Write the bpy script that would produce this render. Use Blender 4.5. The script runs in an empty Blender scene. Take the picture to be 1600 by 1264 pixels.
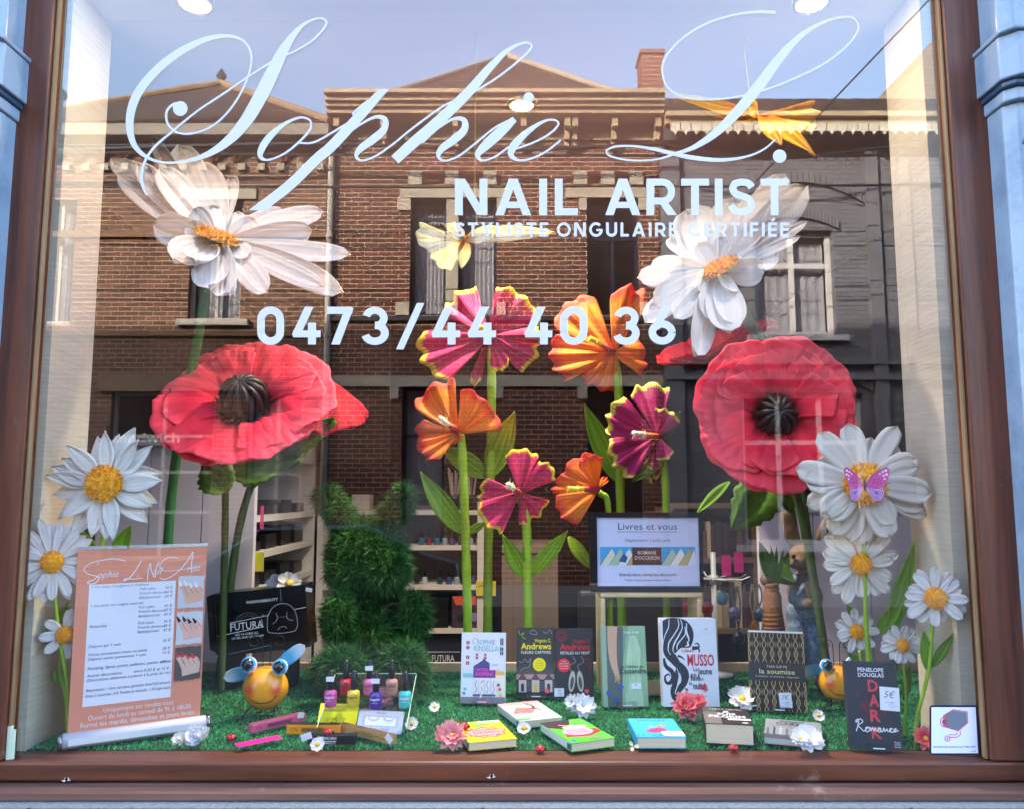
import bpy, math, random
import numpy as np
from mathutils import Vector, Matrix
random.seed(7); RNG = np.random.default_rng(7)
S = bpy.context.scene; COL = S.collection
R_ = math.radians; PI = math.pi
# ---------------------------------------------------------------- camera, sky, sun, exposure
F, CX, CY, PITCH, EYE, GY = 1250.0, 800.0, 632.0, R_(6.4), 1.50, 1.75
cam = bpy.data.cameras.new('camera'); cam.sensor_width = 36; cam.lens = F*36/1600; cam.clip_end = 600; cam.clip_start = .02
co = bpy.data.objects.new('camera', cam); COL.objects.link(co); S.camera = co
co.location = (0, 0, EYE); co.rotation_euler = (R_(90)+PITCH, 0, 0)
SUN_EL, SUN_AZ = R_(26), R_(-44)          # azimuth from +Y towards +X
world = bpy.data.worlds.new('World'); S.world = world; world.use_nodes = True
wn = world.node_tree; bg = wn.nodes['Background']
sky = wn.nodes.new('ShaderNodeTexSky'); sky.sky_type = 'NISHITA'; sky.sun_disc = False
sky.sun_elevation = SUN_EL; sky.sun_rotation = SUN_AZ; sky.air_density = 1.1; sky.dust_density = 2.6; sky.ozone_density = 1.6
wn.links.new(sky.outputs[0], bg.inputs[0]); bg.inputs[1].default_value = 0.15
sun = bpy.data.lights.new('sun', 'SUN'); sun.energy = 2.0; sun.angle = R_(0.5); sun.color = (1, .88, .74)
so = bpy.data.objects.new('sun', sun); COL.objects.link(so)
sd = Vector((math.sin(SUN_AZ)*math.cos(SUN_EL), math.cos(SUN_AZ)*math.cos(SUN_EL), math.sin(SUN_EL)))
so.rotation_euler = sd.to_track_quat('Z', 'Y').to_euler()
S.view_settings.view_transform = 'Standard'; S.view_settings.look = 'None'; S.view_settings.gamma = 1
S.view_settings.exposure = 3.6
S.cycles.use_denoising = True; S.cycles.max_bounces = 8; S.cycles.transparent_max_bounces = 24
S.cycles.caustics_reflective = False; S.cycles.caustics_refractive = False
# ---------------------------------------------------------------- pixel -> place helpers
def ray(px, py):
    xc, yc = (px-CX)/F, (CY-py)/F
    return Vector((xc, math.cos(PITCH)-yc*math.sin(PITCH), math.sin(PITCH)+yc*math.cos(PITCH)))
def P(px, py, Y):                 # point seen at the pixel, Y metres in front of the camera
    d = ray(px, py); return Vector((0, 0, EYE)) + d*(Y/d.y)
def Rf(px, py, Y=12.5):           # place across the street whose mirror image falls on the pixel
    p = P(px, py, Y); return Vector((p.x, 2*GY-p.y, p.z))
TURF = 0.955
def G(px, py, z=TURF):            # point on the turf
    d = ray(px, py); return Vector((0, 0, EYE)) + d*((z-EYE)/d.z)
def mpp(p):                       # metres per photo pixel at a point
    return (p.y*math.cos(PITCH)+(p.z-EYE)*math.sin(PITCH))/F
# ---------------------------------------------------------------- materials
def lin(c):
    if isinstance(c, str): c = tuple(int(c[i:i+2], 16)/255 for i in (0, 2, 4))
    return tuple(x/12.92 if x <= .04045 else ((x+.055)/1.055)**2.4 for x in c)+(1,)
_M = {}
def newmat(name):
    m = bpy.data.materials.new(name); m.use_nodes = True
    nt = m.node_tree; return m, nt, nt.nodes['Principled BSDF'], nt.nodes['Material Output']
def M(c, rough=.6, var=0., scale=20., bump=0., bscale=None, metal=0., spec=.4, transl=0., stretch=None, coat=0., emit=0., name=None, island=0.):
    key = (c, rough, var, scale, bump, bscale, metal, spec, transl, stretch, coat, emit, island)
    if key in _M: return _M[key]
    m, nt, b, out = newmat(name or 'surface_'+(c if isinstance(c, str) else 'mix'))
    col = lin(c); b.inputs['Base Color'].default_value = col
    b.inputs['Roughness'].default_value = rough; b.inputs['Metallic'].default_value = metal
    b.inputs['Specular IOR Level'].default_value = spec; b.inputs['Coat Weight'].default_value = coat
    L = nt.links.new; N = nt.nodes.new
    last = None
    if var or bump:
        tc = N('ShaderNodeTexCoord'); mp = N('ShaderNodeMapping'); L(tc.outputs['Object'], mp.inputs[0])
        if stretch: mp.inputs['Scale'].default_value = stretch
    if var:
        nz = N('ShaderNodeTexNoise'); nz.inputs['Scale'].default_value = scale; nz.inputs['Detail'].default_value = 5
        L(mp.outputs[0], nz.inputs['Vector'])
        mr = N('ShaderNodeMapRange'); mr.inputs[1].default_value = .3; mr.inputs[2].default_value = .7
        mr.inputs[3].default_value = 1-var; mr.inputs[4].default_value = 1+var*.6; L(nz.outputs['Fac'], mr.inputs[0])
        mx = N('ShaderNodeVectorMath'); mx.operation = 'SCALE'; mx.inputs[0].default_value = col[:3]; L(mr.outputs[0], mx.inputs['Scale'])
        last = mx.outputs[0]
    if island:
        g = N('ShaderNodeNewGeometry'); mr2 = N('ShaderNodeMapRange'); mr2.inputs[3].default_value = 1-island; mr2.inputs[4].default_value = 1+island
        L(g.outputs['Random Per Island'], mr2.inputs[0]); sc = N('ShaderNodeVectorMath'); sc.operation = 'SCALE'
        if last: L(last, sc.inputs[0])
        else: sc.inputs[0].default_value = col[:3]
        L(mr2.outputs[0], sc.inputs['Scale']); last = sc.outputs[0]
    if last: L(last, b.inputs['Base Color'])
    if bump:
        nb = N('ShaderNodeTexNoise'); nb.inputs['Scale'].default_value = bscale or scale*3; nb.inputs['Detail'].default_value = 4
        L(mp.outputs[0], nb.inputs['Vector'])
        bp = N('ShaderNodeBump'); bp.inputs['Strength'].default_value = min(1, bump); bp.inputs['Distance'].default_value = .004
        L(nb.outputs['Fac'], bp.inputs['Height']); L(bp.outputs[0], b.inputs['Normal'])
    if emit:
        b.inputs['Emission Color'].default_value = col; b.inputs['Emission Strength'].default_value = emit
    if transl:
        t = N('ShaderNodeBsdfTranslucent'); mix = N('ShaderNodeMixShader'); mix.inputs[0].default_value = transl
        if last: L(last, t.inputs[0])
        else: t.inputs[0].default_value = col
        L(b.outputs[0], mix.inputs[1]); L(t.outputs[0], mix.inputs[2]); L(mix.outputs[0], out.inputs[0])
    _M[key] = m; return m
def clear_mat(name, ior, tint=(1, 1, 1, 1), rough=0., wave=0.):
    m, nt, b, out = newmat(name); nt.nodes.remove(b)
    t = nt.nodes.new('ShaderNodeBsdfTransparent'); t.inputs[0].default_value = tint
    g = nt.nodes.new('ShaderNodeBsdfGlossy'); g.inputs['Roughness'].default_value = rough
    mix = nt.nodes.new('ShaderNodeMixShader'); L = nt.links.new; N = nt.nodes.new
    if wave:
        tc = N('ShaderNodeTexCoord'); nz = N('ShaderNodeTexNoise'); nz.inputs['Scale'].default_value = 2.2; nz.inputs['Detail'].default_value = 2; L(tc.outputs['Object'], nz.inputs['Vector'])
        bp = N('ShaderNodeBump'); bp.inputs['Strength'].default_value = 1; bp.inputs['Distance'].default_value = wave; L(nz.outputs['Fac'], bp.inputs['Height']); L(bp.outputs[0], g.inputs['Normal'])
    r0 = ((ior-1)/(ior+1))**2; lw = N('ShaderNodeLayerWeight'); lw.inputs[0].default_value = .5      # Schlick reflectance, the same from both sides
    pw = N('ShaderNodeMath'); pw.operation = 'POWER'; L(lw.outputs['Facing'], pw.inputs[0]); pw.inputs[1].default_value = 5
    f = N('ShaderNodeMath'); f.operation = 'MULTIPLY_ADD'; L(pw.outputs[0], f.inputs[0]); f.inputs[1].default_value = 1-r0; f.inputs[2].default_value = r0
    L(f.outputs[0], mix.inputs[0]); L(t.outputs[0], mix.inputs[1]); L(g.outputs[0], mix.inputs[2]); L(mix.outputs[0], out.inputs[0])
    return m
def petal_mat(name, base, tip=None, root=None, tip_at=.86, root_at=.12, streak=.12, nz_u=26., nz_v=1.2, edge=.06, transl=.25, bump=.5, rough=.7, soft=.02, root_soft=.15):
    """paper or cloth petal: colour runs along v, fine creases run from root to tip"""
    m, nt, b, out = newmat(name); N = nt.nodes.new; L = nt.links.new
    uv = N('ShaderNodeUVMap'); uv.uv_map = 'uv'
    mp = N('ShaderNodeMapping'); mp.inputs['Scale'].default_value = (nz_u, nz_v, 1); L(uv.outputs[0], mp.inputs[0])
    nz = N('ShaderNodeTexNoise'); nz.inputs['Scale'].default_value = 1; nz.inputs['Detail'].default_value = 5; L(mp.outputs[0], nz.inputs['Vector'])
    mr = N('ShaderNodeMapRange'); mr.inputs[1].default_value = .25; mr.inputs[2].default_value = .75; mr.inputs[3].default_value = 1-streak*1.6; mr.inputs[4].default_value = 1+streak
    L(nz.outputs['Fac'], mr.inputs[0])
    sep = N('ShaderNodeSeparateXYZ'); L(uv.outputs[0], sep.inputs[0])
    cur = None
    def mixc(fac, a, bcol):
        mx = N('ShaderNodeMix'); mx.data_type = 'RGBA'; L(fac, mx.inputs[0])
        if hasattr(a, 'is_output'): L(a, mx.inputs[6])
        else: mx.inputs[6].default_value = a
        mx.inputs[7].default_value = bcol; return mx.outputs[2]
    cur = lin(base)
    if tip:
        mt = N('ShaderNodeMath'); mt.operation = 'MULTIPLY_ADD'; L(nz.outputs['Fac'], mt.inputs[0]); mt.inputs[1].default_value = edge*4; L(sep.outputs['Y'], mt.inputs[2])
        st = N('ShaderNodeMapRange'); st.inputs[1].default_value = tip_at+edge*2-soft; st.inputs[2].default_value = tip_at+edge*2+soft; L(mt.outputs[0], st.inputs[0])
        cur = mixc(st.outputs[0], cur, lin(tip))
    if root:
        st = N('ShaderNodeMapRange'); st.inputs[1].default_value = root_at+root_soft; st.inputs[2].default_value = root_at; L(sep.outputs['Y'], st.inputs[0])
        cur = mixc(st.outputs[0], cur, lin(root))
    sc = N('ShaderNodeVectorMath'); sc.operation = 'SCALE'; L(mr.outputs[0], sc.inputs['Scale'])
    if hasattr(cur, 'is_output'): L(cur, sc.inputs[0])
    else: sc.inputs[0].default_value = cur[:3]
    L(sc.outputs[0], b.inputs['Base Color']); b.inputs['Roughness'].default_value = rough; b.inputs['Specular IOR Level'].default_value = .25
    bp = N('ShaderNodeBump'); bp.inputs['Strength'].default_value = bump; bp.inputs['Distance'].default_value = .003
    L(nz.outputs['Fac'], bp.inputs['Height']); L(bp.outputs[0], b.inputs['Normal'])
    t = N('ShaderNodeBsdfTranslucent'); L(sc.outputs[0], t.inputs[0]); L(bp.outputs[0], t.inputs['Normal'])
    mix = N('ShaderNodeMixShader'); mix.inputs[0].default_value = transl
    L(b.outputs[0], mix.inputs[1]); L(t.outputs[0], mix.inputs[2]); L(mix.outputs[0], out.inputs[0])
    return m
def wood_mat(name, dark, light, axis='Z', rough=.45, wear='9a8a78', worn=.5):
    m, nt, b, out = newmat(name); N = nt.nodes.new; L = nt.links.new
    tc = N('ShaderNodeTexCoord'); mp = N('ShaderNodeMapping'); L(tc.outputs['Object'], mp.inputs[0])
    mp.inputs['Scale'].default_value = {'Z': (28, 28, 1.6), 'X': (1.6, 28, 28)}[axis]
    nz = N('ShaderNodeTexNoise'); nz.inputs['Scale'].default_value = 1.5; nz.inputs['Detail'].default_value = 8; nz.inputs['Roughness'].default_value = .65; L(mp.outputs[0], nz.inputs['Vector'])
    cr = N('ShaderNodeValToRGB'); cr.color_ramp.elements[0].position = .30; cr.color_ramp.elements[0].color = lin(dark)
    cr.color_ramp.elements[1].position = .72; cr.color_ramp.elements[1].color = lin(light); L(nz.outputs['Fac'], cr.inputs[0])
    n2 = N('ShaderNodeTexNoise'); n2.inputs['Scale'].default_value = 9; n2.inputs['Detail'].default_value = 9; n2.inputs['Roughness'].default_value = .7; L(tc.outputs['Object'], n2.inputs['Vector'])
    mr = N('ShaderNodeMapRange'); mr.inputs[1].default_value = .62; mr.inputs[2].default_value = .78; mr.inputs[4].default_value = worn; L(n2.outputs['Fac'], mr.inputs[0])
    mx = N('ShaderNodeMix'); mx.data_type = 'RGBA'; L(mr.outputs[0], mx.inputs[0]); L(cr.outputs[0], mx.inputs[6]); mx.inputs[7].default_value = lin(wear)
    L(mx.outputs[2], b.inputs['Base Color']); b.inputs['Roughness'].default_value = rough
    bp = N('ShaderNodeBump'); bp.inputs['Strength'].default_value = .35; bp.inputs['Distance'].default_value = .002; L(nz.outputs['Fac'], bp.inputs['Height']); L(bp.outputs[0], b.inputs['Normal'])
    return m
def paint_mat(name, col, dirt, rough=.3, scale=5, amount=.6, bump=.25):
    m, nt, b, out = newmat(name); N = nt.nodes.new; L = nt.links.new
    tc = N('ShaderNodeTexCoord'); nz = N('ShaderNodeTexNoise'); nz.inputs['Scale'].default_value = scale; nz.inputs['Detail'].default_value = 9; nz.inputs['Roughness'].default_value = .68
    L(tc.outputs['Object'], nz.inputs['Vector']); mr = N('ShaderNodeMapRange'); mr.inputs[1].default_value = .45; mr.inputs[2].default_value = .75; mr.inputs[4].default_value = amount
    L(nz.outputs['Fac'], mr.inputs[0]); mx = N('ShaderNodeMix'); mx.data_type = 'RGBA'; L(mr.outputs[0], mx.inputs[0]); mx.inputs[6].default_value = lin(col); mx.inputs[7].default_value = lin(dirt)
    L(mx.outputs[2], b.inputs['Base Color']); b.inputs['Roughness'].default_value = rough
    n3 = N('ShaderNodeTexNoise'); n3.inputs['Scale'].default_value = 90; L(tc.outputs['Object'], n3.inputs['Vector'])
    bp = N('ShaderNodeBump'); bp.inputs['Strength'].default_value = bump; bp.inputs['Distance'].default_value = .001; L(n3.outputs['Fac'], bp.inputs['Height']); L(bp.outputs[0], b.inputs['Normal'])
    return m
# ---------------------------------------------------------------- mesh helpers
class MB:
    def __init__(s): s.v = []; s.f = []; s.m = []; s.uv = None
    def add(s, vs, fs, mi=0):
        n = len(s.v); s.v += [tuple(v) for v in vs]; s.f += [tuple(i+n for i in f) for f in fs]; s.m += [mi]*len(fs); return s
    def box(s, x0, x1, y0, y1, z0, z1, mi=0, M4=None):
        vs = [Vector((x, y, z)) for z in (z0, z1) for y in (y0, y1) for x in (x0, x1)]
        if M4: vs = [M4 @ v for v in vs]
        return s.add(vs, [(0, 2, 3, 1), (4, 5, 7, 6), (0, 1, 5, 4), (2, 6, 7, 3), (0, 4, 6, 2), (1, 3, 7, 5)], mi)
    def tube(s, pts, r, n=8, mi=0, caps=True, closed=False):
        pts = [Vector(p) for p in pts]; k = len(pts); rs = r if isinstance(r, (list, tuple)) else [r]*k
        vs = []; up = None
        for i, p in enumerate(pts):
            t = (pts[min(i+1, k-1)]-pts[max(i-1, 0)]).normalized()
            if up is None: up = t.orthogonal().normalized()
            up = (up - t*up.dot(t)).normalized(); w = t.cross(up)
            for j in range(n):
                a = 2*PI*j/n; vs.append(p+(up*math.cos(a)+w*math.sin(a))*rs[i])
        fs = [(i*n+j, i*n+(j+1) % n, (i+1)*n+(j+1) % n, (i+1)*n+j) for i in range(k-1) for j in range(n)]
        if caps: fs += [tuple(range(n-1, -1, -1)), tuple((k-1)*n+j for j in range(n))]
        return s.add(vs, fs, mi)
    def lathe(s, prof, n=20, mi=0, M4=None, sq=1.0):
        vs = []; fs = []
        for (r, z) in prof:
            for j in range(n):
                a = 2*PI*j/n; v = Vector((r*math.cos(a), r*sq*math.sin(a), z)); vs.append(M4 @ v if M4 else v)
        k = len(prof)
        fs = [(i*n+j, i*n+(j+1) % n, (i+1)*n+(j+1) % n, (i+1)*n+j) for i in range(k-1) for j in range(n)]
        fs += [tuple(range(n-1, -1, -1)), tuple((k-1)*n+j for j in range(n))]
        return s.add(vs, fs, mi)
    def ball(s, c, r, n=16, mi=0, M4=None):
        rx, ry, rz = r if isinstance(r, (tuple, list)) else (r, r, r)
        vs = []; k = n//2
        for i in range(1, k):
            th = PI*i/k
            for j in range(n):
                a = 2*PI*j/n; v = Vector((c[0]+rx*math.sin(th)*math.cos(a), c[1]+ry*math.sin(th)*math.sin(a), c[2]+rz*math.cos(th))); vs.append(M4 @ v if M4 else v)
        t = Vector((c[0], c[1], c[2]+rz)); bt = Vector((c[0], c[1], c[2]-rz)); vs += [M4 @ t if M4 else t, M4 @ bt if M4 else bt]
        m = len(vs); fs = [(i*n+j, (i+1)*n+j, (i+1)*n+(j+1) % n, i*n+(j+1) % n) for i in range(k-2) for j in range(n)]
        fs += [(m-2, j, (j+1) % n) for j in range(n)] + [(m-1, (k-2)*n+(j+1) % n, (k-2)*n+j) for j in range(n)]
        return s.add(vs, fs, mi)
    def prism(s, poly, y0, y1, mi=0, M4=None):      # polygon in XZ, pushed from y0 to y1 (y0 is the front, facing -Y)
        n = len(poly); vs = [Vector((x, y0, z)) for x, z in poly]+[Vector((x, y1, z)) for x, z in poly]
        if M4: vs = [M4 @ v for v in vs]
        return s.add(vs, [tuple(range(n)), tuple(range(2*n-1, n-1, -1))]+[((i+1) % n, i, n+i, n+(i+1) % n) for i in range(n)], mi)
    def mesh(s, name, mats, smooth=False):
        me = bpy.data.meshes.new(name); me.from_pydata(s.v, [], s.f)
        for m in (mats if isinstance(mats, (list, tuple)) else [mats]): me.materials.append(m)
        if any(s.m): me.polygons.foreach_set('material_index', s.m)
        if smooth: me.polygons.foreach_set('use_smooth', [True]*len(me.polygons))
        if s.uv:
            u = me.uv_layers.new(name='uv'); li = np.zeros(len(me.loops), dtype=np.int32); me.loops.foreach_get('vertex_index', li)
            u.data.foreach_set('uv', np.array(s.uv, dtype=np.float32)[li].ravel())
        return me
    def build(s, name, mats, parent=None, smooth=False, **kw):
        me = s.mesh(name, mats, smooth); return link(name, me, parent, **kw)
def link(name, me, parent=None, label=None, cat=None, group=None, kind=None, M4=None):
    o = bpy.data.objects.new(name, me); COL.objects.link(o)
    if parent: o.parent = parent
    if M4 is not None: o.matrix_local = M4
    tag(o, label, cat, group, kind); return o
def tag(o, label=None, cat=None, group=None, kind=None):
    if label: o['label'] = label
    if cat: o['category'] = cat
    if group: o['group'] = group
    if kind: o['kind'] = kind
    return o
def thing(name, label, cat, loc=(0, 0, 0), rz=0, group=None, M4=None):
    o = bpy.data.objects.new(name, None); COL.objects.link(o); o.empty_display_size = .05
    if M4 is not None: o.matrix_local = M4
    else: o.location = loc; o.rotation_euler = (0, 0, rz)
    return tag(o, label, cat, group)
def struct(name, mb, m, label=None, parent=None, smooth=False):
    o = mb.build(name, m, parent, smooth); o['kind'] = 'structure'
    if label: o['label'] = label
    return o
def frame(o, xa, za):             # matrix: origin, x axis, approximate z axis
    x = Vector(xa).normalized(); z = Vector(za); z = (z-x*z.dot(x)).normalized(); y = z.cross(x)
    m = Matrix((x, y, z)).transposed().to_4x4(); m.translation = o; return m
def crom(pts, k=6):               # Catmull-Rom through tuples of any length
    out = []; n = len(pts)
    for i in range(n-1):
        p0, p1, p2, p3 = pts[max(i-1, 0)], pts[i], pts[i+1], pts[min(i+2, n-1)]
        for j in range(k):
            t = j/k; out.append(tuple(.5*(2*b+(c-a)*t+(2*a-5*b+4*c-d)*t*t+(-a+3*b-3*c+d)*t**3) for a, b, c, d in zip(p0, p1, p2, p3)))
    out.append(tuple(pts[-1])); return out
def ribbon(pts, caps=(0, 0)):     # pts (x, y, w) -> strip; caps 'h' cuts that end level
    n = len(pts); vs = []
    for i, (x, y, w) in enumerate(pts):
        a = pts[max(i-1, 0)]; b = pts[min(i+1, n-1)]; tx_, ty = b[0]-a[0], b[1]-a[1]; l = math.hypot(tx_, ty) or 1
        nx, ny = -ty/l, tx_/l
        if (i == 0 and caps[0] == 'h') or (i == n-1 and caps[1] == 'h'):
            k = 1/max(.2, abs(nx)); nx, ny = (k if nx > 0 else -k), 0
        vs += [(x+nx*w/2, y+ny*w/2), (x-nx*w/2, y-ny*w/2)]
    return vs, [(2*i+1, 2*i+3, 2*i+2, 2*i) for i in range(n-1)]
_T = {}
def textgeo(s, bold=0., slant=0.):
    k = (s, bold, slant)
    if k in _T: return _T[k]
    c = bpy.data.curves.new('lettering', 'FONT'); c.body = s; c.offset = bold; c.resolution_u = 2; c.shear = slant
    o = bpy.data.objects.new('lettering', c); me = bpy.data.meshes.new_from_object(o)
    vs = [(v.co.x, v.co.y) for v in me.vertices]; fs = [tuple(p.vertices) for p in me.polygons]
    bpy.data.objects.remove(o); bpy.data.curves.remove(c); bpy.data.meshes.remove(me)
    x0 = min(v[0] for v in vs); w = max(v[0] for v in vs)-x0
    _T[k] = ([(x-x0, y) for x, y in vs], fs, w); return _T[k]
CAPH = .70
class Art:
    """flat print laid on a surface: every shape one hair above the last"""
    def __init__(s, fn=None, step=4e-5, base=2e-4): s.mb = MB(); s.mats = []; s.k = 0; s.fn = fn or (lambda x, y, h: Vector((x, -h, y))); s.step = step; s.base = base
    def put(s, v2, fs, m, rise=0.):
        if m not in s.mats: s.mats.append(m)
        h = s.base+s.k*s.step; s.k += 1
        s.mb.add([s.fn(x, y, h+rise*i) for i, (x, y) in enumerate(v2)], fs, s.mats.index(m)); return s
    def rect(s, x0, y0, x1, y1, m): return s.put([(x0, y0), (x1, y0), (x1, y1), (x0, y1)], [(0, 1, 2, 3)], m)
    def poly(s, p, m): return s.put(p, [tuple(range(len(p)))], m)
    def disc(s, x, y, rx, m, ry=None, n=24): return s.put([(x+rx*math.cos(2*PI*i/n), y+(ry or rx)*math.sin(2*PI*i/n)) for i in range(n)], [tuple(range(n))], m)
    def stroke(s, pts, w, m, smooth=0, caps=(0, 0)):
        pts = [p if len(p) == 3 else (p[0], p[1], w) for p in pts]
        if smooth: pts = crom(pts, smooth)
        v, f = ribbon(pts, caps); return s.put(v, f, m)
    def ring(s, x, y, r, w, m, ry=None, a0=0, a1=2*PI, n=28):
        return s.stroke([(x+r*math.cos(a0+(a1-a0)*i/n), y+(ry or r)*math.sin(a0+(a1-a0)*i/n)) for i in range(n+1)], w, m)
    def text(s, t, x, y, h, m, align='l', w=None, bold=0., slant=0., rot=0.):
        v, f, tw = textgeo(t, bold, slant); sy = h/CAPH; sx = (w/tw) if w else sy; W = tw*sx
        ox = {'l': 0, 'c': -W/2, 'r': -W}[align]; c, si = math.cos(rot), math.sin(rot)
        return s.put([(x+(a*sx+ox)*c-b*sy*si, y+(a*sx+ox)*si+b*sy*c) for a, b in v], f, m)
    def build(s, name, parent, **kw): return s.mb.build(name, s.mats, parent, **kw)
def topface(x0, y0, z): return lambda x, y, h: Vector((x0+x, y0+y, z+h))
WHITE = M('e6e8ee', .5); BLACK = M('101012', .45); INK = M('2a2c38', .5)
# ================================================================ THE SETTING
def grid_cells(x0, x1, z0, z1, holes):
    xs = sorted({x0, x1, *[c for h in holes for c in h[:2] if x0 < c < x1]}); zs = sorted({z0, z1, *[c for h in holes for c in h[2:4] if z0 < c < z1]})
    for i in range(len(xs)-1):
        for j in range(len(zs)-1):
            cx, cz = (xs[i]+xs[i+1])/2, (zs[j]+zs[j+1])/2
            if not any(h[0] < cx < h[1] and h[2] < cz < h[3] for h in holes): yield xs[i], xs[i+1], zs[j], zs[j+1]
asph = M('38383a', .9, var=.3, scale=3, bump=.5, bscale=200); slabm = M('6c6a66', .85, var=.2, scale=6, bump=.3, bscale=120)
mb = MB(); mb.box(-150, 150, -150, 150, -.3, -.03); struct('ground', mb, M('6a675e', .95, var=.25, scale=.6))
mb = MB(); mb.box(-60, 60, -6.6, -.6, -.03, 0.0); struct('road', mb, asph)
mb = MB(); mb.box(-60, 60, -.6, 1.72, -.03, .12); mb.box(-60, 60, -.75, -.603, -.03, .125, 1); struct('pavement', mb, [slabm, M('7c7a74', .8, var=.15)])
mb = MB(); mb.box(-60, 60, -9.2, -6.75, -.03, .12); mb.box(-60, 60, -6.747, -6.6, -.03, .125, 1); struct('opposite_pavement', mb, [slabm, M('7c7a74', .8, var=.15)])
# ---- our own house round the shop window
FY = 1.722
XL, XR = P(84, 0, FY).x, P(1474, 0, FY).x           # inner edges of the stiles
OL, OR_ = P(42, 0, FY).x, P(1527, 0, FY).x          # outer edges
ZB = P(800, 1190, FY).z; ZT = 2.86
stone_front = M('7e8286', .85, var=.22, scale=22, bump=.9, bscale=60, stretch=(6, 6, 1))
house = thing('shop_house', 'brick shop house whose ground floor window holds the whole display', 'house', (0, 1.75, 0))
def hb(name, boxes, m, **kw):
    mb = MB()
    for b in boxes: mb.box(b[0], b[1], b[2]-1.75, b[3]-1.75, b[4], b[5])
    return mb.build(name, m, house, **kw)
hb('shading_outer_wall', [(-26, OL-.42, 1.72, 1.95, .1, 10.9), (OR_+.42, 14, 1.72, 1.95, .1, 10.9), (OL-.42, OR_+.42, 1.72, 1.95, 3.06, 10.9)], M('7a4a3c', .8, var=.2, scale=12))  # unseen length and height added so its shadow crosses the street
hb('roof', [(-26.2, 14.2, 1.6, 8.2, 10.9, 11.3)], M('3c3c40', .8))  # unseen roof, added to block the sun and set the shadow line opposite
hb('back_wall', [(-26, 14, 7.9, 8.1, 0, 10.9)], M('7a4a3c', .8))
for e_ in (-26, 13.8): hb('end_wall', [(e_, e_+.2, 1.951, 7.9, 0, 10.89)], M('7a4a3c', .8))
ZS = P(800, 1251, FY-.045).z-.002
hb('stone_plinth', [(OL-.5, OR_+.5, FY-.075, 1.93, .12, ZS)], stone_front)
for x in (-.95, -.06, .78): mb = MB(); mb.box(x, x+.006, FY-.0765-1.75, FY-.074-1.75, .12, ZS+.0005); mb.build('joint', M('4a4e52', .9), house)
# ---- brown wooden window frame
fr = thing('window_frame', 'worn varnished brown wooden frame round the shop window', 'window frame', (0, FY, ZB))
W_Z = wood_mat('varnished_wood_upright', '3c1d13', '74402a', 'Z'); W_X = wood_mat('varnished_wood_level', '3c1d13', '723e28', 'X', worn=.75)
W_P = wood_mat('pale_bead_wood', '6e5038', 'a58a66', 'Z', rough=.6, worn=.6); W_S = wood_mat('faded_sill_wood', '4c3029', '76564c', 'X', rough=.6, wear='a8988c', worn=.8)
def fb(name, b, m, bev=.004):
    mb = MB(); mb.box(b[0], b[1], b[2]-FY, b[3]-FY, b[4]-ZB, b[5]-ZB)
    o = mb.build(name, m, fr); md = o.modifiers.new('edge', 'BEVEL'); md.width = bev; md.segments = 2; return o
fb('stile', (OL-.03, XL, FY, 1.772, ZB+.001, ZT), W_Z); fb('stile', (XR, OR_+.03, FY, 1.772, ZB+.001, ZT), W_Z)
fb('bead', (XL+.0005, XL+.007, 1.733, 1.747, ZB+.002, ZT-.001), W_P, .002); fb('bead', (XR-.007, XR-.0005, 1.733, 1.747, ZB+.002, ZT-.001), W_P, .002)
ZR = P(800, 1221, FY).z
fb('bottom_rail', (OL-.4, OR_+.4, FY, 1.80, ZR, ZB), W_X, .006)
fb('top_rail', (OL-.03, OR_+.03, FY, 1.80, ZT+.001, 3.06), W_X)
mb = MB(); z1, z0 = P(800, 1240, FY-.045).z, P(800, 1250, FY-.045).z
mb.prism([(-.045, z1-ZB), (-.045, z0-ZB), (.09, z0-ZB), (.09, ZR-ZB-.004), (.0, ZR-ZB-.004)], OL-.4, OR_+.4, M4=Matrix(((0, 1, 0, 0), (1, 0, 0, 0), (0, 0, 1, 0), (0, 0, 0, 1))))
mb.build('sill', W_S, fr)
for px in (104, 768):                                    # the two screw holes with chipped paint
    p = P(px, 1217 if px < 200 else 1212, FY); a = Art(lambda x, y, h, p=p: Vector((p.x+x, -h, p.z-ZB+y)), base=8e-4)
    a.poly([(-.011, -.002), (-.005, -.001), (-.003, .004), (.002, .003), (.004, .005), (.006, .0), (.010, -.001), (.003, -.003), (.000, -.002), (-.004, -.005)], M('cfc8c0', .6)); a.disc(0, .0005, .0032, M('0c0a0a', .9)); a.build('screw_hole', fr)
mb = MB(); mb.box(XL+.001, XL+.009, .010, .018, .001, .068); mb.box(XL+.0095, XL+.014, .013, .019, .001, .060); mb.build('corner_clip', M('c9d6c4', .3), fr)
# ---- the big pane with its lettering
GLASS = clear_mat('coated_window_glass', 2.28, wave=.00012); GIN = clear_mat('glass_inner_face', 1.35)
pane = thing('shop_window_pane', 'large reflecting pane of the shop window with white lettering', 'window pane', (0, 1.75, ZB))
mb = MB(); mb.add([(XL-.01, 0, -.01), (XR+.01, 0, -.01), (XR+.01, 0, ZT-ZB+.01), (XL-.01, 0, ZT-ZB+.01)], [(0, 1, 2, 3)], 0)
mb.add([(XL-.01, .006, -.01), (XR+.01, .006, -.01), (XR+.01, .006, ZT-ZB+.01), (XL-.01, .006, ZT-ZB+.01)], [(3, 2, 1, 0)], 1)
mb.build('glass', [GLASS, GIN], pane)
VIN = M('d2d0d6', .4, spec=.5)
def gfn(px, py, h): p = P(px, py, 1.75); return Vector((p.x, -h, p.z-ZB))
def arc(cx, cy, rx, ry, a0, a1, n=22): return [(cx+rx*math.cos(R_(a0+(a1-a0)*i/n)), cy+ry*math.sin(R_(a0+(a1-a0)*i/n))) for i in range(n+1)]
w_ = .205
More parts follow.
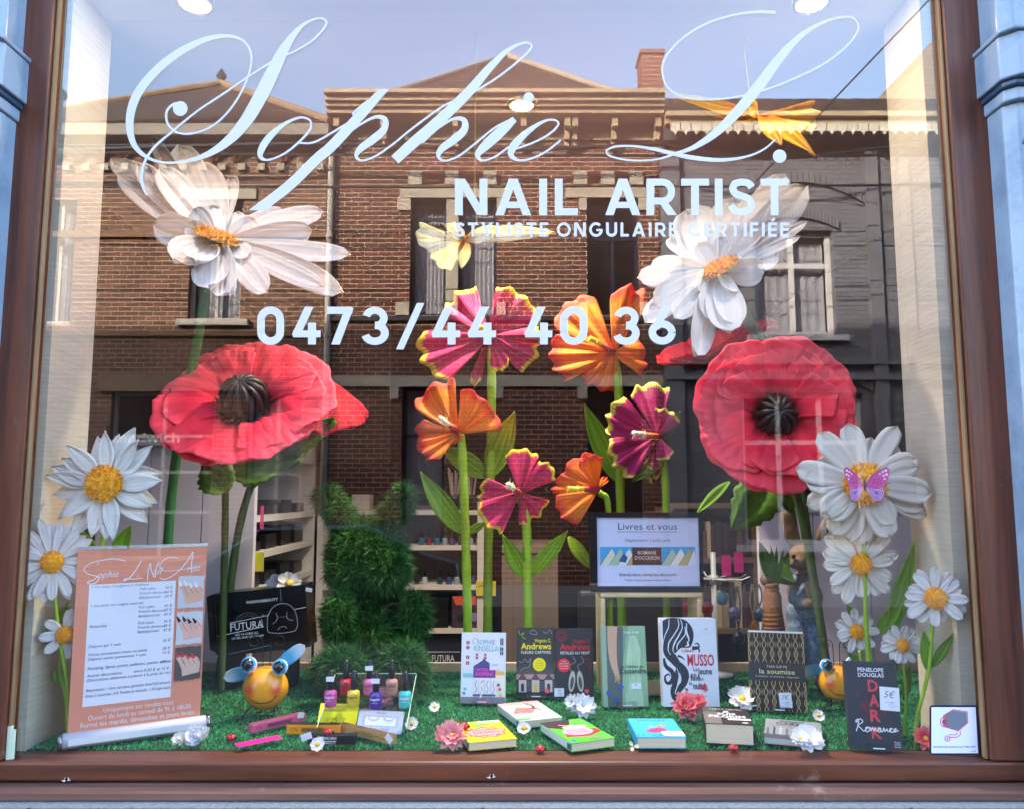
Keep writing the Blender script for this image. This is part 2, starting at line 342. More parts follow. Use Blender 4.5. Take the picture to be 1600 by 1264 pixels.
def spl(p): return [q for q in crom([(x, y) for x, y in p], 5)]
GL = {   # letters as strokes on a cap height of 1: (advance, [(points, width, caps)])
 'I': (.21, [([(.105, 0), (.105, 1)], w_, 0)]),
 'N': (.84, [([(.1, 0), (.1, 1)], w_, 0), ([(.74, 0), (.74, 1)], w_, 0), ([(.14, 1), (.70, 0)], w_, 'h')]),
 'A': (.95, [([(.12, 0), (.47, 1)], w_, 'h'), ([(.83, 0), (.48, 1)], w_, 'h'), ([(.25, .28), (.70, .28)], .17, 0)]),
 'L': (.60, [([(.1, 0), (.1, 1)], w_, 0), ([(.1, .095), (.6, .095)], .19, 0)]),
 'E': (.64, [([(.1, 0), (.1, 1)], w_, 0)]+[([(.1, y), (.62, y)], .18, 0) for y in (.09, .5, .91)]),
 'F': (.62, [([(.1, 0), (.1, 1)], w_, 0)]+[([(.1, y), (.60, y)], .18, 0) for y in (.47, .91)]),
 'T': (.74, [([(.37, 0), (.37, .9)], w_, 0), ([(0, .905), (.74, .905)], .19, 0)]),
 'R': (.76, [([(.1, 0), (.1, 1)], w_, 0), ([(.1, .905), (.4, .905)]+arc(.42, .645, .24, .26, 90, -90)+[(.1, .385)], .19, 0), ([(.40, .42), (.68, 0)], w_, 'h')]),
 'S': (.70, [(spl([(.62, .76), (.53, .87), (.36, .905), (.18, .86), (.12, .72), (.20, .59), (.37, .52), (.54, .44), (.61, .29), (.53, .14), (.35, .095), (.18, .13), (.06, .27)]), .195, 0)]),
 'Y': (.84, [([(.42, 0), (.42, .42)], w_, 0), ([(.42, .36), (.10, 1)], w_, 'h'), ([(.42, .36), (.74, 1)], w_, 'h')]),
 'O': (1.0, [(arc(.5, .5, .405, .42, 0, 360), .19, 0)]),
 'C': (.90, [(arc(.5, .5, .405, .42, 42, 318), .19, 0)]),
 'G': (.98, [(arc(.5, .5, .405, .42, 45, 352), .19, 0), ([(.52, .46), (.97, .46)], .17, 0)]),
 'U': (.80, [([(.1, 1), (.1, .38)]+arc(.4, .38, .3, .285, 180, 360)+[(.7, .38), (.7, 1)], w_, 0)]),
 '0': (.70, [([(.1, .35)]+[(.1, .66)]+arc(.35, .66, .25, .25, 180, 0, 14)+arc(.35, .34, .25, .25, 0, -180, 14)+[(.1, .36)], .2, 0)]),
 '4': (.74, [([(.03, .28), (.74, .28)], .18, 0), ([(.52, 0), (.52, .58)], w_, 0), ([(.11, .25), (.45, 1)], w_, 'h')]),
 '7': (.70, [([(0, .905), (.66, .905)], .19, 0), ([(.585, .97), (.22, 0)], w_, 'h')]),
 '3': (.68, [(arc(.33, .70, .22, .205, 165, -88), .19, 0), (arc(.33, .30, .245, .215, 90, -165), .195, 0)]),
 '6': (.70, [(arc(.35, .32, .25, .225, 0, 360), .195, 0), ([(.16, .40), (.46, 1)], w_, 'h')]),
 '/': (.70, [([(.09, -.13), (.61, 1.1)], .17, 'h')]),
}
def glyph(ch, px0, px1, ytop, ybot, parent=pane):
    acute = ch == 'É'; adv, st = GL['E' if acute else ch]; a = Art(gfn, base=6e-4)
    f = lambda x, y: (px0+(px1-px0)*x/adv, ybot-(ybot-ytop)*y)
    if acute: st = st+[([(.28, 1.08), (.45, 1.3)], .16, 0)]
    for pts, w, cp in st:
        v, fc = ribbon([(x, y, w) for x, y in pts], (cp, cp)); a.put([f(x, y) for x, y in v], [g[::-1] for g in fc][::1], VIN)
    a.mb.f = [g[::-1] for g in a.mb.f]
    return a.build('letter', parent)
def word(t, x0, x1, yt, yb, gap=.16):
    adv = [GL['E' if c == 'É' else c][0] for c in t]; k = (x1-x0)/(sum(adv)+gap*(len(t)-1)); x = x0
    for c, a in zip(t, adv): glyph(c, x, x+a*k, yt, yb); x += (a+gap)*k
word('NAIL', 711, 903, 280, 337, .2); word('ARTIST', 945, 1232, 280, 337, .15)
word('STYLISTE', 711, 857, 348.5, 370.5, .24); word('ONGULAIRE', 870, 1059, 348.5, 370.5, .24); word('CERTIFIÉE', 1075, 1233, 348.5, 370.5, .24)
for c, a, b in (('0', 402, 444), ('4', 456, 501), ('7', 511, 553), ('3', 565, 608), ('4', 674, 719), ('4', 730, 775), ('4', 819, 863), ('0', 875, 918), ('3', 958, 1000), ('6', 1013, 1056)): glyph(c, a, b, 480, 539)
glyph('/', 619, 663, 480, 539)
def vin(name, strokes, discs=()):
    a = Art(gfn, base=6e-4, step=6e-5)
    for pts in strokes:
        cp = (0, 0)
        if isinstance(pts[0], str): cp = (0, 'h') if pts[0] == 'h' else ('h', 'h'); pts = pts[1:]
        v, f = ribbon(crom(pts, 7), cp); a.put(v, f, VIN, 1.2e-6)
    for x, y, r in discs: a.disc(x, y, r, VIN)
    return a.build(name, pane)
c1 = lambda L: [(x/2.857, y/2.857, w/2.857) for x, y, w in L]
c2 = lambda L: [(x/2.857+520, y/2.857, w/2.857) for x, y, w in L]
c3 = lambda L: [(x/2.857+1040, y/2.857, w/2.857) for x, y, w in L]
vin('letter', [c1([(815, 462, 12), (775, 468, 12), (745, 500, 11), (748, 552, 10), (785, 590, 9), (850, 599, 9), (940, 570, 9), (1020, 500, 9), (1085, 400, 9), (1120, 300, 9), (1118, 230, 10), (1080, 180, 12), (1000, 163, 16), (900, 185, 26), (790, 243, 34), (690, 325, 38), (610, 430, 40), (580, 540, 36), (595, 640, 26), (650, 700, 16), (730, 728, 10), (830, 722, 14), (930, 690, 26), (1020, 630, 42), (1100, 540, 56), (1170, 420, 62), (1220, 320, 58), (1265, 230, 46), (1310, 160, 28), (1360, 110, 14), (1420, 85, 9), (1455, 95, 9), (1450, 125, 9), (1400, 180, 9), (1320, 230, 9), (1230, 270, 9), (1110, 345, 9), (1000, 420, 9), (880, 500, 9), (770, 590, 10), (690, 660, 11), (645, 730, 12), (633, 800, 13), (645, 850, 12), (662, 876, 7)])],
    [(281.8, 170.5, 11.5)])
vin('letter', [c1([(1388, 575, 9), (1384, 540, 9), (1340, 527, 10), (1270, 556, 16), (1205, 612, 30), (1167, 670, 30), (1165, 705, 18), (1200, 716, 9), (1270, 688, 9), (1340, 632, 10), (1385, 580, 10), (1388, 555, 9)]), c1([(1330, 640, 8), (1400, 638, 9), (1490, 590, 9), (1600, 520, 9)])+c2([(90, 510, 9), (160, 450, 9), (235, 400, 10)])])
vin('letter', [['hh']+c2([(228, 401, 34), (120, 520, 44), (0, 650, 46)])+c1([(1410, 716, 46), (1290, 832, 46), (1148, 941, 46)]), c1([(1500, 625, 8)])+c2([(40, 620, 9), (120, 560, 9), (190, 525, 14), (232, 535, 24), (228, 580, 32), (180, 625, 36), (125, 665, 30), (105, 700, 16), (130, 719, 9), (190, 700, 9), (270, 645, 9), (350, 580, 9), (450, 505, 9)])])
vin('letter', [c2([(430, 520, 8), (500, 472, 9), (600, 428, 9), (720, 358, 9), (820, 282, 9), (880, 225, 9), (882, 198, 9), (845, 196, 10), (780, 228, 20), (700, 305, 34), (600, 420, 44), (470, 545, 48), (360, 640, 48), (278, 716, 46)]), c2([(400, 640, 8), (470, 575, 10), (540, 533, 13), (586, 540, 24), (585, 585, 34), (535, 630, 36), (485, 668, 30), (472, 702, 16), (500, 720, 9), (560, 700, 9), (640, 640, 9), (720, 575, 9), (800, 533, 9)])])
vin('letter', [c2([(812, 533, 26), (760, 580, 44), (690, 645, 44), (648, 690, 26), (665, 718, 10), (720, 704, 9), (790, 655, 9)])], [(826, 153.5, 8.3)])
vin('letter', [c2([(800, 672, 8), (880, 645, 9), (960, 605, 9), (1006, 560, 9), (990, 538, 9), (940, 545, 12), (870, 590, 26), (815, 645, 36), (795, 690, 26), (825, 717, 11), (880, 712, 9), (950, 680, 9), (1018, 628, 9)])])
vin('letter', [c3([(490, 58, 14), (400, 56, 12), (290, 72, 9), (160, 118, 9), (50, 195, 9), (-10, 280, 9), (-10, 350, 9), (20, 405, 9), (90, 438, 9), (190, 446, 9), (310, 436, 9), (440, 405, 9), (580, 350, 9), (710, 285, 9), (810, 205, 9), (858, 135, 9), (840, 85, 9), (780, 80, 10), (690, 108, 14), (600, 165, 24), (510, 260, 40), (420, 380, 48), (330, 490, 46), (230, 590, 36), (130, 658, 22), (40, 690, 12)])+c2([(1440, 715, 8), (1330, 718, 8), (1245, 702, 8), (1222, 678, 8), (1260, 657, 9), (1350, 656, 10), (1450, 672, 15)])+c3([(30, 688, 18), (130, 708, 20), (250, 717, 16), (360, 702, 10), (440, 668, 8), (488, 626, 7)])], [(1218, 245, 10.5)])
# camera surveillance sticker in the corner of the pane
a = Art(gfn, base=7e-4)
def q4(x0, y0, x1, y1, ins=0): return [(x0+ins, y1-ins), (x1-ins, y1-ins), (x1-ins, y0+ins), (x0+ins, y0+ins)]
a.poly([(1452, 1176), (1455, 1179), (1528, 1179), (1531, 1176), (1527, 1103), (1524, 1101), (1455, 1101), (1452, 1104)], M('1c1c3a', .4)); a.poly([(1455, 1176), (1528, 1176), (1524, 1104), (1455, 1104)], M('dfe4ff', .4))
red = M('d8304a', .5); gry = M('6c7886', .5)
a.poly([(1475, 1134), (1497, 1140), (1511, 1128), (1510, 1112), (1489, 1109), (1475, 1117)], gry)
a.stroke([(1474, 1134), (1497, 1141), (1512, 1128), (1511, 1111), (1489, 1108), (1474, 1117), (1474, 1134)], 1.5, red); a.ring(1475, 1127, 6, 1.4, red, 7.5); a.disc(1475, 1127, 3.4, M('8a5060', .5), 4.5)
a.stroke([(1500, 1141), (1500, 1147), (1495, 1151), (1482, 1151)], 1.4, red); a.stroke([(1495, 1142), (1494, 1147), (1482, 1147)], 1.2, red); a.ring(1480, 1153, 4, 1.3, red); a.disc(1480, 1153, 1.5, red)
GT = lambda x, y, h: gfn(x, -y, h)
b_ = a; b_.fn = GT
b_.text('Surveillance par caméra Loi du 21 Mars 2007', 1491, -1167, 2.6, M('20202c', .5), 'c', 66, bold=.01)
b_.text('privé', 1521, -1173.5, 2.2, M('20202c', .5), 'c', 7)
b_.build('surveillance_sticker', pane, label='white sticker with a red outlined security camera')
# ---- pale blue cast pilasters either side
BLUE = paint_mat('flaking_blue_paint', '8ea2b8', '4c6886', .3, 5.5, .85, .6); BLUED = paint_mat('dark_blue_moulding', '34506e', '182438', .3)
def pilaster(xe, sgn, name, label):
    t = thing(name, label, 'pilaster', (xe, FY, .0)); s = sgn     # shaft runs away from the window
    X = lambda v: s*v
    def col(n, ins, out, z0, z1, dep, m=BLUE, ch=.02):
        # plan polygon, chamfered on the window side; ins = how far it reaches towards the window
        pl = [(X(-ins), .04), (X(-ins), -dep+ch), (X(-ins+ch), -dep), (X(.30), -dep), (X(.30), .04)]
        pl = pl if s > 0 else pl[::-1]; k = len(pl)
        mb = MB().add([(x, y, z0) for x, y in pl]+[(x, y, z1) for x, y in pl], [tuple(range(k-1, -1, -1)), tuple(range(k, 2*k))]+[(i, (i+1) % k, k+(i+1) % k, k+i) for i in range(k)])
        o = mb.build(n, m, t); md = o.modifiers.new('edge', 'BEVEL'); md.width = .0035; md.segments = 2; return o
    z = lambda py: P(0 if sgn < 0 else 1560, py, 1.60).z
    zc = lambda py: z(py+(8 if sgn < 0 else 0))
    col('shaft', 0, 0, .12, zc(142), .075, ch=.022); col('shaft', .004, 0, zc(36), 2.95, .085, ch=.022)
    col('block', .020, 0, zc(112), zc(44), .115, ch=.028); col('moulding', .012, 0, zc(122), zc(112)-.0005, .100, BLUED); col('moulding', .024, 0, zc(44)+.0005, zc(36)-.0005, .122); col('moulding', .006, 0, zc(142)+.0005, zc(122)-.0005, .090)
    mb = MB(); x0, x1 = sorted((X(.035), X(.14)))
    mb.box(x0, x1, -.124, -.1155, zc(88), zc(52)); mb.build('raised_panel', BLUE, t)
    def gem(cx, cz, rx, rz, h=.016):
        mb = MB(); y = -.0755; mb.add([(cx-rx, y, cz), (cx, y, cz-rz), (cx+rx, y, cz), (cx, y, cz+rz), (cx-rx*.6, y-h, cz), (cx, y-h, cz-rz*.6), (cx+rx*.6, y-h, cz), (cx, y-h, cz+rz*.6)],
              [(0, 1, 5, 4), (1, 2, 6, 5), (2, 3, 7, 6), (3, 0, 4, 7), (4, 5, 6, 7)]); mb.build('diamond_boss', BLUE, t)
    gem(X(.085), z(190), .030, .055)
    mb = MB(); cx = X(.036); cz = z(210); mb.add([(cx-.013, -.076, cz), (cx+.013, -.076, cz), (cx, -.076, cz+.026), (cx, -.084, cz+.008)], [(0, 1, 3), (1, 2, 3), (2, 0, 3)]); mb.build('boss', BLUED, t)
    return t
pilaster(OL-.004, -1, 'cast_pilaster', 'blue painted pilaster with a moulded block beside the menu stand side of the window')
pilaster(OR_+.004, 1, 'cast_pilaster', 'blue painted pilaster with diamond relief on the side of the camera sticker')

# ================================================================ ACROSS THE STREET (seen mirrored in the pane)
YF = 12.5; YW = 2*GY-YF                                   # facade plane
fz = lambda py, Y=YF: P(800, py, Y).z
def fx(px, py=400, Y=YF): return P(px, py, Y).x
MORT = M('c0b098', .9, var=.15, scale=3)
BRK = M('66362a', .85, var=.25, scale=2.2, island=.35, name='red_brick'); BRKL = M('765040', .85, var=.2, scale=2.2, island=.3, name='tan_brick'); BRKG = M('74747a', .8, var=.15, scale=2.2, island=.12, name='grey_painted_brick')
STO = M('b4aa98', .85, var=.15, scale=3); DARKW = M('14161c', .3); NAVY = M('20263c', .4)
PANE_OPP = clear_mat('house_window_glass', 2.2); CURT = M('c9c9d2', .8, var=.12, scale=9); PALE = M('c0baae', .6, var=.08)
def brick_wall(par, x0, x1, z0, z1, holes, y, mbrick, mmort, bw=.21, bh=.062, j=.013, z_split=None):
    mb = MB()
    for a, b, c, d in grid_cells(x0, x1, z0, z1, holes): mb.box(a, b, y-.012, y-.005, c, d); mb.box(a, b, y-.3, y-.0125, c, d, 1)
    mb.build('wall', [mmort, mbrick], par)
    m = MB(); nz = int((z1-z0)/(bh+j)); rr = random.Random(3)
    for r in range(nz):
        z = z0+r*(bh+j); off = (r % 2)*.5*(bw+j)
        for c in range(-1, int((x1-x0)/(bw+j))+1):
            a = max(x0, x0+c*(bw+j)+off); b = min(x1, x0+c*(bw+j)+off+bw)
            if b-a < .04: continue
            segs = [(a, b)]
            for h in holes:
                if h[2] < z+bh*.7 and h[3] > z+bh*.3:
                    ns = []
                    for s0, s1 in segs:
                        if h[1] <= s0 or h[0] >= s1: ns.append((s0, s1)); continue
                        if h[0]-s0 > .03: ns.append((s0, h[0]))
                        if s1-h[1] > .03: ns.append((h[1], s1))
                    segs = ns
            for s0, s1 in segs:
                yf = y+rr.uniform(-.003, .003); yb = y-.0045
                vs = [(s0, yb, z), (s1, yb, z), (s1, yb, z+bh), (s0, yb, z+bh), (s0+.003, yf, z+.003), (s1-.003, yf, z+.003), (s1-.003, yf, z+bh-.003), (s0+.003, yf, z+bh-.003)]
                m.add(vs, [(7, 6, 5, 4), (4, 5, 1, 0), (5, 6, 2, 1), (6, 7, 3, 2), (7, 4, 0, 3)])
    o = m.build('brickwork', mbrick, par); o['kind'] = 'stuff'
def part(par, name, b, m, label=None):
    mb = MB(); mb.box(*b); o = mb.build(name, m, par)
    if label: o['label'] = label
    return o
def opp_window(par, x0, x1, z0, z1, fm, bars=(), tr=(), curtain=True, y=YW, dep=.12, fw=.05):
    w = bpy.data.objects.new('window', None); COL.objects.link(w); w.parent = par
    mb = MB(); mb.box(x0, x1, y-dep-.05, y-dep, z0, z0+fw); mb.box(x0, x1, y-dep-.05, y-dep, z1-fw, z1); mb.box(x0, x0+fw, y-dep-.05, y-dep, z0+fw, z1-fw); mb.box(x1-fw, x1, y-dep-.05, y-dep, z0+fw, z1-fw)
    for b in bars: mb.box(b-fw*.5, b+fw*.5, y-dep-.049, y-dep-.001, z0+fw, z1-fw)
    for t in tr: mb.box(x0+fw, x1-fw, y-dep-.048, y-dep-.002, t-fw*.5, t+fw*.5)
    mb.build('frame', fm, w)
    mb = MB(); mb.box(x0+fw, x1-fw, y-dep-.034, y-dep-.030, z0+fw, z1-fw); mb.build('pane', PANE_OPP, w)
    mb = MB(); mb.box(x0-.2, x1+.2, y-.37, y-.303, z0-.2, z1+.2); mb.build('dark_room', DARKW, w)
    if curtain:
        mb = MB(); n = 24; a, b = (x0+fw, x1-fw) if curtain is True else curtain; vs = []; fs = []
        for i in range(n+1):
            x = a+(b-a)*i/n; yy = y-dep-.14+.02*math.sin(i*1.9); vs += [(x, yy, z0), (x, yy, z1)]
        fs = [(2*i+1, 2*i+3, 2*i+2, 2*i) for i in range(n)]; mb.add(vs, fs).build('curtain', CURT, w, True)
    return w
def downpipe(x, z0, z1, m, label):
    mb = MB(); mb.tube([(x, YW+.08, z0), (x, YW+.08, z1)], .05, 10)
    for z in np.arange(z0+.6, z1, 1.6): mb.lathe([(.062, z), (.062, z+.06)], 10, M4=Matrix.Translation((x, YW+.08, 0)))
    o = mb.build('downpipe', m, None, True); tag(o, label, 'drainpipe')
Z0 = .12
# --- left: hipped brick corner house
xa, xb = fx(-250), fx(512, 400)
h1 = thing('brick_house', 'brown brick house with a hipped slate roof, mirrored behind the tilted daisy', 'house', (0, 0, 0), group=None)
zt = fz(226); win1 = (fx(297), fx(378), fz(500), fz(312)); shopw = (fx(186), fx(345), .5, fz(612)); winL = (fx(60), fx(115), fz(505), fz(312))
shopw2 = (fx(395), fx(480), fz(850), fz(610))
brick_wall(h1, fx(-60), xb, Z0, zt, [win1, shopw, winL, shopw2], YW, BRKL, MORT)
opp_window(h1, *win1, PALE, bars=[(win1[0]+win1[1])/2], tr=[fz(375)]); opp_window(h1, *winL, PALE, bars=[(winL[0]+winL[1])/2])
opp_window(h1, *shopw, PALE, bars=[fx(265)], tr=[fz(680), fz(737), fz(800)], curtain=False); opp_window(h1, *shopw2, PALE, tr=[fz(740), fz(812)], bars=[fx(440)], curtain=True)
part(h1, 'lintel', (win1[0]-.2, win1[1]+.2, YW-.02, YW+.03, win1[3], win1[3]+.2), STO); part(h1, 'window_sill', (win1[0]-.15, win1[1]+.15, YW-.02, YW+.08, win1[2]-.1, win1[2]), PALE)
part(h1, 'shop_lintel', (shopw[0]-.2, shopw[1]+.5, YW-.02, YW+.05, shopw[3], shopw[3]+.28), M('8c7460', .85))
part(h1, 'string_course', (fx(-60), xb, YW-.02, YW+.045, fz(526), fz(518)), M('8c6a50', .8)); part(h1, 'string_course', (fx(-60), xb, YW-.02, YW+.045, fz(372), fz(362)), M('8c6a50', .8))
for i in range(15):
    x = fx(50)+i*(xb-fx(50))/15; part(h1, 'corbel', (x+.1, x+.22, YW, YW+.06, fz(268), fz(258)), STO)
mb = MB(); nA = 13
for i in range(nA):
    x = fx(40)+i*(xb-fx(40))/nA; r = (xb-fx(40))/nA*.42; cx = x+r*1.2
    mb.tube([(cx+r*math.cos(PI*k/8), YW+.03, fz(255)+r*math.sin(PI*k/8)) for k in range(9)], .035, 6)
mb.build('brick_arch', BRK, h1)
part(h1, 'gutter', (fx(-60), fx(515), YW-.02, YW+.34, fz(225), fz(208)), M('8a8478', .6))
yE = YW+.3; zE = fz(206); pkx, pky = fx(345, 140, 14.5), 2*GY-14.5; pkz = fz(135, 14.5)
SLATE = M('5c4c40', .75, var=.35, scale=1.5, island=.18)
def slope(par, A, B, C, D, n, m, name='slate_course'):  # courses of slates between lower edge AB and upper edge DC
    mb = MB(); A, B, C, D = map(Vector, (A, B, C, D)); up = (C-B).cross(A-B).normalized(); up = up if up.z > 0 else -up
    for i in range(n):
        a, b = i/n, (i+1.12)/n; p, q = A.lerp(D, a), B.lerp(C, a); r, s = B.lerp(C, min(b, 1)), A.lerp(D, min(b, 1))
        k = max(3, int((q-p).length/.32)); o = (i % 2)*.5
        for c in range(-1, k+1):
            u0, u1 = max(0, (c+o+.03)/k), min(1, (c+o+.97)/k)
            if u1-u0 < .02: continue
            hgt = up*.03; vs = [p.lerp(q, u0)+hgt, p.lerp(q, u1)+hgt, s.lerp(r, u1)+up*.006, s.lerp(r, u0)+up*.006, p.lerp(q, u0), p.lerp(q, u1)]
            mb.add(vs, [(0, 1, 2, 3), (4, 5, 1, 0)])
    base = MB().add([A-up*.01, B-up*.01, C-up*.01, D-up*.01], [(0, 1, 2, 3)]); base.build('roof_deck', M('3a332c', .9), par)
    o = mb.build(name, m, par); o['kind'] = 'stuff'; return o
RL = (fx(-60), yE, zE); RRr = (fx(517), yE, zE); PK = Vector((pkx, pky, pkz)); PL = Vector((fx(-60, 200, 14.5), pky, fz(196, 14.5)))
slope(h1, RL, RRr, PK, PK+Vector((-.02, 0, 0)), 22, SLATE) if False else None
mbx = [Vector(RL), Vector(RRr), PK, Vector((fx(-60, 200, 14.5), pky, pkz-.85))]
slope(h1, mbx[0], mbx[1], mbx[2], mbx[3], 20, SLATE); slope(h1, mbx[1], (mbx[1].x, yE-5, zE), (pkx, pky-.1, pkz), mbx[2], 16, SLATE)
mb = MB(); mb.tube([mbx[1]+Vector((0, 0, .03)), mbx[2]+Vector((0, 0, .06)), mbx[3]+Vector((0, 0, .06))], .07, 8); mb.build('ridge_tile', M('8a7458', .8, var=.3, scale=8), h1)
mb = MB(); mb.lathe([(.10, 0), (.05, .12), (.1, .2), (.02, .34)], 8, M4=Matrix.Translation(mbx[2])); mb.build('finial', M('3a3a3c', .6), h1)
# --- middle: red brick house with stone cornice
h2 = thing('brick_house', 'red brick house with pale stone cornice and bracketed eaves, mirrored behind the script lettering', 'house')
xc, xd = fx(515), fx(1032)
W1 = (fx(641), fx(697), fz(494), fz(311)); W1b = (fx(716), fx(776), fz(494), fz(311)); W2 = (fx(917), fx(998), fz(494), fz(311))
G1 = (fx(632), fx(698), .15, fz(605)); G2 = (fx(915), fx(998), .15, fz(605)); mul = (fx(697), fx(716), fz(494), fz(311))
zc2 = fz(196)
brick_wall(h2, xc+.005, xd-.005, Z0, zc2, [W1, W1b, W2, G1, G2, mul], YW+.02, BRK, MORT)
opp_window(h2, *W1, NAVY, tr=[fz(340)], y=YW+.02); opp_window(h2, *W1b, NAVY, tr=[fz(340)], curtain=True, y=YW+.02)
opp_window(h2, *W2, NAVY, bars=[(W2[0]+W2[1])/2], tr=[fz(372)], curtain=False, y=YW+.02); opp_window(h2, *G1, NAVY, tr=[fz(680)], y=YW+.02); opp_window(h2, *G2, NAVY, bars=[(G2[0]+G2[1])/2], curtain=False, y=YW+.02)
yy = YW+.02
part(h2, 'mullion_stone', (mul[0], mul[1], yy-.15, yy+.01, mul[2], mul[3]), STO)
for (a, b) in ((fx(625), fx(792)), (fx(885), fx(1010))):
    part(h2, 'stone_lintel', (a, b, yy-.05, yy+.04, fz(311), fz(293)), STO)
    for k in (0, .42, .86): part(h2, 'arch_stone', (a+.12+(b-a)*k*.82, a+.12+(b-a)*k*.82+.22, yy-.02, yy+.05, fz(291), fz(270)), STO)
    n = 22; mb = MB()
    for i in range(n):
        x = a+.1+(b-a-.2)*i/n; mb.box(x, x+(b-a-.2)/n*.8, yy-.01, yy+.025, fz(291)+.06*math.sin(PI*i/n), fz(274)+.06*math.sin(PI*i/n))
    mb.build('soldier_brick', BRK, h2)
for (a, b) in ((620, 641), (776, 790), (998, 1012), (905, 917)):
    part(h2, 'quoin_stone', (fx(a), fx(b), yy-.02, yy+.03, fz(330), fz(311)-.003), STO); part(h2, 'quoin_stone', (fx(a), fx(b), yy-.02, yy+.03, fz(494), fz(474)), STO)
part(h2, 'dark_string_course', (xc+.01, xd-.01, yy-.02, yy+.06, fz(503), fz(496)), M('2c2a2c', .7)); part(h2, 'stone_band', (xc+.01, xd-.01, yy-.02, yy+.04, fz(605), fz(588)), STO)
for a in (612, 772, 900, 1000): part(h2, 'impost_block', (fx(a), fx(a+15), yy-.02, yy+.045, fz(624), fz(605)-.004), STO)
CORN = M('b09e80', .7, var=.12, scale=2)
for i, (y0, y1, d) in enumerate(((196, 188, .42), (188, 182, .48), (182, 174, .54), (174, 168, .62))):
    part(h2, 'cornice', (xc-.02-.0*i, xd+.02, YW-.05, YW+d, fz(y0), fz(y1)-.003), CORN)
part(h2, 'frieze', (xc+.01, xd-.01, YW-.02, YW+.06, fz(222), fz(197)), M('9a8870', .8))
for a in (527, 600, 712, 818, 886, 898, 960, 1027):
    mb = MB(); x = fx(a); mb.box(x-.045, x+.045, YW+.061, YW+.34, fz(212), fz(197)); mb.box(x-.04, x+.04, YW+.061, YW+.2, fz(226), fz(212)-.003); mb.box(x-.045, x+.045, YW+.061, YW+.12, fz(238), fz(226)-.003)
    mb.build('bracket', CORN, h2)
A, B = (fx(575, 170), YW+.1, fz(168)+.02), (fx(1000, 170), YW+.1, fz(168)+.02); PKm = Vector((fx(793, 100, 14.8), 2*GY-14.8, fz(92, 14.8)))
slope(h2, A, B, PKm+Vector((.02, 0, 0)), PKm-Vector((.02, 0, 0)), 24, M('5c5048', .75, var=.3, scale=1.5, island=.15))
slope(h2, B, (B[0], B[1]-5.5, B[2]), PKm-Vector((0, .2, 0)), PKm, 14, SLATE); slope(h2, (A[0], A[1]-5.5, A[2]), A, PKm, PKm-Vector((0, .2, 0)), 14, SLATE)
mb = MB(); mb.tube([Vector(A)+Vector((0, 0, .04)), PKm+Vector((0, 0, .05)), Vector(B)+Vector((0, 0, .04))], .055, 8); mb.build('ridge_tile', M('9a907e', .8), h2)
part(h2, 'flat_roof', (xc+.03, xd-.03, YW-5, YW+.3, fz(168)-.08, fz(168)+.005), M('4a4540', .9))
cx0, cx1 = fx(1003, 120, 13.6), fx(1037, 120, 13.6)
ch = thing('chimney', 'square brick chimney standing behind the cornice, mirrored beside the capital letter loop', 'chimney', (0, 2*GY-13.6, 0))
mb = MB(); mb.box(cx0, cx1, -.5, 0, 5.5, fz(84, 13.6)); mb.build('stack', M('7c4c3c', .85, var=.2, scale=6), ch); mb = MB(); mb.box(cx0-.03, cx1+.03, -.53, .03, fz(84, 13.6)+.001, fz(78, 13.6)); mb.build('cap', M('8c6450', .85), ch)
mb = MB()
for z in np.arange(6.5, fz(84, 13.6), .085): mb.box(cx0+.001, cx1-.001, .0005, .003, z, z+.009)
mb.build('mortar_joint', MORT, ch)
mb = MB()
# --- right: grey painted brick house with white valance
h3 = thing('grey_house', 'grey painted brick house with a scalloped white eaves valance, mirrored behind the round poppy', 'house')
xe = fx(1034); xf = fx(1600)
V1 = (fx(1176), fx(1300), fz(526), fz(362)); V2 = (fx(1150), fx(1335), fz(850), fz(615)); V3 = (fx(1500), fx(1560), fz(526), fz(362))
zg = fz(232); brick_wall(h3, xe, xf, Z0, zg, [V1, V2, V3], YW+.05, BRKG, M('6a6a70', .85))
FRM = M('d4d0ce', .5); y3 = YW+.05
opp_window(h3, *V1, FRM, bars=[(V1[0]+V1[1])/2], tr=[fz(415)], curtain=True, y=y3, fw=.08); opp_window(h3, *V2, FRM, bars=[fx(1208), fx(1272)], tr=[fz(690)], curtain=False, y=y3, fw=.07); opp_window(h3, *V3, FRM, y=y3)
part(h3, 'window_sill', (V1[0]-.15, V1[1]+.15, y3-.02, y3+.1, V1[2]-.09, V1[2]-.002), FRM); part(h3, 'window_sill', (V2[0]-.15, V2[1]+.15, y3-.02, y3+.1, V2[2]-.1, V2[2]-.002), FRM)
def archband(x0, x1, zs, rise, m, n=26, th=.16):
    mb = MB(); cx = (x0+x1)/2; hw = (x1-x0)/2; pts = [(x0+(x1-x0)*i/n, zs+rise*(1-((x0+(x1-x0)*i/n-cx)/hw)**2)) for i in range(n+1)]
    for (a, b), (c, d) in zip(pts[:-1], pts[1:]): mb.prism([(a+.008, b), (c-.008, d), (c-.004, d+th), (a+.004, b+th)], y3+.05, y3-.01)
    mb.build('arch_brick', m, h3)
archband(fx(1130), fx(1365), fz(330), .45, BRKG); archband(V1[0]-.1, V1[1]+.1, fz(362)+.005, .2, BRKG); archband(V2[0]-.1, V2[1]+.15, fz(615)+.01, .3, BRKG, 34)
for a, b in ((1034, 1062), (1352, 1372), (1405, 1420)): part(h3, 'brick_pier', (fx(a), fx(b), y3+.001, y3+.09, Z0, fz(240)), BRKG)
part(h3, 'string_course', (xe+.01, xf, y3+.0005, y3+.11, fz(572), fz(566)), BRKG); part(h3, 'string_course', (xe+.01, xf, y3+.0005, y3+.12, fz(596), fz(588)), BRKG)
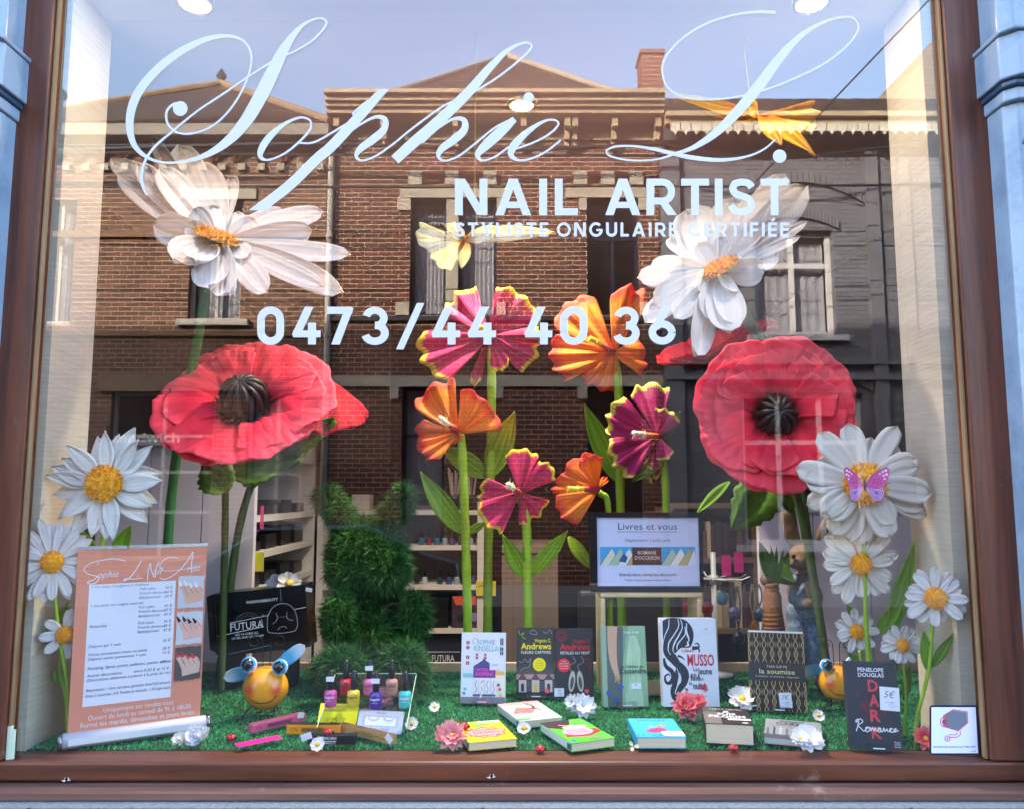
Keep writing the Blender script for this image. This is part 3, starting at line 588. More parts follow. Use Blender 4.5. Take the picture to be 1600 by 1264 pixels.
part(h3, 'gutter', (xe+.02, xf+.1, YW-.02, YW+.52, fz(204), fz(197)), CORN); part(h3, 'gutter', (xe+.03, xf+.1, YW-.02, YW+.44, fz(213), fz(204)-.003), CORN); part(h3, 'soffit', (xe+.02, xf, YW-.02, YW+.3, fz(232)+.003, fz(214)), M('4a4a4c', .8))
x = xe+.1; vb = MB().prism([(0, 0), (.15, 0), (.15, -.13), (.112, -.13), (.075, -.19), (.038, -.13), (0, -.13)], -.02, 0).mesh('valance_board', M('cfcab8', .7))
while x < xf:
    o = link('valance_board', vb, h3, M4=Matrix.Translation((x, YW+.42, fz(212))) @ Matrix.Rotation(PI, 4, 'Z') @ Matrix.Translation((-.15, 0, 0))); x += .165
slope(h3, (xe+.0, YW+.4, fz(197)), (xf+.1, YW+.4, fz(197)), (xf+.1, YW-1.3, fz(155, 13.8)), (xe, YW-1.3, fz(155, 13.8)), 9, M('4c4640', .75, var=.3, scale=1.5, island=.12))
h4 = thing('gabled_house', 'pale house with a stepped shoulder rising above the eaves at the edge of the pane', 'house')
Y4 = 2*GY-14.2; mb = MB(); f4 = lambda a, b: (P(a, b, 14.2).x, P(a, b, 14.2).z)
mb.prism([f4(1391, 260), f4(1388, 158), f4(1396, 132), f4(1422, 130), f4(1424, 110), f4(1422, 100), f4(1436, 92), f4(1452, 68), f4(1462, 60), f4(1600, 60), f4(1600, 260)][::-1], Y4-3, Y4, 0); mb.build('wall', M('8a7a68', .8, var=.1), h4)
downpipe(fx(516), .15, fz(215), M('a8a49a', .5), 'pale grey drainpipe between the two brick houses, mirrored in the pane')
downpipe(fx(1036, 400), .15, fz(225), M('55585c', .5), 'dark grey drainpipe where red brick meets grey brick, mirrored in the pane')
def wire(name, pts, r, label):
    mb = MB(); mb.tube([q for q in crom([tuple(p) for p in pts], 8)], r, 5); tag(mb.build(name, M('0c0c10', .6)), label, 'cable', 'overhead cables across the street')
wire('cable', [(fx(-60), YW+.5, fz(262)), (fx(300), YW+.5, fz(250)), (fx(515), YW+.5, fz(247)), (fx(800), YW+.5, fz(254)), (fx(1030), YW+.5, fz(246))], .035, 'thick black cable under the brackets of the red brick house')
wire('cable', [(fx(1030), YW+.7, fz(256)), (fx(1120), YW+.7, fz(272)), (fx(1230), YW+.7, fz(274)), (fx(1420), YW+.7, fz(252)), (fx(1600), YW+.7, fz(235))], .028, 'sagging black cable in front of the grey house')
for i, (a, b) in enumerate(((282, 290), (292, 300), (350, 346), (352, 356))): wire('cable', [(fx(-60), YW+1.2+i*.2, fz(a)), (fx(600), YW+1.2+i*.2, fz((a+b)/2+5)), (fx(1600), YW+1.2+i*.2, fz(b))], .011, ['thin wire just above the window lintel', 'thin wire across the window lintel', 'thin wire across the upper window panes', 'lowest thin wire across the upper window panes'][i])
wire('cable', [Rf(1452, 0, 9), Rf(1290, 170, 11), Rf(1180, 285, 12.2)], .012, 'diagonal span wire rising towards the sky above the grey house')
# mirrored shop lettering on the glass of the brick house
a = Art(lambda x, y, h: Vector((x, YW-.05+h, y)), base=.002)
v, f, w = textgeo('sandwich', .02); x0, x1 = fx(190), fx(292); a.put([(x0+(x1-x0)*p/w, fz(690)+q/CAPH*.15) for p, q in v], f, M('e8e4da', .5)); a.mb.f = [g for g in a.mb.f]; a.build('lettering', h1)
# parked car on the far side, dimly mirrored over the topiary
def car():
    t = thing('parked_car', 'dark parked hatchback on the far side of the road, dimly mirrored over the grass animal', 'car', (-2.3, -5.7, .0)); t.scale = (.9, 1, .82)
    prof = [(-2.0, .35), (-2.05, .7), (-1.7, .9), (-.95, 1.0), (-.35, 1.42), (.9, 1.46), (1.6, 1.1), (1.95, 1.0), (2.0, .4)]
    mb = MB(); mb.prism([(x, z) for x, z in prof], -.85, .85); o = mb.build('body', M('1c2a30', .2, spec=.6, coat=.6), t); md = o.modifiers.new('edge', 'BEVEL'); md.width = .08; md.segments = 3; md.angle_limit = .3
    for x0, x1, x2, x3 in ((-.8, -.32, .2, .2), (.28, .28, .85, 1.35)):
        mb = MB(); mb.prism([(x0, 1.0), (x3, 1.0), (x2, 1.38), (x1, 1.38)], .862, .852); mb.build('side_window', M('0a0c10', .05, spec=.8), t)
    for x in (-1.3, 1.25):
        for y in (.72, -.88):
            mb = MB(); mb.lathe([(.30, 0), (.31, .04), (.31, .12), (.30, .16)], 20, M4=Matrix.Translation((x, y, .32)) @ Matrix.Rotation(-PI/2, 4, 'X')); w = mb.build('wheel', M('0c0c0c', .8), t)
            mb = MB(); mb.lathe([(.19, .0), (.16, .02)], 14, M4=Matrix.Translation((x, y+(.162 if y > 0 else -.022), .32)) @ Matrix.Rotation(-PI/2, 4, 'X')); mb.build('rim', M('2c2e32', .4, metal=.5), w)
car()
# ================================================================ INSIDE THE SHOP
WLX, WRX, YR, ZC = -1.054, .978, 1.985, 2.72
def wallpaper():
    m, nt, b, out = newmat('woven_wallpaper'); N = nt.nodes.new; L = nt.links.new
    tc = N('ShaderNodeTexCoord'); mp = N('ShaderNodeMapping'); mp.inputs['Scale'].default_value = (9, 9, 190); L(tc.outputs['Object'], mp.inputs[0])
    nz = N('ShaderNodeTexNoise'); nz.inputs['Scale'].default_value = 1; nz.inputs['Detail'].default_value = 4; L(mp.outputs[0], nz.inputs['Vector'])
    bp = N('ShaderNodeBump'); bp.inputs['Strength'].default_value = .35; bp.inputs['Distance'].default_value = .0015; L(nz.outputs['Fac'], bp.inputs['Height']); L(bp.outputs[0], b.inputs['Normal'])
    cr = N('ShaderNodeValToRGB'); cr.color_ramp.elements[0].position = .3; cr.color_ramp.elements[0].color = lin('c0b8a6'); cr.color_ramp.elements[1].position = .7; cr.color_ramp.elements[1].color = lin('cfc6b4')
    L(nz.outputs['Fac'], cr.inputs[0]); L(cr.outputs[0], b.inputs['Base Color']); b.inputs['Roughness'].default_value = .85; return m
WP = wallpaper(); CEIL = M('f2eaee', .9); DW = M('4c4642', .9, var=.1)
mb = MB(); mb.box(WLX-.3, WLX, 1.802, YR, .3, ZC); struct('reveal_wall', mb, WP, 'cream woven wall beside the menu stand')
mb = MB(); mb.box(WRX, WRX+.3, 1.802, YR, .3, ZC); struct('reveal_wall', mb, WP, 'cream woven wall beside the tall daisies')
mb = MB(); mb.box(-2.2, 2.2, 1.955, 5.9, ZC+.001, ZC+.1); mb.box(XL-.05, XR+.05, 1.802, 1.954, ZC+.001, ZC+.1); struct('ceiling', mb, CEIL)
mb = MB(); mb.box(-2.2, 2.2, 1.955, 5.9, .1, .2); struct('floor', mb, M('6a5a4c', .6, var=.2, scale=4))
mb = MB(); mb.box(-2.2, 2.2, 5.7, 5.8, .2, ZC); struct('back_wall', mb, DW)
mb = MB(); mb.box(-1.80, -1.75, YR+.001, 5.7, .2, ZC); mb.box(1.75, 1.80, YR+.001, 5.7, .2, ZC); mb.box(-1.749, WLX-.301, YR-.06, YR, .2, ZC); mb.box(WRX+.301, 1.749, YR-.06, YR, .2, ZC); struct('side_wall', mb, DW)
# display platform and turf
YB = G(800, 1046).y
mb = MB(); mb.box(WLX+.001, WRX-.001, 1.806, YR, .3, TURF-.006); mb.box(-1.5, 1.5, YR+.0005, YB, .3, TURF-.006); struct('display_platform', mb, M('12321c', .95))
mb = MB(); mb.box(-1.5, 1.5, YB+.001, YB+.02, .3, TURF+.02); struct('platform_board', mb, M('c9b496', .6, var=.15, scale=12))
def blades(name, pts, nrm, ln, wd, m, par=None, seed=1, lean=.5, label=None, cat=None):
    r = np.random.default_rng(seed); n = len(pts); rnd = r.normal(size=(n, 3)); d = nrm+rnd*lean; d /= np.linalg.norm(d, axis=1)[:, None]
    sd_ = np.cross(d, r.normal(size=(n, 3))); sd_ /= np.linalg.norm(sd_, axis=1)[:, None]+1e-9
    L_ = ln*(.6+.8*r.random(n))[:, None]; w = wd*(.7+.6*r.random(n))[:, None]
    bend = r.normal(size=(n, 3))*.25; bend[:, 2] -= .12
    mid = pts+d*L_*.55; tip = pts+d*L_+bend*L_
    V = np.stack([pts-sd_*w, pts+sd_*w, mid+sd_*w*.8, mid-sd_*w*.8, tip], 1).reshape(-1, 3).astype(np.float32)
    base = np.arange(n)*5; F3 = np.stack([base+3, base+2, base+4], 1); F4 = np.stack([base, base+1, base+2, base+3], 1)
    me = bpy.data.meshes.new(name); me.vertices.add(len(V)); me.vertices.foreach_set('co', V.ravel())
    loops = np.concatenate([F4.ravel(), F3.ravel()]).astype(np.int32); me.loops.add(len(loops)); me.loops.foreach_set('vertex_index', loops)
    me.polygons.add(2*n); me.polygons.foreach_set('loop_start', np.concatenate([np.arange(n)*4, 4*n+np.arange(n)*3]).astype(np.int32)); me.update(); me.validate()
    me.materials.append(m); o = link(name, me, par, label, cat); o['kind'] = 'stuff'; return o
nT = 150000; xs = RNG.uniform(-1.45, 1.45, nT); ys = RNG.uniform(1.808, YB, nT); keep = (ys > YR) | ((xs > WLX+.004) & (xs < WRX-.004))
pt = np.stack([xs, ys, np.full(nT, TURF-.007)], 1)[keep]
blades('artificial_turf', pt, np.tile([0, 0, 1.], (len(pt), 1)), .0085, .0010, M('42a866', .6, island=.5, transl=.15, name='turf'), seed=3, lean=.75, label='short bright green artificial turf covering the display floor', cat='turf')
# ---- ceiling downlights
for k, (px, py, lb) in enumerate(((305, 4, 'lit downlight above the tilted daisy on the menu stand side'), (815, 163, 'lit downlight deepest in the shop, beside the dot of the script lettering'), (1268, 3, 'lit downlight above the yellow lily and the capital letter'))):
    d = ray(px, py); p = Vector((0, 0, EYE))+d*((ZC-EYE)/d.z); t = thing('ceiling_downlight', lb, 'ceiling light', (p.x, p.y, ZC), group='ceiling downlights')
    mb = MB(); n = 28; ro, ri = .046, .034
    vs = [(r*math.cos(2*PI*i/n), r*math.sin(2*PI*i/n), z) for r, z in ((ro, 0), (ro, -.006), (ri, -.008), (ri, 0)) for i in range(n)]
    mb.add(vs, [(a*n+i, a*n+(i+1) % n, (a+1)*n+(i+1) % n, (a+1)*n+i) for a in range(3) for i in range(n)]); mb.build('ring', M('e8e2d8', .3, metal=.3), t, True)
    mb = MB(); mb.lathe([(.033, -.004), (.03, -.009), (.018, -.011)], 20); mb.build('lamp', M('ffd9a0', .5, emit=14), t, True)
    l = bpy.data.lights.new('downlight_beam', 'SPOT'); l.energy = 1.0 if k != 1 else 24; l.color = (1, .84, .64); l.spot_size = R_(115); l.spot_blend = .8; l.shadow_soft_size = .03
    lo = bpy.data.objects.new('downlight_beam', l); COL.objects.link(lo); lo.parent = t; lo.location = (0, 0, -.02)
# ---- back of the shop
SHW = M('dcd9d4', .6, var=.06)
zs = lambda py, Y: P(0, py, Y).z
sx0, sx1, sY = P(504, 900, 3.7).x, P(756, 900, 3.7).x, 3.7
us = thing('shelf_unit', 'white shelf unit of nail polish bottles behind the grass animal', 'shelf', (0, sY, .2))
def ub(n, b, m=SHW, par=None): mb = MB(); mb.box(b[0], b[1], b[2]-sY, b[3]-sY, b[4]-.2, b[5]-.2); return mb.build(n, m, par or us)
ub('side_panel', (sx0-.03, sx0, sY, sY+.3, .2, zs(790, sY)+.02)); ub('side_panel', (sx1-.03, sx1, sY, sY+.3, .2, zs(790, sY)+.02)); ub('back_panel', (sx0, sx1-.03, sY+.28, sY+.3, .2, zs(790, sY)), M('77706a', .8))
SH = [zs(y, sY) for y in (797, 852, 914, 982, 1050)]
for z in SH: ub('shelf', (sx0+.001, sx1-.031, sY, sY+.279, z-.02, z))
def polish_meshes(col, cap='101014'):
    b = MB(); b.lathe([(.0125, 0), (.0135, .003), (.0135, .026), (.0125, .031), (.006, .034), (.006, .038)], 14)
    c = MB(); c.lathe([(.0068, .0), (.0072, .004), (.0062, .036), (.0045, .039)], 12)
    return b.mesh('bottle', M(col, .12, spec=.6, coat=.6), True), c.mesh('cap', M(cap, .3), True)
PCOL = [('26334e', 'navy'), ('7a1f2c', 'dark red'), ('2f6f9a', 'blue'), ('8fa0b4', 'pearly grey'), ('3c4a78', 'indigo'), ('b8bcc8', 'silver'), ('20454a', 'dark teal'), ('2a2030', 'plum'), ('c8b8b0', 'beige'), ('101418', 'black')]
PM = [polish_meshes(c) for c, _ in PCOL]
ordw = ['first', 'second', 'third', 'fourth', 'fifth', 'sixth', 'seventh', 'eighth', 'ninth', 'tenth', 'eleventh', 'twelfth']
for si, (z, row) in enumerate(((SH[1], [(659, 2), (670, 1), (683, 2), (695, 3), (706, 4), (735, 3), (748, 8), (720, 6)]), (SH[2], [(652, 7), (664, 5), (688, 6), (702, 4), (714, 3), (738, 4), (749, 0), (724, 9)]), (SH[0], [(700, 9), (712, 9), (724, 9), (736, 9), (748, 9)]))):
    row = sorted(row)
    for i, (px, ci) in enumerate(row):
        p = P(px, 850, sY+.05); t = thing('nail_polish', '%s nail polish bottle, %s along the %s shelf behind the grass animal' % (PCOL[ci][1], ordw[i], ('upper', 'middle', 'top')[si]), 'nail polish', (p.x, sY+.05, z), group='nail polish on the back shelves')
        s_ = 1 if si < 2 else .6; t.scale = (s_,)*3
        link('bottle', PM[ci][0], t); link('cap', PM[ci][1], t, M4=Matrix.Translation((0, 0, .034)))
def plainbox(name, label, cat, p0, p1, m, group=None, art=None):
    t = thing(name, label, cat, ((p0[0]+p1[0])/2, p0[1], p0[2]), group=group); hw = (p1[0]-p0[0])/2
    mb = MB(); mb.box(-hw, hw, 0, p1[1]-p0[1], 0, p1[2]-p0[2]); o = mb.build('box_body', m, t); md = o.modifiers.new('edge', 'BEVEL'); md.width = .002
    if art: a = Art(); art(a, 2*hw, p1[2]-p0[2]); a.build('print', t)
    return t
for px0, px1, sh, py, lb in ((668, 700, 3, 935, 'small black product box on the lower shelf'), (560, 640, 4, 990, 'black carton mostly behind the grass animal')):
    plainbox('product_box', lb, 'box', (P(px0, 900, sY).x, sY+.02, SH[sh]+.0005), (P(px1, 900, sY).x, sY+.2, P(0, py, sY).z), M('141316', .4))
def futsmall(a, w, h):
    a.rect(-w*.45, h*.5, w*.45, h*.515, WHITE); a.text('FUTURA', -w*.3, h*.26, h*.17, WHITE, 'l', w*.6); a.rect(-w*.45, h*.2, w*.45, h*.215, WHITE); a.text('LED 3.0 CURES ALL', -w*.25, h*.08, h*.06, WHITE, 'l', w*.5)
plainbox('lamp_carton', 'large black carton with a white word on the lowest shelf', 'box', (P(664, 900, sY).x, sY+.02, SH[4]+.0005), (P(722, 900, sY).x, sY+.25, P(0, 990, sY).z), M('121215', .4), art=futsmall)
plainbox('gift_pouch', 'clear gift pouch with a red shiny top on the lower shelf', 'pouch', (P(706, 900, sY).x, sY+.02, SH[3]+.0005), (P(754, 900, sY).x, sY+.1, P(0, 932, sY).z), M('4a3c48', .3, var=.4, scale=60), art=lambda a, w, h: (a.poly([(-w/2, h), (-w*.36, h*.72), (w*.36, h*.74), (w/2, h)], M('e8583a', .3)), a.disc(-w*.2, h*.3, w*.13, M('20242c', .5)), a.disc(w*.22, h*.35, w*.14, M('8a86b8', .4))))
t = plainbox('price_card', 'small yellow handwritten card hanging on the shelf edge', 'card', (P(744, 900, sY).x, sY-.012, P(0, 930, sY).z), (P(775, 900, sY).x, sY-.010, P(0, 907, sY).z), M('d8cc20', .6), art=lambda a, w, h: a.stroke([(-w*.4, h*.6), (-w*.2, h*.7), (0, h*.55), (w*.2, h*.7), (w*.4, h*.6)], .003, INK, 4))
# brush tumbler and tray above
def tumbler(x, Y, z, n, lab):
    t = thing('brush_tumbler', lab, 'brush holder', (x, Y, z)); mb = MB(); mb.lathe([(.03, 0), (.032, .05), (.034, .07)], 14); mb.build('cup', M('3a3c44', .3), t, True)
    for i in range(n):
        a = random.uniform(0, 6.28); mb = MB(); mb.tube([(.012*math.cos(a), .012*math.sin(a), .05), (.032*math.cos(a), .032*math.sin(a), .17+random.uniform(0, .03))], .004, 6); mb.build('brush', M(random.choice(['cfc6bc', 'b9b2ac', 'e0dcd6', '8a8078']), .4), t)
tumbler(P(709, 800, sY+.05).x, sY+.08, SH[0]+.0005, 9, 'tumbler full of pale brushes beside the orange hibiscus stem'); tumbler(P(735, 800, sY+.05).x, sY+.10, SH[0]+.0005, 8, 'tumbler of pale brushes nearest the shelf end')
plainbox('white_tray', 'white tray of pink files standing between the ears of the grass animal', 'tray', (P(548, 800, sY).x, sY+.02, SH[0]+.0005), (P(576, 800, sY).x, sY+.12, zs(772, sY)), M('c8c4c0', .5))
# side shelving along the left
LX = -.90
ss = thing('side_shelving', 'pale shelving seen in steep perspective behind the black lamp carton', 'shelf', (LX, 2.8, .2))
def sb(n, b, m=SHW): mb = MB(); mb.box(b[0]-LX, b[1]-LX, b[2]-2.8, b[3]-2.8, b[4]-.2, b[5]-.2); return mb.build(n, m, ss)
sb('upright', (LX-.32, LX, 3.66, 3.69, .2, 1.75)); sb('upright', (LX-.32, LX-.0, 2.78, 2.80, .2, 1.66))
sb('back_panel', (LX-.34, LX-.321, 2.8, 3.69, .2, 1.75), M('a8a096', .8))
for k, z in enumerate((1.66, 1.425, 1.295, 1.165, 1.0)): sb('shelf', (LX-.32, LX-.001, 2.801, 3.659, z-.022, z))
rr = random.Random(4)
for k, z in enumerate((1.425, 1.295, 1.165)):
    for j in range(4):
        y = 2.86+j*.2; h = rr.uniform(.03, .09); plainbox('cosmetics_box', 'dark cosmetics box, %s back on the %s side shelf' % (ordw[j], ('upper', 'middle', 'lower')[k]), 'box', (LX-.2, y, z+.0005), (LX-.03, y+.14, z+h), M(['121214', '1a1a1e', '0e0e10', '242226'][j], .35), 'dark boxes on the side shelving')
for px0, px1, Y, y0, y1, c, lb in ((408, 413, 2.78, 790, 826, 'd8327a', 'pink tag hanging on the side shelving'), (400, 413, 2.775, 862, 892, 'c8c83a', 'yellow tag hanging on the side shelving')):
    mb = MB(); mb.box(P(px0, y0, Y).x, P(px1, y0, Y).x, Y-.004, Y-.001, zs(y1, Y), zs(y0, Y)); tag(mb.build('price_tag', M(c, .6)), lb, 'price tag')
# white partition and lilac screen
def screen(name, label, x0, x1, y0, y1, Y, c, lines=0):
    a, b = P(x0, 800, Y).x, P(x1, 800, Y).x; t = thing(name, label, 'panel', ((a+b)/2, Y, .2)); w = (b-a)/2; n = 3
    for i in range(n):
        u0 = -w+2*w*i/n+.002; mb = MB(); mb.box(u0, u0+2*w/n-.004, 0, .03, 0, P(0, y0, Y).z-.2); o = mb.build('panel', M(c, .7), t)
    mb = MB(); mb.box(-w, w, -.012, .04, P(0, y0, Y).z-.2+.001, P(0, y0, Y).z-.18); mb.build('rail', M(c, .6), t); return t
screen('white_partition', 'pale lilac-white partition behind the green daisy stem', 150, 398, 696, 1100, 2.74, 'd6d2de')
screen('white_screen', 'pale lilac screen behind the plush rabbit', 1184, 1440, 800, 1100, 2.72, 'd2cce0')
# cabinet side, desk and dark seat, bookcase
mb = MB(); t = thing('filing_cabinet', 'plain grey-brown cabinet seen between the flower stems', 'cabinet', (P(828, 900, 3.2).x, 3.2, .2)); w = P(872, 900, 3.2).x-P(828, 900, 3.2).x
zc_ = P(0, 853, 3.2).z-.2; mb.box(-w, w, 0, .5, 0, zc_); mb.build('carcass', M('6a5f58', .5, var=.05), t); mb = MB(); mb.box(-w*.6, -w*.59, -.003, -.0005, 0, zc_-.02); mb.box(-w, w, -.004, -.0005, zc_-.03, zc_-.026); mb.build('door_edge', M('2a2624', .6), t)
t = thing('bookcase', 'dark slatted bookcase behind the jewellery stand', 'bookcase', (P(1120, 900, 3.3).x, 3.3, .2)); a0, a1 = P(1046, 900, 3.3).x-P(1120, 900, 3.3).x, P(1186, 900, 3.3).x-P(1120, 900, 3.3).x
zt_ = P(0, 786, 3.3).z-.2
for z in (zt_, zt_-.22, zt_-.5, .1): mb = MB(); mb.box(a0, a1, 0, .3, z-.02, z); mb.build('shelf', M('6a5a4a', .6), t)
rr = random.Random(9)
for z, zz in ((zt_-.219, zt_-.06), (zt_-.499, zt_-.28)):
    x = a0+.01; k = 0
    while x < a1-.02:
        w = rr.uniform(.012, .03); mb = MB(); mb.box(x, x+w, .02, .18, z, z+rr.uniform(.6, .95)*(zz-z)); mb.build('book_spine', M(rr.choice(['5a4a3e', '2c2a30', '8a7c6c', '3c3438', 'a89a88', '4a3038']), .6), t); x += w+.003
for x in (a0, a1-.02): mb = MB(); mb.box(x, x+.02, -.001, .301, 0, zt_+.002); mb.build('side_panel', M('6a5a4a', .6), t)
t = thing('office_chair', 'black cushioned chair in the dark behind the wooden box frame', 'chair', (P(985, 950, 3.0).x, 3.0, .2))
for nm, b in (('backrest', (-.19, .19, .0, .07, .62, .95)), ('seat', (-.24, .24, -.4, .05, .42, .52)), ('post', (-.03, .03, -.2, -.14, .06, .42)), ('foot', (-.25, .25, -.2, -.14, 0, .06))):
    mb = MB(); mb.box(*b); o = mb.build(nm, M('1c1c20', .5, var=.2), t); md = o.modifiers.new('soft', 'BEVEL'); md.width = .02; md.segments = 3
# black script on the dark wall deep in the shop
zz = lambda x, y, h: P(x, y, 3.6)+Vector((0, -h, 0))
wp = thing('lettered_glass_sheet', 'dark sheet with slanted black script behind the poppy on the menu stand side', 'wall sign', (0, 3.6, 1.5)); a = Art(lambda x, y, h: P(x, y, 3.6)-Vector((0, 3.6, 1.5))+Vector((0, -h-.004, 0)))
BI = M('050506', .4); a.fn2 = a.fn
for st in ([(540, 512), (528, 530), (520, 548), (516, 556)], [(524, 540), (530, 545), (526, 556), (532, 558), (538, 548), (535, 558), (542, 556)], [(553, 508), (549, 520), (553, 538), (560, 545)], [(566, 528), (560, 545), (552, 562), (546, 560), (548, 554), (558, 566), (564, 568)], [(546, 668), (552, 652), (549, 668), (556, 650), (553, 668), (561, 650), (558, 670), (570, 648), (566, 670)]):
    a.stroke([(x, y, 1.9) for x, y in st], 1.9, BI, 5)
a.build('lettering', wp)
mb = MB(); v = [P(x, y, 3.6)-Vector((0, 3.6, 1.5)) for x, y in ((500, 720), (610, 720), (610, 490), (500, 490))]; mb.add(v+[q+Vector((0, .01, 0)) for q in v], [(0, 1, 2, 3), (7, 6, 5, 4), (0, 4, 5, 1), (1, 5, 6, 2), (2, 6, 7, 3), (3, 7, 4, 0)]); mb.build('sheet', M('2c2826', .4), wp)
mb = MB(); mb.tube([P(515, 490, 3.6)-Vector((0, 3.598, 1.5)), P(515, 490, 3.6)*1-Vector((0, 3.598, 1.5))+Vector((0, 0, .35))], .002, 5); mb.build('wire', M('222222'), wp)
# ================================================================ FLOWERS
def petal_mb(L, W, kind='daisy', cup=.1, curl=.0, rip=0., nu=8, nv=12, seed=0, ridge=.0, k=3, nose=0.):
    r = random.Random(seed); mb = MB(); mb.uv = []; ph, ph2, fr_ = r.uniform(0, 6), r.uniform(0, 6), r.uniform(1.6, 2.6); tw = r.uniform(-.15, .15)
    for j in range(nv+1):
        v = j/nv
        for i in range(nu+1):
            u = i/nu; s = 2*u-1; LL = L
            if kind == 'daisy': p = (.34+.66*math.sin(min(1, v/.6)*PI/2)) if v < .6 else max(0, 1-((v-.6)/.4)**2.6)**.5
            elif kind == 'point': p = (.25+.75*math.sin(min(1, v/.45)*PI/2)) if v < .45 else max(0, 1-((v-.45)/.55)**1.7)
            elif kind == 'leaf': p = math.sin(PI*min(1, v*.97+.03)**.85)**.9 if v < .98 else 0
            elif kind == 'fan': p = .07+.93*min(1, v/.92)**1.05; LL = L*(1-.16*s*s+.035*math.sin(fr_*4*s+ph)+.02*math.sin(11*s+ph2))
            elif kind == 'lobed': p = math.sin(PI*(v*.93+.05)**.8)*(1+.10*math.sin(v*38)); LL = L
            x = s*W/2*p; y = LL*v
            z = cup*W*(s*s)*(.4+.6*v)+curl*L*v*v+rip*W*v*math.sin(fr_*PI*s+ph)*.5+rip*W*.4*math.sin(v*5+ph2)*s
            if kind == 'fan': z += rip*W*.22*v*v*math.sin(9*s+ph2)
            if ridge: z += ridge*W*math.cos(k*PI*s)*math.sin(PI*min(1, v*1.05))*.5
            if nose: z -= abs(s)*nose*W
            x += tw*L*v*v*.5
            mb.v.append((x, y, z)); mb.uv.append((u, v))
    for j in range(nv):
        for i in range(nu): a = j*(nu+1)+i; mb.f.append((a, a+1, a+nu+2, a+nu+1)); mb.m.append(0)
    return mb
def pframe(base, tip, nrm):
    y = (tip-base).normalized(); z = Vector(nrm); z = (z-y*z.dot(y)).normalized(); x = y.cross(z); m = Matrix((x, y, z)).transposed().to_4x4(); m.translation = base; return m
PW = petal_mat('white_cloth_petal', 'f0f0ec', root='d8d6b8', root_at=.0, root_soft=.2, streak=.12, nz_u=9, nz_v=1, transl=.3, bump=.6)
PWB = petal_mat('white_foam_petal', 'f0efef', streak=.05, nz_u=11, nz_v=.8, transl=.35, bump=.45)
PCR = petal_mat('cream_aged_petal', 'ebe6dc', tip='d8bf98', tip_at=1.0, edge=.03, soft=.1, streak=.12, nz_u=6, nz_v=1, transl=.3, bump=.8)
PMG = petal_mat('magenta_crepe', 'd02e66', tip='e6c93a', tip_at=.915, edge=.035, soft=.02, root='7a1038', root_at=.0, root_soft=.25, streak=.28, nz_u=30, nz_v=.7, transl=.35, bump=1)
PMG2 = petal_mat('purple_crepe', 'b82a74', tip='d8d268', tip_at=.90, edge=.035, soft=.02, streak=.28, nz_u=30, nz_v=.7, transl=.35, bump=1)
POR = petal_mat('orange_crepe', 'fa8a28', tip='e0483a', tip_at=.86, edge=.07, soft=.09, root='d84a20', root_at=0., root_soft=.2, streak=.28, nz_u=30, nz_v=.7, transl=.35, bump=1)
PYL = petal_mat('pale_yellow_crepe', 'f6f0cc', root='eeb41e', root_at=.05, root_soft=.35, streak=.2, nz_u=14, nz_v=1, transl=.45, bump=1)
PYO = petal_mat('golden_crepe', 'f2bc3a', tip='f6e2a0', tip_at=.9, soft=.25, root='f09a10', root_at=.1, root_soft=.4, streak=.2, nz_u=14, nz_v=1, transl=.45, bump=1)
LFG = petal_mat('green_paper_leaf', '8cc02a', tip='bcd838', tip_at=1.05, soft=.25, streak=.4, nz_u=16, nz_v=1.0, transl=.35, bump=1)
LFD = petal_mat('dark_cloth_leaf', '4e7a1c', streak=.3, nz_u=6, nz_v=5, transl=.25, bump=.8)
LFY = petal_mat('yellow_green_leaf', '8fb41e', tip='e0cc20', tip_at=.6, edge=.1, soft=.2, streak=.4, nz_u=9, nz_v=1, transl=.35, bump=1)
YC = M('f2b01c', .9, var=.2, scale=140, island=.3); STG = M('8cb420', .7, var=.15, scale=30, bump=.4, bscale=200); STD = M('2c6a34', .6, var=.2, scale=30); STB = M('3e5220', .7, var=.2, scale=30)
def shell_solid(o, th=.0008): md = o.modifiers.new('thickness', 'SOLIDIFY'); md.thickness = th; md.offset = 0
def add_petal(par, O, base, tip, w, nrm, mat, **kw):
    nm = kw.pop('name', 'petal'); o = petal_mb((tip-base).length, w, **kw).build(nm, mat, par, True); m = pframe(base, tip, nrm); m.translation = base-O; o.matrix_local = m; shell_solid(o); return o
def disc_centre(par, R, mat4, seed=0, hgt=.45, n=420, fuzz=True):
    mb = MB(); mb.lathe([(R*math.cos(a), R*hgt*math.sin(a)) for a in [i*PI/2/7 for i in range(8)]][:-1]+[(.001, R*hgt)], 22, M4=mat4); o = mb.build('flower_centre', YC, par, True)
    if fuzz:
        r = np.random.default_rng(seed); q = np.sqrt(r.random(n)); a = r.random(n)*2*PI; th = q*1.35; X = np.stack([R*np.sin(th)*np.cos(a), R*np.sin(th)*np.sin(a), R*hgt*np.cos(th)], 1)
        m = np.array(mat4); X = X@m[:3, :3].T+m[:3, 3]; Nn = np.stack([np.sin(th)*np.cos(a), np.sin(th)*np.sin(a), np.cos(th)], 1)@m[:3, :3].T
        blades('floret', X, Nn, R*.17, R*.05, YC, o, seed, .3)
def to_turf(pts, Ys):            # stem points in pixels, closed off down to the turf
    w = [P(x, y, Y) for (x, y), Y in zip(pts, Ys)]; 
    return w
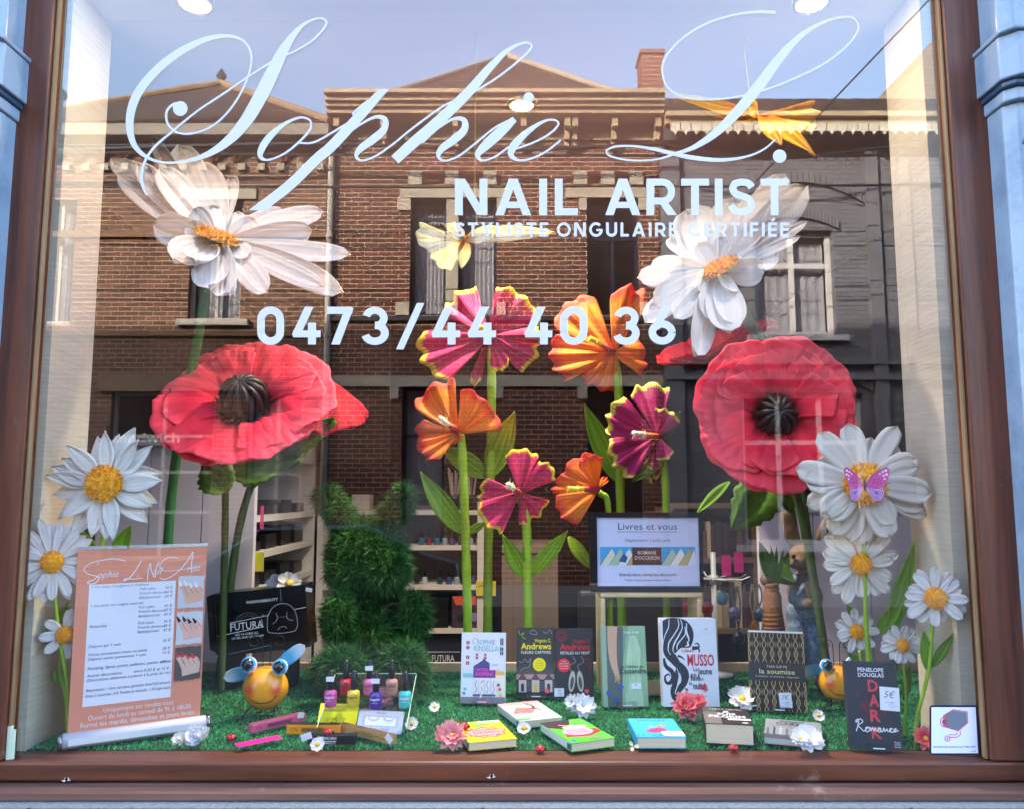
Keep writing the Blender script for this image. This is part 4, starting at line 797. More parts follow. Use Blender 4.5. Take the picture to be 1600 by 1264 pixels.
def stem(par, O, pts, Y, rpx, mat, foot=True, name='stem'):
    Ys = Y if isinstance(Y, (list, tuple)) else [Y]*len(pts); w = [P(x, y, q) for (x, y), q in zip(pts, Ys)]
    if foot:
        d = w[-1]-w[-2]; d = d/abs(d.z) if abs(d.z) > 1e-4 else Vector((0, 0, -1)); e = w[-1]; w.append(e+Vector((d.x*.3*(e.z-TURF), 0, TURF-e.z)))
    w = [Vector(q) for q in crom([tuple(q-O) for q in w], 5)]; r = rpx*mpp(O)
    mb = MB(); mb.tube(w, [r*(1+.06*math.sin(i*2.3)) for i in range(len(w))], 8); return mb.build(name, mat, par, True)
def leaf(par, O, base, tip, wpx, Y, mat=None, dY=0, seed=0, **kw):
    a, b = P(base[0], base[1], Y), P(tip[0], tip[1], Y+dY); kw.setdefault('kind', 'leaf'); kw.setdefault('cup', .18); kw.setdefault('rip', .12); kw.setdefault('ridge', .04)
    return add_petal(par, O, a, b, wpx*mpp(O), kw.pop('nrm', (.25 if seed % 2 else -.25, -1, .2)), mat or LFG, seed=seed, name='leaf', nv=16, nu=10, k=5, **kw)
def daisy(label, c, rpx, Y, n, seed, nrm=(0, -1, .05), wk=.30, mat=PW, kind='point', stems=(), leaves=(), rc=.27, group='large cloth daisies', layers=2, cup=.10, smat=STG, jit=.10):
    O = P(c[0], c[1], Y); R = rpx*mpp(O); t = thing('daisy', label, 'flower', O, group=group); r = random.Random(seed)
    z = Vector(nrm).normalized(); x = Vector((0, 0, 1)).cross(z).normalized(); y = z.cross(x)
    for l in range(layers):
        for i in range(n):
            a = 2*PI*(i+.5*l+r.uniform(-.22, .22))/n; d = x*math.cos(a)+y*math.sin(a); ln = R*(1-.04*l+r.uniform(-jit, jit)); tilt = r.uniform(-.12, .10)-.03*l
            base = O+d*R*.16-z*(.006*l+.001*(i % 3)); tip = O+d*ln+z*(tilt*R)
            add_petal(t, O, base, tip, R*wk*r.uniform(.85, 1.15), z+d*-.1, mat, kind=kind, cup=cup*r.choice([1, 1, .6]), curl=r.uniform(-.06, .04), rip=r.uniform(.05, .16), seed=seed*50+l*20+i, ridge=.05, nu=8, nv=10, k=3)
    m = Matrix((x, y, z)).transposed().to_4x4(); m.translation = z*.004; disc_centre(t, R*rc, m, seed)
    for pts, rp in stems: stem(t, O, pts, [Y+.03]*len(pts), rp, smat)
    for k, (b, tp, w) in enumerate(leaves): leaf(t, O, b, tp, w, Y+.035, seed=seed+k)
    return t
daisy('big front-facing daisy highest beside the menu stand, on the wall side', (165, 755), 92, 1.81, 11, 11, stems=[([(166, 790), (158, 860), (142, 1000), (132, 1090)], 4)], leaves=[((178, 872), (206, 820), 24), ((150, 870), (128, 824), 20)], wk=.34, rc=.30)
daisy('slim-petalled daisy half hidden behind the top corner of the menu stand', (82, 877), 64, 1.79, 13, 12, nrm=(.4, -1, .05), kind='daisy', wk=.24, rc=.25, stems=[([(84, 925), (92, 990), (106, 1080)], 3)], mat=PWB)
daisy('small daisy peeping out behind the long edge of the menu stand', (103, 990), 38, 1.82, 8, 13, nrm=(.35, -1, .0), wk=.40, kind='daisy', rc=.34, stems=[([(98, 1020), (94, 1050), (104, 1095)], 3)], leaves=[((86, 1010), (51, 950), 20), ((92, 975), (106, 938), 16), ((100, 1070), (88, 1042), 20)], layers=1, mat=PWB)
dR = daisy('large creamy daisy with a purple butterfly on its centre', (1350, 756), 92, 1.87, 11, 14, nrm=(-.1, -1, .0), wk=.40, mat=PCR, kind='daisy', rc=.34, stems=[([(1350, 850), (1352, 950), (1358, 1050), (1362, 1085)], 3.5)], cup=.07, jit=.2)
daisy('medium creamy daisy directly below the butterfly daisy', (1344, 881), 60, 1.90, 9, 15, wk=.36, mat=PCR, kind='daisy', rc=.27, stems=[([(1350, 930), (1356, 1000), (1370, 1080)], 3)], leaves=[((1388, 992), (1432, 850), 32), ((1370, 990), (1408, 942), 22)], jit=.14)
daisy('white daisy nearest the wooden frame above the camera sticker', (1461, 933), 47, 1.785, 8, 16, nrm=(-.35, -1, .0), wk=.36, kind='daisy', rc=.34, stems=[([(1457, 975), (1452, 1040), (1442, 1085), (1433, 1120)], 3)], leaves=[((1450, 1048), (1443, 984), 18), ((1455, 1042), (1489, 990), 18)], mat=PWB)
daisy('small daisy just above the bee ornament on the camera sticker side', (1338, 986), 34, 1.93, 6, 17, wk=.42, kind='daisy', rc=.34, stems=[([(1343, 1015), (1350, 1060), (1356, 1090)], 2.4)], leaves=[((1350, 1040), (1322, 1018), 12), ((1336, 965), (1324, 944), 11)], mat=PWB)
daisy('smallest upright daisy above the black book with red letters', (1409, 1007), 31, 1.86, 7, 18, wk=.40, kind='daisy', rc=.31, stems=[([(1412, 1035), (1416, 1090), (1414, 1125)], 2.4)], leaves=[((1412, 1090), (1424, 1040), 14), ((1404, 1045), (1390, 1030), 12)], mat=PWB)
# butterfly
def butterfly():
    O = P(1350, 757, 1.79); k = mpp(O); t = thing('butterfly', 'purple and pink butterfly perched on the creamy daisy', 'butterfly', O)
    PU, PK, DK, LV = M('9c3f9c', .5), M('d04a98', .5), M('2a1a44', .5), M('d8b8e8', .5)
    def wing(s, up, par):
        pts = [(2, 2), (12, -14), (26, -24), (34, -26), (35, -18), (30, -4), (24, 4), (4, 4)] if up else [(3, 3), (22, 3), (27, 10), (24, 22), (14, 25), (7, 14)]
        pts = [(s*x, -y) for x, y in pts]; q = crom([(x, y) for x, y in pts+[pts[0]]], 4)[:-1]
        def fn(x, y, h): return Vector((x*k, -abs(x)*k*.35-h+(0 if up else .001), y*k))
        mb = MB(); n = len(q); mb.add([fn(x, y, 0) for x, y in q]+[fn(x, y, -.0006) for x, y in q], [tuple(range(n)), tuple(range(2*n-1, n-1, -1))]+[(i, n+i, n+(i+1) % n, (i+1) % n) for i in range(n)])
        w = mb.build('wing', PK if up else PU, par); a = Art(fn, base=3e-4)
        cx, cy = sum(x for x, y in q)/n, sum(y for x, y in q)/n
        if up:
            a.stroke([(x, y) for x, y in q[:12]], 2.2, PU)
            for x, y, r in ((30, 22, 1.8), (31, 16, 1.8), (26, 20, 1.6), (27, 14, 1.5), (22, 17, 1.3), (28, 9, 1.4)): a.disc(s*x, y, r, M('f4e4f4', .5))
            for x, y in ((14, 8), (17, 4), (20, 9), (12, 3), (22, 3)): a.disc(s*x, y, 1, DK)
        else:
            for f in (.85, .6, .35): a.stroke([(cx+(x-cx)*f, cy+(y-cy)*f) for x, y in q], 1.1, LV)
            for x, y in q[::4]: a.stroke([(s*3, -4), (x*.95, y*.95)], .7, LV)
        a.build('wing_pattern', w)
    for s in (-1, 1): wing(s, True, t); wing(s, False, t)
    mb = MB(); mb.ball((0, -.003, -.2*k), (2*k, .003, 10*k), 10); mb.build('body', DK, t, True)
    for s in (-1, 1): mb = MB(); mb.tube([(0, -.004, 9*k), (s*4*k, -.006, 14*k), (s*7*k, -.007, 17*k)], .3*k, 5); mb.build('antenna', DK, t)
butterfly()
def spread(name, label, C, Y, petals, disc, mat, stems, group=None, base_r=10, kind='daisy', smat=STD, nrm=(0, -1, 0), cupv=.12, rk=.05, leaves=()):
    O = P(C[0], C[1], Y); t = thing(name, label, 'flower', O, group=group); k = mpp(O)
    for i, (x, y, w, dY) in enumerate(petals):
        d = Vector((x-C[0], y-C[1])).normalized()
        base = P(C[0]+d.x*base_r*1.6, C[1]+d.y*base_r*.7, Y+dY*.1); tip = P(x, y, Y+dY)
        add_petal(t, O, base, tip, w*k*1.25, Vector(nrm)+Vector((.25*math.sin(i*2.1), 0, .45*math.cos(i*1.7))), mat, kind=kind, cup=cupv, curl=-.05+.03*math.sin(i), rip=.07, seed=i*7+int(C[0]), nu=10, nv=16, ridge=rk, k=4)
    if disc:
        rx, ang, ratio = disc; z = Vector((math.sin(ang), -ratio, math.cos(ang))).normalized(); x = Vector((math.cos(ang), 0, -math.sin(ang))); x = (x-z*x.dot(z)).normalized(); y = z.cross(x)
        m = Matrix((x, y, z)).transposed().to_4x4(); m.translation = Vector((0, -.02, .0)); disc_centre(t, rx*k, m, 5, .3, 900)
    for pts, Ys, rp in stems: stem(t, O, pts, Ys, rp, smat)
    return t
spread('giant_daisy', 'giant tilted white daisy on the menu stand side, its petals reaching the script letters', (345, 378), 2.12,
 [(184, 236, 40, .10), (175, 281, 36, .06), (230, 226, 34, .14), (276, 226, 48, .12), (318, 247, 50, .12), (352, 274, 46, .12), (205, 262, 34, .03), (250, 262, 40, .02), (503, 326, 36, .06), (488, 366, 34, .02), (452, 336, 36, .09), (420, 330, 34, .11), (541, 408, 26, -.05), (536, 447, 34, -.08), (500, 453, 26, -.10), (470, 440, 24, -.03),
  (414, 455, 34, -.12), (352, 460, 46, -.14), (322, 448, 46, -.12), (267, 404, 48, -.10), (241, 350, 44, -.05), (300, 330, 30, -.01), (330, 322, 30, .02), (372, 330, 28, .03), (398, 342, 26, .02), (290, 352, 28, -.04), (390, 400, 24, -.06), (300, 410, 40, -.12)],
 (34, R_(22), .32), PWB, [([(322, 452), (311, 520), (292, 620), (272, 740), (262, 860), (262, 1000)], [2.14, 2.16, 2.2, 2.22, 2.24, 2.26], 8)], 'giant daisies')
spread('giant_daisy', 'giant tilted white daisy overlapping the lettering above the round poppy', (1120, 425), 2.14,
 [(1237, 272, 44, .12), (1262, 294, 46, .08), (1264, 349, 14, .02), (1252, 369, 14, .0), (1195, 300, 44, .12), (1138, 305, 50, .12), (1066, 330, 52, .12), (1045, 372, 40, .1), (1100, 320, 40, .14), (1015, 418, 34, .02), (999, 440, 30, -.03), (1003, 495, 36, -.08), (1020, 470, 36, -.06), (1084, 553, 38, -.12), (1132, 521, 42, -.12), (1150, 508, 36, -.11), (1100, 492, 30, -.09), (1194, 428, 36, -.05), (1216, 398, 38, .0), (1060, 500, 30, -.1),
  (1095, 380, 26, .02), (1150, 385, 26, .04), (1165, 410, 24, -.02), (1130, 372, 26, .04), (1090, 450, 28, -.07), (1140, 455, 26, -.08)],
 (31, R_(-33), .42), PWB, [([(1152, 465), (1170, 505), (1190, 540), (1235, 680), (1262, 850), (1275, 1000)], [2.16, 2.2, 2.3, 2.4, 2.42, 2.42], 9)], 'giant daisies')
# ---- crepe hibiscus
def hibiscus(label, C, Y, petals, mat, pistil, stems, leaves=(), lmat=None):
    O = P(C[0], C[1], Y); k = mpp(O); t = thing('hibiscus', label, 'flower', O, group='crepe paper hibiscus')
    for i, (x, y, w) in enumerate(petals):
        base = P(C[0], C[1], Y-.004*(i % 3)); tip = P(x, y, Y+(-.03 if i % 2 else .02))
        add_petal(t, O, base, tip, w*k, (.15*math.sin(i*2), -1, .1), mat, kind='fan', cup=.02, curl=-.04, rip=.12 if w > 28 else .3, seed=i*3+int(C[0]), nu=26, nv=16, ridge=.010, k=9)
    (px, py), tipc = pistil; a, b = Vector((0, -.012, 0)), P(px, py, Y-.07)-O
    mb = MB(); mb.tube([a, a.lerp(b, .5)], [5*k, 4*k], 8); mb.build('pistil', M('a81830' if mat is not PMG2 else 'd8602c', .7), t, True)
    m = a.lerp(b, .5); pts = np.array([m.lerp(b, random.random()) for _ in range(160)]); nn = RNG.normal(size=(160, 3)); nn /= np.linalg.norm(nn, axis=1)[:, None]
    mb = MB(); mb.tube([m, b], [3.5*k, 4*k], 8); o = mb.build('stamen', M(tipc, .8, var=.2, scale=200), t, True); blades('stamen_fringe', pts, nn, 6*k, .9*k, M(tipc, .8, var=.2, scale=200), o, 3, .2)
    for pts, rp in stems: stem(t, O, [(C[0], C[1]+6)]+list(pts), Y+.025, rp, STG)
    for j, (bb, tt, w, lm) in enumerate(leaves): leaf(t, O, bb, tt, w, Y+.03, lm or LFG, seed=j+int(C[0]), dY=-.03)
    return t
CRM = 'efe2b8'
hibiscus('tallest magenta hibiscus with yellow edges, behind the phone number', (765, 524), 2.44, [(706, 464, 68), (816, 461, 88), (840, 556, 78), (664, 572, 88), (690, 500, 40), (790, 577, 30), (738, 604, 18)], PMG, ((752, 512), 'd8b020'), [([(768, 580), (767, 700), (763, 850), (762, 990)], 7)], [((765, 744), (797, 640), 42, LFY), ((760, 744), (690, 695), 34, LFG)])
hibiscus('tallest orange hibiscus with red edges, behind the last digits of the number', (958, 552), 2.46, [(884, 474, 84), (986, 446, 62), (1010, 556, 62), (862, 566, 76), (930, 606, 82)], POR, ((922, 529), 'e0c030'), [([(966, 600), (968, 700), (970, 850), (972, 1000)], 7)], [((966, 752), (913, 630), 34, LFG), ((888, 838), (925, 893), 22, LFG)])
hibiscus('orange hibiscus between the red poppy fringe and the tall magenta one', (716, 676), 2.36, [(668, 606, 76), (762, 630, 86), (650, 690, 66), (665, 712, 40), (716, 692, 24)], POR, ((687, 652), CRM), [([(721, 692), (726, 800), (729, 900), (731, 1000)], 7)], [((724, 832), (652, 740), 34, LFG), ((730, 832), (762, 816), 14, LFG)])
hibiscus('purple hibiscus with cream edges beside the round poppy', (1026, 682), 2.40, [(1018, 598, 62), (950, 646, 66), (957, 722, 72), (1048, 642, 44), (1018, 752, 24), (1044, 716, 30)], PMG2, ((990, 676), 'f4ecd8'), [([(1039, 740), (1041, 850), (1042, 1000)], 6)], [((1042, 710), (985, 752), 24, LFD), ((1030, 690), (1060, 640), 22, LFD)])
hibiscus('small magenta hibiscus lowest in the middle of the window', (812, 770), 2.30, [(818, 700, 52), (864, 730, 38), (842, 806, 60), (756, 816, 58), (748, 768, 46)], PMG, ((794, 756), 'f0e6c0'), [([(822, 815), (824, 900), (826, 1000)], 7)], [((821, 903), (787, 833), 28, LFG), ((829, 898), (886, 827), 26, LFG)])
hibiscus('small orange hibiscus seen sideways, nearest above the framed sign', (934, 764), 2.32, [(896, 716, 60), (920, 712, 40), (864, 762, 44), (878, 806, 54), (948, 745, 12)], POR, ((888, 763), 'e8c830'), [([(940, 772), (951, 800), (953, 1000)], 5)])
def lily(label, C, Y, petals, mat, string):
    O = P(C[0], C[1], Y); k = mpp(O); t = thing('hanging_lily', label, 'flower', O, group='hanging crepe lilies')
    for i, (x, y, w, cu) in enumerate(petals): add_petal(t, O, P(C[0], C[1], Y-.003*i), P(x, y, Y+(.02 if i % 2 else -.04)), w*k, (0, -1, .25*(-1)**i), mat, kind='fan' if w > 30 else 'point', cup=.12, curl=cu, rip=.14, seed=i+int(C[0]), nu=14, nv=16, ridge=.06, k=6)
    a = P(*string[0], Y)-O; b = P(*string[1], Y)-O; top = Vector((b.x, b.y, ZC-O.z)); mb = MB(); mb.tube([Vector((0, 0, 0)), a, b, top], .0011, 5); mb.build('string', M('c8a850', .8), t)
lily('pale yellow paper lily hanging in front of the mirrored house window', (728, 374), 2.0, [(652, 380, 52, .02), (682, 414, 46, .0), (694, 352, 26, .02), (790, 352, 22, -.05), (866, 352, 30, -.15), (722, 420, 22, .08), (780, 368, 26, .05), (700, 366, 34, 0)], PYL, ((745, 350), (742, 295)))
lily('golden paper lily hanging high under the capital letter', (1185, 182), 2.02, [(1026, 152, 24, .04), (1100, 172, 22, .02), (1165, 160, 30, .02), (1281, 186, 50, -.05), (1283, 230, 30, -.2), (1240, 196, 40, 0), (1222, 232, 24, .1), (1150, 188, 20, .04)], PYO, ((1170, 140), (1164, 90)))
# ---- poppies
POP = petal_mat('red_crepe', 'f83450', tip='fa5c72', tip_at=.9, soft=.2, root='24060c', root_at=.06, root_soft=.16, streak=.1, nz_u=12, nz_v=3.5, transl=.35, bump=1, edge=.02)
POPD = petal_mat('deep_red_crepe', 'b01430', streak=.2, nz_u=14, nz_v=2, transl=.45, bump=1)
def poppy(label, C, Y, rpx, nrm, seed, layers, stems, leaves=(), mat=POP, funnel=.28, droop=.0, centre=True, asp=1., rimc=.0):
    O = P(C[0], C[1], Y); k = mpp(O); R = rpx*k; t = thing('poppy', label, 'flower', O, group='giant crepe poppies'); r = random.Random(seed)
    z = Vector(nrm).normalized(); x = Vector((0, 0, 1)).cross(z).normalized(); y = z.cross(x); Mh = Matrix((x, y, z)).transposed()
    for l, (n, rk, off) in enumerate(layers):
        for i in range(n):
            a0 = 2*PI*i/n+off+r.uniform(-.1, .1); span = 2*PI/n*1.45; RR = R*rk*r.uniform(.96, 1.04); ph, p2, p3 = r.uniform(0, 6), r.uniform(0, 6), r.uniform(0, 6)
            mb = MB(); mb.uv = []; nu, nv = 64, 26
            for j in range(nv+1):
                v = j/nv
                for q in range(nu+1):
                    u = q/nu; s = 2*u-1; a = a0+s*span/2
                    edge = 1-.20*abs(s)**3+.012*math.sin(23*s+ph)+.02*math.sin(9*s+p2)
                    rr = RR*(.05+.95*v)*edge
                    h = -funnel*R*math.exp(-(v/.32)**2)+droop*R*v*v+rimc*R*v**3+.045*R*v*v*math.sin(4.1*s+ph)+.020*R*v*math.sin(9*s+p2+2*v)+.012*R*v*math.sin(17*s+p3+3*math.sin(4*v+p2))+.010*R*math.sin(7*v+5*s+p2)*v+.002*R*v*math.sin(41*s+p3+4*math.sin(6*v+p2))+.010*R*v**5*math.sin(57*s+p2)+.002*R*v*math.sin(26*v+9*s+p3)
                    h += .022*R*(l)+.012*R*s*(1 if i % 2 else -1)*v+.006*R*i*v
                    p = Mh @ Vector((rr*math.cos(a), rr*math.sin(a)*asp, h)); mb.v.append(tuple(p)); mb.uv.append((u, v))
            for j in range(nv):
                for q in range(nu): b = j*(nu+1)+q; mb.f.append((b, b+1, b+nu+2, b+nu+1)); mb.m.append(0)
            o = mb.build('petal', mat, t, True); shell_solid(o, .0004)
    if centre:
        BK = M('131116', .45, var=.3, scale=60); zc = -funnel*R*.45; m4 = Mh.to_4x4(); m4.translation = z*zc
        pr = R*.235; mb = MB(); mb.ball((0, 0, pr*.7), (pr*.9, pr*.9, pr*.95), 20, M4=m4); mb.build('seed_pod', BK, t, True)
        for i in range(12):
            a = 2*PI*i/12; pts = [m4 @ Vector((pr*1.0*math.sin(th)*math.cos(a), pr*1.0*math.sin(th)*math.sin(a), pr*.72+pr*1.02*math.cos(th))) for th in np.linspace(.08, 2.3, 8)]
            mb = MB(); mb.tube(pts, [pr*q for q in (.05, .09, .13, .15, .16, .15, .13, .1)], 7); mb.build('pod_rib', BK, t, True)
        nS = 260; th = RNG.uniform(0, 2*PI, nS); rad = pr*RNG.uniform(.9, 1.35, nS); X = np.stack([rad*np.cos(th), rad*np.sin(th), np.full(nS, pr*.15)], 1); m = np.array(m4); Nn = np.stack([np.cos(th)*.6, np.sin(th)*.6, np.full(nS, .9)], 1)
        Nn = Nn@m[:3, :3].T; blades('stamen_ring', X@m[:3, :3].T+m[:3, 3], Nn/np.linalg.norm(Nn, axis=1)[:, None], pr*.35, pr*.035, BK, t, seed, .25)
    for pts, Ys, rp, sm in stems: stem(t, O, pts, Ys, rp, sm)
    for j, (b, tt, w, kd, Yl) in enumerate(leaves): leaf(t, O, b, tt, w, Yl, LFD if kd == 'lobed' else LFG, seed=j, kind=kd, nrm=(0, -1, .5), cup=.1, rip=.2)
    return t
poppy('wide red poppy with a black pod on the menu stand side', (381, 624), 2.12, 140, (.04, -.78, .62), 5, [(4, 1.0, .4), (4, .92, 1.2)], [([(352, 700), (352, 800), (350, 905), (347, 1030)], [2.2, 2.28, 2.3, 2.3], 6, STB)],
      [((350, 770), (322, 715), 60, 'lobed', 2.22), ((365, 735), (470, 722), 80, 'lobed', 2.28), ((395, 735), (528, 664), 60, 'lobed', 2.32)], funnel=.30, droop=-.02)
poppy('round red poppy with a glossy black pod in front of the plush rabbit', (1212, 648), 2.08, 124, (-.12, -.97, .10), 8, [(4, 1.0, .9), (4, .96, .1), (3, .80, 1.4)], [([(1240, 750), (1262, 850), (1280, 960), (1291, 1040)], [2.2, 2.22, 2.22, 2.2], 7, STB)],
      [((1215, 740), (1140, 826), 78, 'lobed', 2.2), ((1218, 740), (1232, 800), 62, 'lobed', 2.24), ((1140, 752), (1084, 800), 18, 'leaf', 2.3)], funnel=.26, droop=.05)
poppy('shaded drooping red poppy half hidden behind the wide red poppy', (492, 598), 2.42, 94, (.25, -.40, .88), 11, [(4, 1.0, .2), (4, .9, .9)], [([(440, 640), (385, 780), (362, 900), (352, 1040)], [2.42, 2.42, 2.36, 2.36], 6, STB)], mat=POPD, funnel=.1, droop=-.42, centre=False)
poppy('dark red poppy seen edge-on behind the round poppy', (1128, 560), 2.62, 96, (-.35, -.25, .9), 12, [(4, 1.0, .2), (3, .9, .9)], [([(1180, 600), (1230, 760), (1250, 900)], [2.62, 2.62, 2.6], 5, STB)], mat=POPD, funnel=.1, droop=.3, centre=False)
# ================================================================ THINGS ON THE TURF
def H(c, r=.5): return M(c, r)
def upright(label, xl, xr, yb, yt, th, rz, lean, cov, art, pages='d8cfae', spine=None, cat='book', w=None, stand=True, name='book'):
    o = G((xl+xr)/2, yb); k = mpp(o); W = w or (xr-xl)*k/math.cos(rz); Hh = (P(xl, yt, o.y+.02).z-TURF)/math.cos(lean)
    m = Matrix.Translation(o+Vector((0, 0, .004))) @ Matrix.Rotation(rz, 4, 'Z') @ Matrix.Rotation(-lean, 4, 'X'); t = thing(name, label, cat, M4=m)
    mb = MB(); mb.box(-W/2, W/2, 0, .0012, 0, Hh); mb.box(-W/2, W/2, th-.0012, th, 0, Hh); mb.box(-W/2, -W/2+.0012, .00125, th-.00125, 0, Hh); mb.build('cover', [cov], t)
    mb = MB(); mb.box(-W/2+.0015, W/2-.002, .0014, th-.0014, .002, Hh-.002); mb.build('pages', M(pages, .8, var=.12, scale=900, stretch=(1, 1, .01)), t)
    a = Art(lambda x, y, h: Vector((x, -h, y))); art(a, W, Hh); a.build('cover_print', t)
    if spine: mb = MB(); mb.box(-W/2-.0006, -W/2-.0001, 0.001, th-.001, Hh*.05, Hh*.95); mb.build('spine_print', spine, t)
    if stand:
        s = thing('book_stand', 'clear acrylic stand under the '+stand, 'stand', M4=m, group='clear acrylic book stands'); AC = ACR
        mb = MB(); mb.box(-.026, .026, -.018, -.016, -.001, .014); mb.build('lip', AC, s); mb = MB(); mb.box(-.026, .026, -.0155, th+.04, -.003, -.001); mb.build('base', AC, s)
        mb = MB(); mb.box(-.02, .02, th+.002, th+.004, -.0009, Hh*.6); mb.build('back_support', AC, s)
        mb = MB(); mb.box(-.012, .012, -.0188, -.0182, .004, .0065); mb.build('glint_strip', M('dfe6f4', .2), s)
    return t, m, W, Hh
ACR = clear_mat('clear_acrylic', 1.9, (.93, .96, .98, 1))
def pcard(label, m, x, y, w, h, rot=0, marks=True, yoff=-.002, txt='5€'):
    mm = m @ Matrix.Translation((x, yoff, y)) @ Matrix.Rotation(rot, 4, 'Y'); t = thing('price_card', label, 'price card', M4=mm, group='white price cards')
    mb = MB(); mb.box(-w/2, w/2, -.0004, 0, -h/2, h/2); mb.build('card', M('dfe2f2', .6), t)
    if marks:
        a = Art(lambda x, y, hh: Vector((x, -.0004-hh, y)), base=1e-4); a.text(txt, 0, h*.05, h*.28, H('5a5a78'), 'c', slant=.3)
        if h > .02: a.stroke([(-w*.25, -h*.15), (w*.3, -h*.15)], .0006, H('5a5a78')); a.stroke([(-w*.1, -h*.3), (w*.15, -h*.12), (w*.05, -h*.35), (w*.35, -h*.25)], .0006, H('5a5a78'), 4)
        a.build('handwriting', t)
    return t
# --- book: pale cover with town houses
def kins(a, w, h):
    f = lambda x, y: (-w/2+w*x, h*y); R4 = lambda x0, y0, x1, y1, c: a.rect(*f(x0, y0), *f(x1, y1), H(c))
    R4(.0, .0, 1, .09, '8c8796'); R4(.02, .09, .28, .38, 'e4f0f4'); R4(.78, .09, .98, .4, 'f0e8d8')
    for x0, ys in ((.11, (.86, .79, .65, .57)), (.88, (.90, .85, .77, .71))):
        for y in ys: R4(x0, y-.03, x0+.07, y+.02, 'b03a4a' if x0 < .5 else '4a3a50'); R4(x0+.03, y-.03, x0+.04, y+.02, 'e6e8ee')
    R4(.28, .36, .78, .52, '6a3a8a'); a.poly([f(.28, .52), f(.78, .52), f(.66, .56), f(.56, .6), f(.52, .64), f(.48, .6), f(.38, .56)], H('48508a'))
    a.text('L\'ACCRO DU', *f(.53, .45), h*.045, H('f05ac8'), 'c', w*.42, bold=.02); a.text('SHOPPING', *f(.53, .385), h*.05, H('f05ac8'), 'c', w*.42, bold=.02)
    a.text('SOPHIE', *f(.56, .83), h*.07, H('7ab8d0'), 'c', w*.42); a.text('KINSELLA', *f(.56, .735), h*.08, H('7ab8d0'), 'c', w*.55); a.stroke([f(.3, .84), f(.24, .88), f(.34, .92), f(.38, .86)], w*.012, H('7ab8d0'), 5); a.stroke([f(.84, .75), f(.92, .73), f(.9, .80), f(.84, .78)], w*.012, H('7ab8d0'), 5)
    R4(.05, .36, .27, .42, '8ad0dc'); R4(.78, .40, .98, .45, 'f0b848')
    for x in (.3, .42, .56, .70): R4(x, .12, x+.09, .35, 'f2eef4'); a.stroke([f(x+.02, .14), f(x+.06, .2), f(x+.03, .26), f(x+.06, .32)], w*.012, H('6a5a80'), 4)
    R4(.28, .10, .78, .13, '5a6690')
    a.stroke([f(.44, .08), f(.48, .15), f(.42, .2), f(.5, .3)], w*.03, H('f4f2ea'), 5); a.disc(*f(.5, .31), w*.02, H('d8a890'))
    for x in (.33, .52): R4(x, .62, x+.05, .66, 'd04a5a'); R4(x, .67, x+.05, .7, 'd04a5a')
    for x, y, c in ((.1, .2, '7ac8e0'), (.08, .14, '50a8c8'), (.88, .2, 'c060a0'), (.85, .26, '6a60b0'), (.9, .12, 'f0d040')): a.disc(*f(x, y), w*.035, H(c))
t, m, W, Hh = upright('pale paperback with town houses and a purple shop front, leftmost of the standing books', 719, 789, 1101, 991, .024, R_(-3), R_(9), H('dfe6f0'), kins, stand='pale paperback with town houses')
pcard('white price card stuck over the town house book', m, W*.26, Hh*.52, .026, .018, txt='3,50€')
GREYC = H('34383c')
